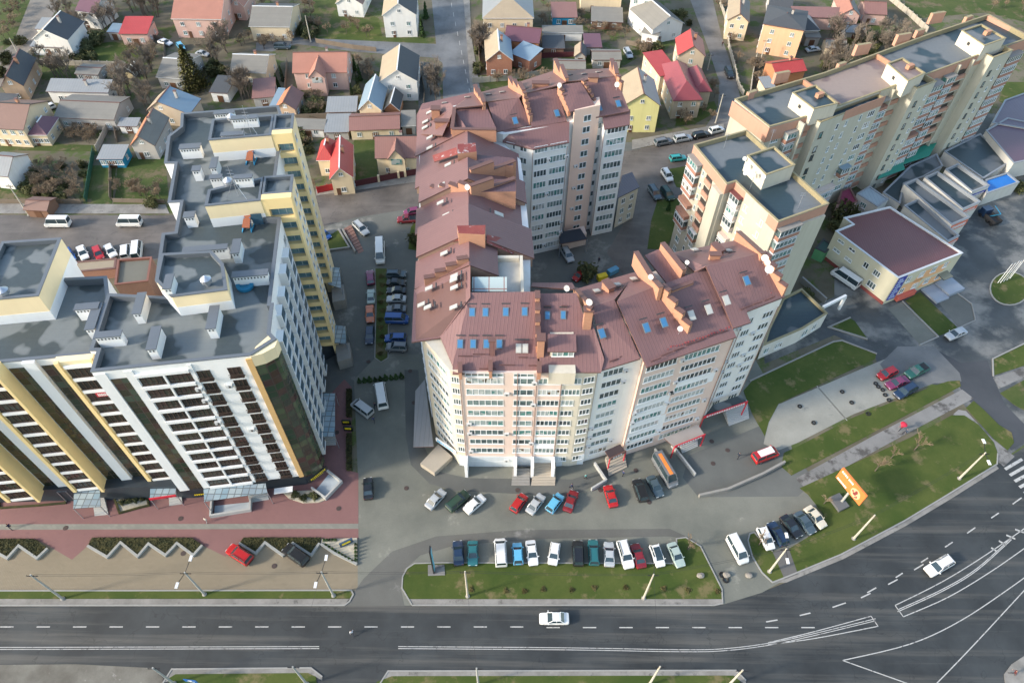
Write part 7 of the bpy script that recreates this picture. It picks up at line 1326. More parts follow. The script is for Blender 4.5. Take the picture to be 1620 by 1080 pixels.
for q in (('van', 'white', (1157, 852), (1176, 888), 'white van alone in the side entrance', 'van'), ('hatch', 'white', (1203, 834), (1220, 869), 'white car at the start of the slanted row by the small lawn'), ('wagon', 'navy', (1240, 860), (1220, 828), 'navy estate between the white car and the black one by the small lawn'), ('sedan', 'black', (1238, 816), (1265, 850), 'black sedan with a blue sheen fourth from the road corner'), ('sedan', 'slate', (1261, 811), (1286, 843), 'slate grey sedan next to the cream old car'), ('sedan', 'cream', (1278, 804), (1302, 832), 'cream old saloon at the upper end of the slanted row'), ('sedan', 'white', (900, 978), (853, 978), 'white sedan driving along the main road', 'car', 'moving_car'), ('wagon', 'white', (1504, 884), (1466, 906), 'white estate driving round the road bend', 'car', 'moving_car'),
    ('suv', 'red', (396, 888), (362, 866), 'red off-roader nosed into the zigzag planters'), ('suv', 'black', (485, 890), (451, 865), 'black off-roader with roof bars nosed into the zigzag planters'), ('sedan', 'black', (583, 789), (582, 756), 'black sedan driving up the drive beside the pink plaza'), ('van', 'silver', (586, 656), (560, 637), 'silver van turned across the drive beside the white minibus', 'van'), ('minibus', 'white', (607, 647), (600, 606), 'white minibus just below the row of clipped conifers', 'minibus'),
    ('hatch', 'plum', (587, 450), (585, 428), 'raspberry red hatchback first in the file beside the narrow strip'), ('sedan', 'sgreen', (587, 480), (587, 459), 'pale silver blue sedan ahead of the orange car'), ('sedan', 'orange', (585, 484), (586, 510), 'orange sedan in the file beside the narrow strip'), ('hatch', 'navy', (586, 518), (584, 544), 'dark blue hatchback below the orange sedan'),
    ('wagon', 'slate', (612, 434), (642, 434), 'dark slate estate at the top of the file right of the narrow strip'), ('sedan', 'black', (612, 447), (642, 448), 'black sedan with red tail lights second right of the narrow strip'), ('sedan', 'black', (642, 460), (612, 460), 'black sedan facing the strip above the silver saloon'), ('sedan', 'silver', (642, 473), (612, 473), 'silver saloon among the dark cars right of the narrow strip'), ('sedan', 'grey', (642, 489), (612, 489), 'dark grey saloon just above the long blue van'), ('van', 'blue', (611, 505), (646, 506), 'long blue van right of the narrow strip', 'van'), ('hatch', 'blue', (643, 535), (608, 535), 'bright blue hatchback above the last dark car'), ('suv', 'grey', (643, 550), (612, 549), 'dark grey off-roader last in the file right of the narrow strip'),
    ('minibus', 'white', (601, 381), (602, 420), 'long white minibus at the head of the narrow strip', 'minibus'), ('wagon', 'silver', (560, 350), (583, 373), 'silver blue estate beside the tiled stairs'), ('hatch', 'blue', (506, 366), (521, 377), 'blue car behind the yellow loggias beside the small raised lawn'), ('hatch', 'plum', (660, 334), (642, 337), 'plum and cream hatchback at the kerb of the brown roofed block'), ('pickup', 'dred', (658, 347), (630, 348), 'dark red pickup in front of the plum hatchback', 'pickup'),
    ('minibus', 'white', (110, 354), (74, 354), 'white van driving left on the street, the left one of two', 'van', 'moving_van'), ('minibus', 'white', (223, 353), (187, 353), 'white minibus with side windows on the street, the right one of two', 'minibus', 'moving_van'), ('hatch', 'blue', (105, 394), (116, 414), 'blue hatchback at the left end of the street side row'), ('sedan', 'white', (126, 390), (136, 410), 'white sedan between the blue and the red car of the street side row'), ('hatch', 'red', (152, 392), (160, 410), 'small red car between two white sedans of the street side row'), ('sedan', 'white', (169, 388), (181, 406), 'white sedan right of the small red car in the street side row'), ('van', 'white', (199, 408), (200, 390), 'white van left of the taller white van in the street side row', 'van'), ('minibus', 'white', (217, 408), (219, 388), 'taller white van at the right end of the street side row', 'van'), ('sedan', 'dred', (3, 408), (9, 394), 'dark red car at the left edge behind the yellow roof tower'), ('hatch', 'maroon', (-2, 432), (5, 420), 'maroon car partly cut by the left edge'),
    ('suv', 'grey', (1034, 228), (1064, 222), 'dark grey off-roader at the left end of the kerbside row behind the courtyard'), ('suv', 'silver', (1066, 222), (1094, 217), 'silver off-roader second in the kerbside row'), ('wagon', 'black', (1096, 216), (1122, 211), 'black estate third in the kerbside row'), ('suv', 'white', (1123, 209), (1144, 204), 'white off-roader at the right end of the kerbside row'), ('wagon', 'aqua', (1060, 252), (1085, 249), 'turquoise estate on the bend by the small lawn'), ('suv', 'white', (1050, 270), (1061, 287), 'white off-roader by the grass corner near the turquoise estate'), ('suv', 'green', (1049, 298), (1063, 317), 'dark green off-roader, right one of a pair above the courtyard lawn'), ('suv', 'slate', (1029, 296), (1042, 316), 'slate off-roader, left one of a pair above the courtyard lawn'), ('suv', 'silver', (893, 396), (903, 413), 'silver grey off-roader by the dark porch in the courtyard'), ('hatch', 'red', (926, 430), (908, 443), 'red hatchback half hidden by the dark courtyard bush'),
    ('suv', 'black', (1150, 109), (1157, 124), 'black off-roader on the lane beside the pale garden wall'), ('suv', 'slate', (433, 74), (461, 74), 'dark off-roader on the crossing lane at the top'), ('sedan', 'white', (250, 64), (273, 71), 'white car in front of the large pink house'), ('hatch', 'white', (84, 168), (69, 174), 'small white car beside the grey barn'), ('sedan', 'silver', (1275, 80), (1297, 77), 'silver car in the yard behind the peach house'), ('wagon', 'silver', (990, 78), (998, 92), 'silver blue car beside the large slate roofed shed'), ('sedan', 'silver', (311, 84), (330, 87), 'pale silver car behind the barn left of the tall spruce'), ('hatch', 'lblue', (283, 70), (290, 79), 'pale car with open boot beside the pink house'),
    ('minibus', 'white', (1357, 455), (1317, 428), 'dirty white box van in the yard beside the maroon roofed office', 'van'), ('sedan', 'silver', (1526, 522), (1498, 534), 'silver white sedan crossing the worn asphalt by the round lawn', 'car', 'moving_car'), ('hatch', 'red', (1416, 585), (1390, 597), 'bright red car beside the play court'), ('sedan', 'plum', (1436, 599), (1402, 612), 'plum sedan between the red and the navy car by the play court'), ('wagon', 'navy', (1447, 610), (1417, 627), 'navy estate nearest the old tyres by the play court'), ('pickup', 'dgreen', (1466, 579), (1434, 595), 'teal green pickup with a covered bed beside the play court', 'pickup')):
    car(*q)
tk = thing('flatbed_truck', 'dark blue lorry standing at the shop yard gate', 'truck', tuple(W(1561, 346)), rz=1.9)
mb = MB(); mb.box((1.2, 0, 1.35), (1.6, 2.1, 1.9)); mb.prism([(1.98, -.95), (2.4, -.9), (2.4, .9), (1.98, .95)], .5, 1.2, 0); mb.build('cab', car_paint('paint_navy', COL['navy']), tk, local=True); mb = MB(); mb.box((-1.3, 0, .95), (3.2, 2.1, .3)); mb.box((-1.3, 1.0, 1.35), (3.2, .08, .5)); mb.box((-1.3, -1.0, 1.35), (3.2, .08, .5)); mb.box((-2.9, 0, 1.35), (.08, 2.0, .5)); mb.build('bed', BLK, tk, local=True); mb = MB(); mb.face([(2.02, -.9, 1.5), (2.02, .9, 1.5), (2.02, .9, 2.15), (2.02, -.9, 2.15)]); mb.build('windscreen', CGL, tk, local=True)
for sx in (1.3, -1.0, -2.2):
    for sy in (-.95, .95): mb = MB(); mb.lathe((sx, sy, .45), [(0, -.15), (.45, -.14), (.45, .14), (0, .15)], 12, 0, 'Y'); mb.build('wheel', TYRE, tk, local=True)
mb = MB(); mb.tube((-.4, 0, 1.1), (-2.4, .3, 3.4), .13, .1, 6); mb.tube((-2.4, .3, 3.4), (-.2, .5, 4.2), .1, .07, 6); mb.build('crane_arm', CRANE, tk, local=True)

# ------------------------------------------------------------------ lamp posts, wires, signs
POLE = plain('pole_concrete', (.40, .40, .37), .8, var=.2); POLE2 = plain('pole_pale', (.50, .46, .38), .8, var=.2); LAMP = plain('lamp_head', (.72, .73, .73), .35)
TOPS = []
def pole(base, top, label, heads=0, m=None, arm=None, ins=True):
    h = min(11, max(5, pole_height(top, base))); p = W(*base); r = thing('lamp_post' if heads else 'utility_pole', label, 'lamp post' if heads else 'pole', tuple(p))
    mb = MB(); mb.tube((p.x, p.y, 0), (p.x, p.y, h), .19, .11, 8); mb.build('shaft', m or POLE, r); mb = MB(); mb.lathe((p.x, p.y, 0), [(.36, 0), (.36, .2), (.2, .3)], 8); mb.build('footing', CONC, r)
    t = Vector((p.x, p.y, h)); TOPS.append(t)
    for i in range(heads):
        s = -1 if i else 1; e = t + Vector((s * .35, s * 1.7, .25)); mb = MB(); mb.beam(t - Vector((0, 0, .2)), e, .07, .07); mb.build('bracket', BLK, r); mb = MB(); mb.box((e.x + s * .05, e.y + s * .3, e.z - .02), (.4, .85, .16), 0); mb.build('lamp', LAMP, r)
    if ins:
        mb = MB(); mb.beam(t - Vector((.8, 0, .5)), t + Vector((.8, 0, -.5)), .09, .09)
        for dx in (-.7, -.3, .3, .7): mb.tube(t + Vector((dx, 0, -.45)), t + Vector((dx, 0, -.25)), .05, n=5)
        mb.build('crossarm', BLK, r)
    return t
def wire(a, b, sag, n=10, label=None):
    mb = MB(); P = [a.lerp(b, i / n) - Vector((0, 0, sag * 4 * (i / n) * (1 - i / n))) for i in range(n + 1)]
    for p, q in zip(P, P[1:]): mb.tube(p, q, .018, n=3)
    o = mb.build('overhead_wire', BLK); tag(o, label, 'wire'); return o
T = [pole((100, 947), (54, 903), 'lamp-less pole at the left end of the verge beside the tan parking'), pole((324, 940), (294, 903), 'lamp post with two white heads in the middle of the tan parking edge', 2), pole((528, 942), (508, 904), 'lamp post with two white heads beside the drive mouth', 2), pole((740, 943), (737, 903), 'pale pole on the roadside lawn below the white panel van', 0, POLE2), pole((1018, 946), (1034, 908), 'leaning-looking pale pole on the roadside lawn below the crimson sedan', 1, POLE2), pole((1217, 904), (1245, 868), 'pale lamp post beside the dark footpath', 2, POLE2), pole((1350, 852), (1384, 814), 'bare pale pole beside the road bend', 0, POLE2, ins=False), pole((1517, 757), (1557, 714), 'pale lamp post near the pedestrian crossing', 2, POLE2)]
for a, b, n in zip(T, T[1:], ('verge', 'drive mouth', 'drive', 'roadside lawn', 'side entrance', 'small lawn', 'road bend')):
    for k, dz in enumerate((-.35, -.8)): wire(a + Vector((0, .4 * k, dz)), b + Vector((0, .4 * k, dz)), .5, label=('upper' if k == 0 else 'lower') + ' overhead wire along the main road past the ' + n)
B2 = [pole((276, 1081), (245, 1051), 'grey pole at the bottom edge beside the blue road sign', m=POLE), pole((486, 1082), (464, 1053), 'grey pole at the bottom edge by the side street mouth'), pole((757, 1084), (754, 1056), 'bottom edge pole in the middle of the lower verge'), pole((1026, 1084), (1044, 1053), 'pale pole at the bottom edge below the moving white sedan', 0, POLE2), pole((1150, 1086), (1172, 1056), 'pale pole at the bottom edge near the painted triangle', 0, POLE2)]
wire(B2[2], T[3], .4, label='span wire across the main road to the pale lawn pole'); wire(B2[3], T[4], .4, label='span wire across the main road to the leaning-looking pole'); wire(B2[1], T[2], .4, label='span wire across the main road at the drive mouth')
for q in (((1132, 195), (1144, 149), 'timber pole at the lane corner by the rear kerbside row'), ((1119, 111), (1124, 90), 'thin lamp pole on the lane beside the villa'), ((32, 91), (16, 60), 'pole beside the dirt lane near the dark shingled house'), ((492, 67), (481, 25), 'white topped pole on the crossing lane'), ((46, 341), (8, 294), 'grey pole on the street by the overgrown plot'), ((1203, 96), (1198, 60), 'pole in the yard of the peach house')): pole(*q, m=POLE2)
bb = thing('billboard', 'orange billboard with white lettering on a concrete footing on the big lawn', 'billboard', tuple(W(1329, 795)))
zb_ = pole_height((1341.5, 776), (1330, 795)); a, b = W(1323, 754, zb_), W(1360, 799, zb_); d = (b - a).normalized(); n = Vector((d.y, -d.x, 0)); n = n if n.y < 0 else -n; hh = 3.2
ORG = plain('billboard_orange', (.72, .20, .055), .5, var=.08); PALEO = plain('billboard_pale', (.80, .42, .24), .5, var=.1); MARK = plain('billboard_figure', (.22, .05, .05), .5)
mb = MB(); mb.beam(a + Vector((0, 0, hh / 2)), b + Vector((0, 0, hh / 2)), .3, hh); mb.build('panel', ORG, bb); Lb = (b - a).length
mb = MB(); f = lambda u, v: a + d * u + n * .17 + Vector((0, 0, v))
for u0, u1, v in [(.06 + .062 * i, .105 + .062 * i, .80) for i in range(4)] + [(.34 + .05 * i, .375 + .05 * i, .78) for i in range(4)] + [(.05 + .055 * i, .09 + .055 * i, .12) for i in range(7)]: mb.face([f(Lb * u0, hh * (v - .07)), f(Lb * u1, hh * (v - .07)), f(Lb * u1, hh * (v + .07)), f(Lb * u0, hh * (v + .07))])
mb.build('lettering', WHITE, bb)
mb = MB(); c0 = (Lb * .72, hh * .42); mb.face([f(c0[0] + Lb * .17 * math.cos(t), c0[1] + hh * .36 * math.sin(t)) + n * .01 for t in [i * .35 for i in range(18)]]); mb.build('pale_patch', PALEO, bb)
mb = MB()
for (u, v, ru, rv) in ((.73, .55, .05, .14), (.70, .36, .06, .1), (.62, .45, .03, .07), (.80, .28, .03, .09), (.76, .18, .02, .05)): mb.face([f(Lb * u + Lb * ru * math.cos(t), hh * v + hh * rv * math.sin(t)) + n * .02 for t in [i * .6 for i in range(10)]])
mb.build('figure', MARK, bb)
p = W(1330, 795); mb = MB(); m_ = a.lerp(b, .5); mb.tube((p.x, p.y, .5), (p.x, p.y, zb_ + .5), .22, .2, 10); mb.beam((p.x, p.y, zb_ + .4), (m_.x, m_.y, zb_ + .4), .25, .25); mb.build('mast', POLE, bb); mb = MB(); mb.prism([tuple(W(*q, .6).xy) for q in ((1312, 786), (1328, 779), (1344, 800), (1328, 808))], 0, .62, 0); mb.build('footing', plain('dark_footing', (.13, .13, .13), .8), bb)
ps = thing('pylon_sign', 'tall thin blue advertising pylon seen edge on at the corner of the roadside lawn', 'sign', tuple(W(687, 906))); p = W(686.5, 908); mb = MB(); mb.box((p.x, p.y + .5, 4.4), (.22, 1.0, 8.6), .04); mb.build('panel', BLK, ps); mb = MB()
for z, h, y in ((1.5, 2.0, 1.2), (4.2, 2.2, 1.2), (6.8, 1.6, 1.2)): mb.box((p.x + .14, p.y + .5, z + .6), (.05, .9, h), .04)
mb.build('face', plain('pylon_blue', (.16, .52, .66), .4), ps); mb = MB(); mb.prism([tuple(W(*q, .2).xy) for q in ((677, 893), (703, 892), (704, 909), (677, 910))], 0, .2, 0); mb.build('footing', PATH, ps)
rs = thing('road_sign', 'blue road sign at the bottom edge beside the grey pole', 'sign', tuple(W(308, 1082))); p = W(308, 1084); mb = MB(); mb.tube((p.x, p.y, 0), (p.x, p.y, 2.9), .05, n=6); mb.build('post', SHINY, rs); mb = MB(); mb.box((p.x + .3, p.y, 2.6), (1.8, .06, 1.2), -.1, 0); mb.build('plate', plain('road_sign_blue', (.02, .14, .45), .4), rs); mb = MB(); mb.box((p.x + .3, p.y - .045, 2.75), (.5, .02, .5), -.1, 0); mb.box((p.x + .3, p.y - .045, 2.3), (1.1, .02, .1), -.1, 0); mb.build('symbol', WHITE, rs)
for i, (x0, y0, x1, y1) in enumerate(((1578, 448, 1600, 417), (1582, 448, 1605, 416), (1587, 446, 1611, 413), (1592, 444, 1614, 412), (1597, 441, 1618, 410))):
    p = W(x0, y0); h = pole_height((x1, y1), (x0, y0)); t = thing('flagpole', 'bare white flagpole in the row of five on the round lawn', 'flagpole', tuple(p), 'five flagpoles on the round lawn'); mb = MB(); mb.tube((p.x, p.y, .1), (p.x, p.y, h), .09, .05, 7); mb.build('shaft', WHITE, t); mb = MB(); mb.lathe((p.x, p.y, h), [(.08, 0), (.1, .08), (0, .18)], 7); mb.build('finial', SHINY, t)
for x, y, lab in ((549, 861, 'blue and yellow flower bed sign among the white gravel'), (552, 681, 'black and yellow sign board on the pink plaza edge'), (549, 671, 'yellow hooped barrier beside the black sign board')):
    p = W(x, y); t = thing('sign_board', lab, 'sign', tuple(p)); mb = MB(); mb.box((p.x, p.y, .75), (2.2 if y > 800 else 1.6, .3, 1.2), .5 if y > 800 else 0); mb.build('panel', SIGNB if y != 861 else plain('sign_slate_blue', (.05, .09, .14), .5), t); mb = MB(); mb.box((p.x, p.y - .05, 1.0), (1.4 if y > 800 else 1.1, .4, .4), .5 if y > 800 else 0); mb.build('lettering', SIGNY, t)
og = thing('frame_sculpture', 'orange square frame standing on the plaza corner by the glass bay', 'frame', tuple(W(500, 752))); p, q = W(503, 745, 2.5), W(499, 738, 2.5); zz = pole_height((495, 724), (503, 748)); A = [W(503, 747), W(499, 738)]; mb = MB(); pa, pb = A[0], A[0] + Vector((.4, 1.6, 0))
for s, e in ((pa + Vector((0, 0, .4)), pb + Vector((0, 0, .4))), (pb + Vector((0, 0, .4)), pb + Vector((0, 0, 3.4))), (pb + Vector((0, 0, 3.4)), pa + Vector((0, 0, 3.4))), (pa + Vector((0, 0, 3.4)), pa + Vector((0, 0, .4)))): mb.beam(s, e, .22, .22)
mb.build('frame', plain('frame_orange', (.75, .25, .08), .5), og); mb = MB(); mb.tube(pa, pa + Vector((0, 0, .4)), .08, n=6); mb.tube(pb, pb + Vector((0, 0, .4)), .08, n=6); mb.build('foot', BLK, og)

# ------------------------------------------------------------------ planters, bins, tyres, manholes
STONEW = plain('planter_wall', (.31, .315, .295), .8, var=.3)
def planter(label, top, zig):
    """hedge bed with a sawtooth stone edge"""
    r = thing('planter', label, 'planter', tuple(W(*zig[0]))); mb = MB(); mb.prism([tuple(W(*q).xy) for q in top + zig[::-1]], 0, .32, 0); mb.build('soil', HEDGE, r); mb = MB(); ribbon(mb, Wp(zig), .38, 0, .45); mb.build('edge_wall', STONEW, r)
    rnd = random.Random(len(label)); mb = MB(); P = [tuple(W(*q).xy) for q in top + zig[::-1]]; xs, ys = [p[0] for p in P], [p[1] for p in P]; k = 0
    while k < 1500:
        c = Vector((rnd.uniform(min(xs), max(xs)), rnd.uniform(min(ys), max(ys)), .33 + rnd.random() * .1))
        if not inside(c, P): k += .5; continue
        k += 1; a = Vector((rnd.gauss(0, 1), rnd.gauss(0, 1), rnd.gauss(0, .5))).normalized() * .08; b = a.orthogonal().normalized() * .06; mb.face([c - a - b, c + a - b, c + a + b, c - a + b])
    mb.build('foliage', HEDGE, r)
planter('long zigzag planter at the left edge of the tan parking', [(-40, 853), (55, 853)], [(-40, 868), (-8, 872), (13, 884), (31, 864), (60, 884), (77, 868)]); planter('zigzag planter between the two pink aprons', [(147, 851), (304, 851)], [(140, 864), (171, 882), (192, 859), (219, 881), (236, 861), (263, 879), (281, 860), (307, 879), (321, 863)]); planter('zigzag planter behind the red and the black off-roader', [(386, 851), (508, 851)], [(379, 860), (405, 876), (420, 859), (448, 879), (464, 860), (493, 879), (506, 860)])
gb = thing('gravel_bed', 'triangular white gravel bed dotted with dark shrubs at the plaza corner', 'flower bed', tuple(W(540, 870))); mb = MB(); mb.prism([tuple(W(*q).xy) for q in ((509, 853), (565, 851), (565, 893), (530, 876), (508, 861))], 0, .2, 0); mb.build('gravel', GRAVEL, gb); mb = MB(); ribbon(mb, Wp([(508, 861), (530, 876), (565, 893)]), .35, 0, .4); mb.build('edge_wall', STONEW, gb)
for i, (x, y) in enumerate([(513 + 4.6 * i, 855) for i in range(5)] + [(516 + 5.2 * i, 863 + 3.1 * i) for i in range(9)] + [(563, 862 + 6 * i) for i in range(5)]): plant('dwarf', x, y, .62, 'small dark shrub in the white gravel bed', 'bush', 'small shrubs in the white gravel bed')
g2 = thing('gravel_bed', 'curved white gravel bed with four green shrubs at the tower corner', 'flower bed', tuple(W(480, 785))); mb = MB(); mb.prism([tuple(W(*q).xy) for q in ((446, 778), (495, 776), (517, 790), (505, 795), (480, 796), (458, 789))], 0, .22, 0); mb.build('gravel', GRAVEL, g2)
for i, x in enumerate((468, 481, 494, 500)): plant('shrub', x, (784, 789, 785, 788)[i], .55, 'green shrub in the curved gravel bed at the tower corner', 'bush', 'four shrubs in the curved gravel bed')
for px, lab in (([(190, 812), (182, 790), (196, 784), (232, 779), (236, 800), (222, 803)], 'garden bed with white gravel and clipped green edging between two glass canopies'), ([(0, 804), (0, 782), (90, 778), (108, 780), (104, 796), (60, 800)], 'rose gravel bed with a dark edging below the yellow fins')):
    t = thing('flower_bed', lab, 'flower bed', tuple(W(*px[0]))); mb = MB(); mb.prism([tuple(W(*q).xy) for q in px], 0, .15, 0); mb.build('soil', GRAVEL if 'white' in lab else PINK, t); mb = MB(); ribbon(mb, Wp(px), .3, 0, .35, 0, True); mb.build('edging', HEDGE, t)
    for i in range(4): plant('shrub', px[1][0] + 12 + 11 * i, px[1][1] + 6 - 2 * i, .5, 'low round shrub in the beds under the tower block', 'bush', 'low round shrubs under the tower block')
mb = MB(); 
hs = thing('hedge_strip', 'dark hedge strip along the drive side of the pink plaza', 'hedge', tuple(W(552, 650))); rnd = random.Random(4)
for y0, y1 in ((618, 660), (688, 745)):
    mb = MB(); P = [tuple(W(x, y).xy) for x, y in ((549, y1), (557, y1), (557, y0), (549, y0))]; mb.prism(P, 0, .5, 0)
    for _ in range(900):
        c = W(rnd.uniform(549, 557), rnd.uniform(y0, y1)) + Vector((0, 0, .5 + rnd.random() * .25)); a = Vector((rnd.gauss(0, 1), rnd.gauss(0, 1), rnd.gauss(0, .5))).normalized() * .14; b = a.orthogonal().normalized() * .1; mb.face([c - a - b, c + a - b, c + a + b, c - a + b])
    mb.build('foliage', HEDGE, hs)
for px, m, lab in (([(945, 444), (959, 440)], plain('bin_yellow', (.70, .50, .02), .5), 'yellow waste container in the courtyard'), ([(962, 436), (976, 429)], plain('bin_blue', (.10, .28, .42), .5), 'blue and yellow bench sized container beside the yellow one')):
    a, b = W(*px[0]), W(*px[1]); t = thing('waste_container', lab, 'container', tuple(a)); mb = MB(); mb.beam(a + Vector((0, 0, .7)), b + Vector((0, 0, .7)), 1.1, 1.1); mb.build('tub', m, t); mb = MB(); mb.beam(a + Vector((0, 0, 1.3)), b + Vector((0, 0, 1.3)), 1.2, .12); mb.build('lid', m, t)
st_ = thing('stair_flight', 'tiled outdoor stairs beside the small raised lawn', 'stairs', tuple(W(558, 380))); mb = MB()
for i in range(9): P = [tuple(W(*q).xy) for q in ((545 + 2.5 * i, 364 + 4.2 * i), (556 + 2.2 * i, 358 + 4.4 * i), (558 + 2.2 * i, 362 + 4.4 * i), (547 + 2.5 * i, 368 + 4.2 * i))]; mb.prism(P, 0, .5 - .055 * i, 0)
mb.build('treads', plain('stair_tiles', (.24, .13, .10), .7), st_); mb = MB(); ribbon(mb, Wp([(543, 366), (563, 401)]), .3, 0, .8); mb.build('side_wall', CONC, st_)
def tyre(x, y, s=1, group='old tyres round the play court', lab='old tyre half sunk in the ground around the play court'):
    p = W(x, y); mb = MB(); mb.lathe((p.x, p.y, .06), [(.2 * s, .02), (.24 * s, .16), (.38 * s, .18), (.42 * s, .08), (.40 * s, -.05)], 14); o = mb.build('old_tyre', TYRE); tag(o, lab, 'tyre', group)
for x, y in ((1265, 643), (1332, 620), (1347, 637), (1287, 669), (1373, 655), (1385, 607), (1389, 612), (1396, 617), (1400, 625), (1406, 633)): tyre(x, y, 1.05)
tyre(1148, 917, 1.3, None, 'old tyre lying beside the stone at the side entrance'); tyre(1142, 909, 1.2, None, 'smaller tyre behind the one at the side entrance')
for x, y, lab in ((1149, 910, 'pale boulder beside the old tyres at the side entrance'), (1108, 911, 'brown boulder on the lawn below the young bare tree'), (1184, 911, 'grey concrete block lying in the side entrance mouth'), (989, 191, 'rough pale boulder below the lemon yellow house')):
    p = W(x, y); rnd = random.Random(x); mb = MB(); bm = bmesh.new(); bmesh.ops.create_icosphere(bm, subdivisions=2, radius=.5 if x != 989 else 1.6)
    for v_ in bm.verts: v_.co = v_.co * rnd.uniform(.82, 1.1); v_.co.z *= .7; v_.co.x *= 1.3
    me = bpy.data.meshes.new('boulder'); bm.to_mesh(me); bm.free(); me.materials.append(plain('boulder_stone', (.27, .245, .21), .9, var=.3)); o = link('boulder', me); o.location = (p.x, p.y, .3); tag(o, lab, 'rock')
IRON = plain('cast_iron', (.07, .05, .045), .7); mh = None
for x, y in ((643, 772), (536, 804), (533, 684), (655, 637), (649, 587), (583, 572), (286, 820), (104, 835), (819, 775), (950, 775), (1027, 794), (1006, 744), (1126, 698), (1151, 712), (1128, 733), (434, 895), (290, 875), (1424, 735)):
    p = W(x, y)
    if mh is None: mb = MB(); mb.lathe((0, 0, 0), [(.42, 0), (.42, .02), (.34, .03), (.33, .02), (0, .025)], 16); mh = o = mb.build('manhole_cover', IRON)
    else: o = mh.copy(); C.objects.link(o)
    o.location = (p.x, p.y, .05); tag(o, 'round iron manhole cover set in the paving', 'manhole cover', 'manhole covers in the paving')

# ------------------------------------------------------------------ people
SKIN = plain('skin', (.45, .27, .2), .6, var=.05); HAIR = plain('hair_dark', (.03, .022, .018), .7)
def person_mesh(stride, armf):
    V, E, R = [], [], []
    def add(p, r, par=None): V.append(p); R.append(r); i = len(V) - 1; (E.append((par, i)) if par is not None else None); return i
    pel = add((0, 0, .95), .15); sp_ = add((0, 0, 1.15), .145, pel); ch = add((.02, 0, 1.35), .165, sp_); nk = add((.02, 0, 1.49), .06, ch); hd = add((.04, 0, 1.58), .085, nk); ht = add((.04, 0, 1.70), .095, hd); add((.13, 0, 1.625), .022, ht)
    for s in (-1, 1):
        k = stride * s; hp = add((0, s * .10, .88), .10, pel); kn = add((k * .22 + .03, s * .11, .50), .062, hp); an = add((k * .42 - (.1 if k < 0 else 0), s * .11, .09), .045, kn); to = add((k * .42 + .14, s * .12, .05), .035, an)
        sh = add((.01, s * .19, 1.40), .065, ch); el = add((-k * .12 + .0, s * .25, 1.12), .046, sh); wr = add((-k * .26 + .08 * armf, s * .25, .88), .030, el); pm = add((-k * .29 + .09 * armf, s * .25, .82), .034, wr)
        for j, (dy, ln) in enumerate(((-.028, .07), (-.01, .082), (.01, .078), (.027, .06))): q = add((V[pm][0] + dy, s * .25, .79), .011, pm); add((V[pm][0] + dy + .01, s * .247, .79 - ln), .009, q)
        add((V[pm][0] + .05, s * .235, .80), .011, pm)
    me = bpy.data.meshes.new('person_cage'); me.from_pydata(V, E, []); o = bpy.data.objects.new('person_cage', me); C.objects.link(o)
    sk = o.modifiers.new('skin', 'SKIN'); o.modifiers.new('sub', 'SUBSURF').levels = 1
    for i, d_ in enumerate(me.skin_vertices[0].data): d_.radius = (R[i], R[i]); d_.use_root = i == 0
    dg = bpy.context.evaluated_depsgraph_get(); m2 = bpy.data.meshes.new_from_object(o.evaluated_get(dg)); bpy.data.objects.remove(o); bpy.data.meshes.remove(me); m2.name = 'person'
    m2.materials.clear()
    for m in (BLK, BLK, SKIN, HAIR, BLK): m2.materials.append(m)
    for f in m2.polygons:
        c = f.center; f.use_smooth = True
        f.material_index = 4 if c.z < .1 else 3 if (c.z > 1.66 or (c.z > 1.56 and c.x < .0)) else 2 if (c.z > 1.47 or (abs(c.y) > .2 and c.z < .9)) else 0 if c.z < .93 else 1
    return m2
PM = [person_mesh(.9, 1), person_mesh(.35, 1), person_mesh(-.8, 1)]
def person(x, y, rz, legs, coat, label, k=0):
    p = W(x, y); o = link('person', PM[k].copy()); o.location = (p.x, p.y, .04); o.rotation_euler = (0, 0, rz); o.data.materials[0] = plain('cloth_' + str(legs), legs, .85); o.data.materials[1] = plain('cloth_' + str(coat), coat, .85); tag(o, label, 'person'); return o
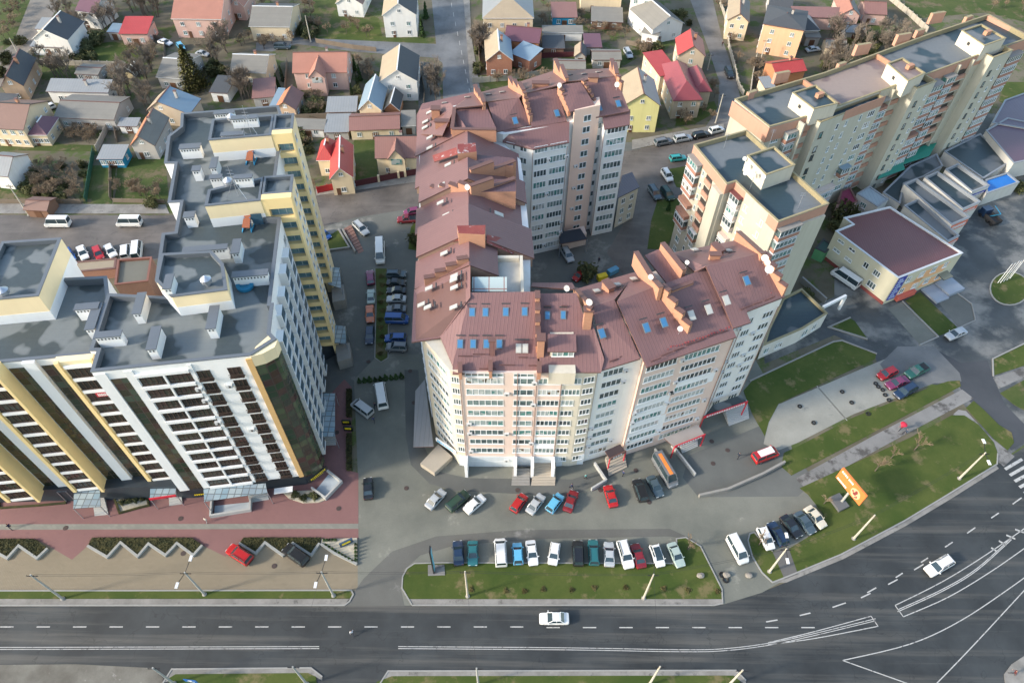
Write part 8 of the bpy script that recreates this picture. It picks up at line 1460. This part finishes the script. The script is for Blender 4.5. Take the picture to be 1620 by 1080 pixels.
person(558, 1003, 2.0, (.03, .03, .05), (.7, .7, .72), 'person in a white top crossing the main road'); person(19, 836, 2.6, (.015, .015, .03), (.02, .02, .05), 'person in dark clothes walking on the plaza band', 2); person(328, 826, 1.2, (.3, .3, .3), (.6, .58, .5), 'person in pale clothes standing beside the planted ramp', 1); person(594, 645, 1.5, (.02, .02, .02), (.03, .03, .05), 'person in black beside the white minibus', 2); person(592, 667, -1.5, (.02, .03, .06), (.03, .05, .12), 'person in dark blue walking below the silver van'); person(508, 357, .4, (.05, .04, .03), (.25, .12, .06), 'person in a brown coat on the street by the raised lawn', 1)
person(1167, 724, .8, (.02, .02, .03), (.02, .03, .05), 'person in dark clothes crossing the upper terrace'); person(947, 416, 1.3, (.02, .02, .02), (.03, .03, .06), 'person walking through the shaded courtyard', 2); person(985, 752, .6, (.02, .02, .03), (.03, .05, .12), 'person in blue at the foot of the dark canopy steps', 1); person(904, 772, -.7, (.02, .02, .04), (.03, .04, .10), 'person in dark blue behind the deep red sedan'); person(1430, 686, 3.6, (.02, .02, .03), (.04, .06, .1), 'person walking on the old path just behind the red umbrella', 2); person(1142, 74, 1.2, (.03, .03, .03), (.06, .03, .03), 'person on the lane beside the crimson roofed villa', 1); person(926, 757, 2.2, (.04, .03, .03), (.2, .5, .45), 'person in a mint jacket at the ramp wall', 1); person(1600, 1066, 2.5, (.03, .03, .04), (.12, .03, .03), 'person in a dark red jacket on the corner kerb')
u_ = person(1423, 680, 3.6, (.02, .02, .03), (.35, .03, .05), 'person holding a red umbrella on the old path'); um = thing('umbrella', 'open red umbrella held over a walker on the old path', 'umbrella', (u_.location.x, u_.location.y, .9)); p = u_.location; mb = MB(); N8 = 10
for i in range(N8):
    f = lambda r, h, a_: (p.x + r * math.cos(a_), p.y + r * math.sin(a_), h); t0, t1 = 2 * math.pi * i / N8, 2 * math.pi * (i + 1) / N8
    mb.face([f(0, 2.25, t0), f(.32, 2.17, t0), f(.32, 2.17, t1)]); mb.face([f(.32, 2.17, t0), f(.62, 1.95, t0), f(.62, 1.95, t1), f(.32, 2.17, t1)])
mb.build('canopy', plain('umbrella_red', (.55, .02, .05), .5), um); mb = MB(); mb.tube((p.x, p.y - .25, .9), (p.x, p.y, 2.24), .015, n=5); mb.build('shaft', BLK, um)

# the car patterns the copies were made from are not part of the place
for p, _ in CARP.values():
    for o in [g for c in p.children for g in c.children] + list(p.children) + [p]: bpy.data.objects.remove(o)
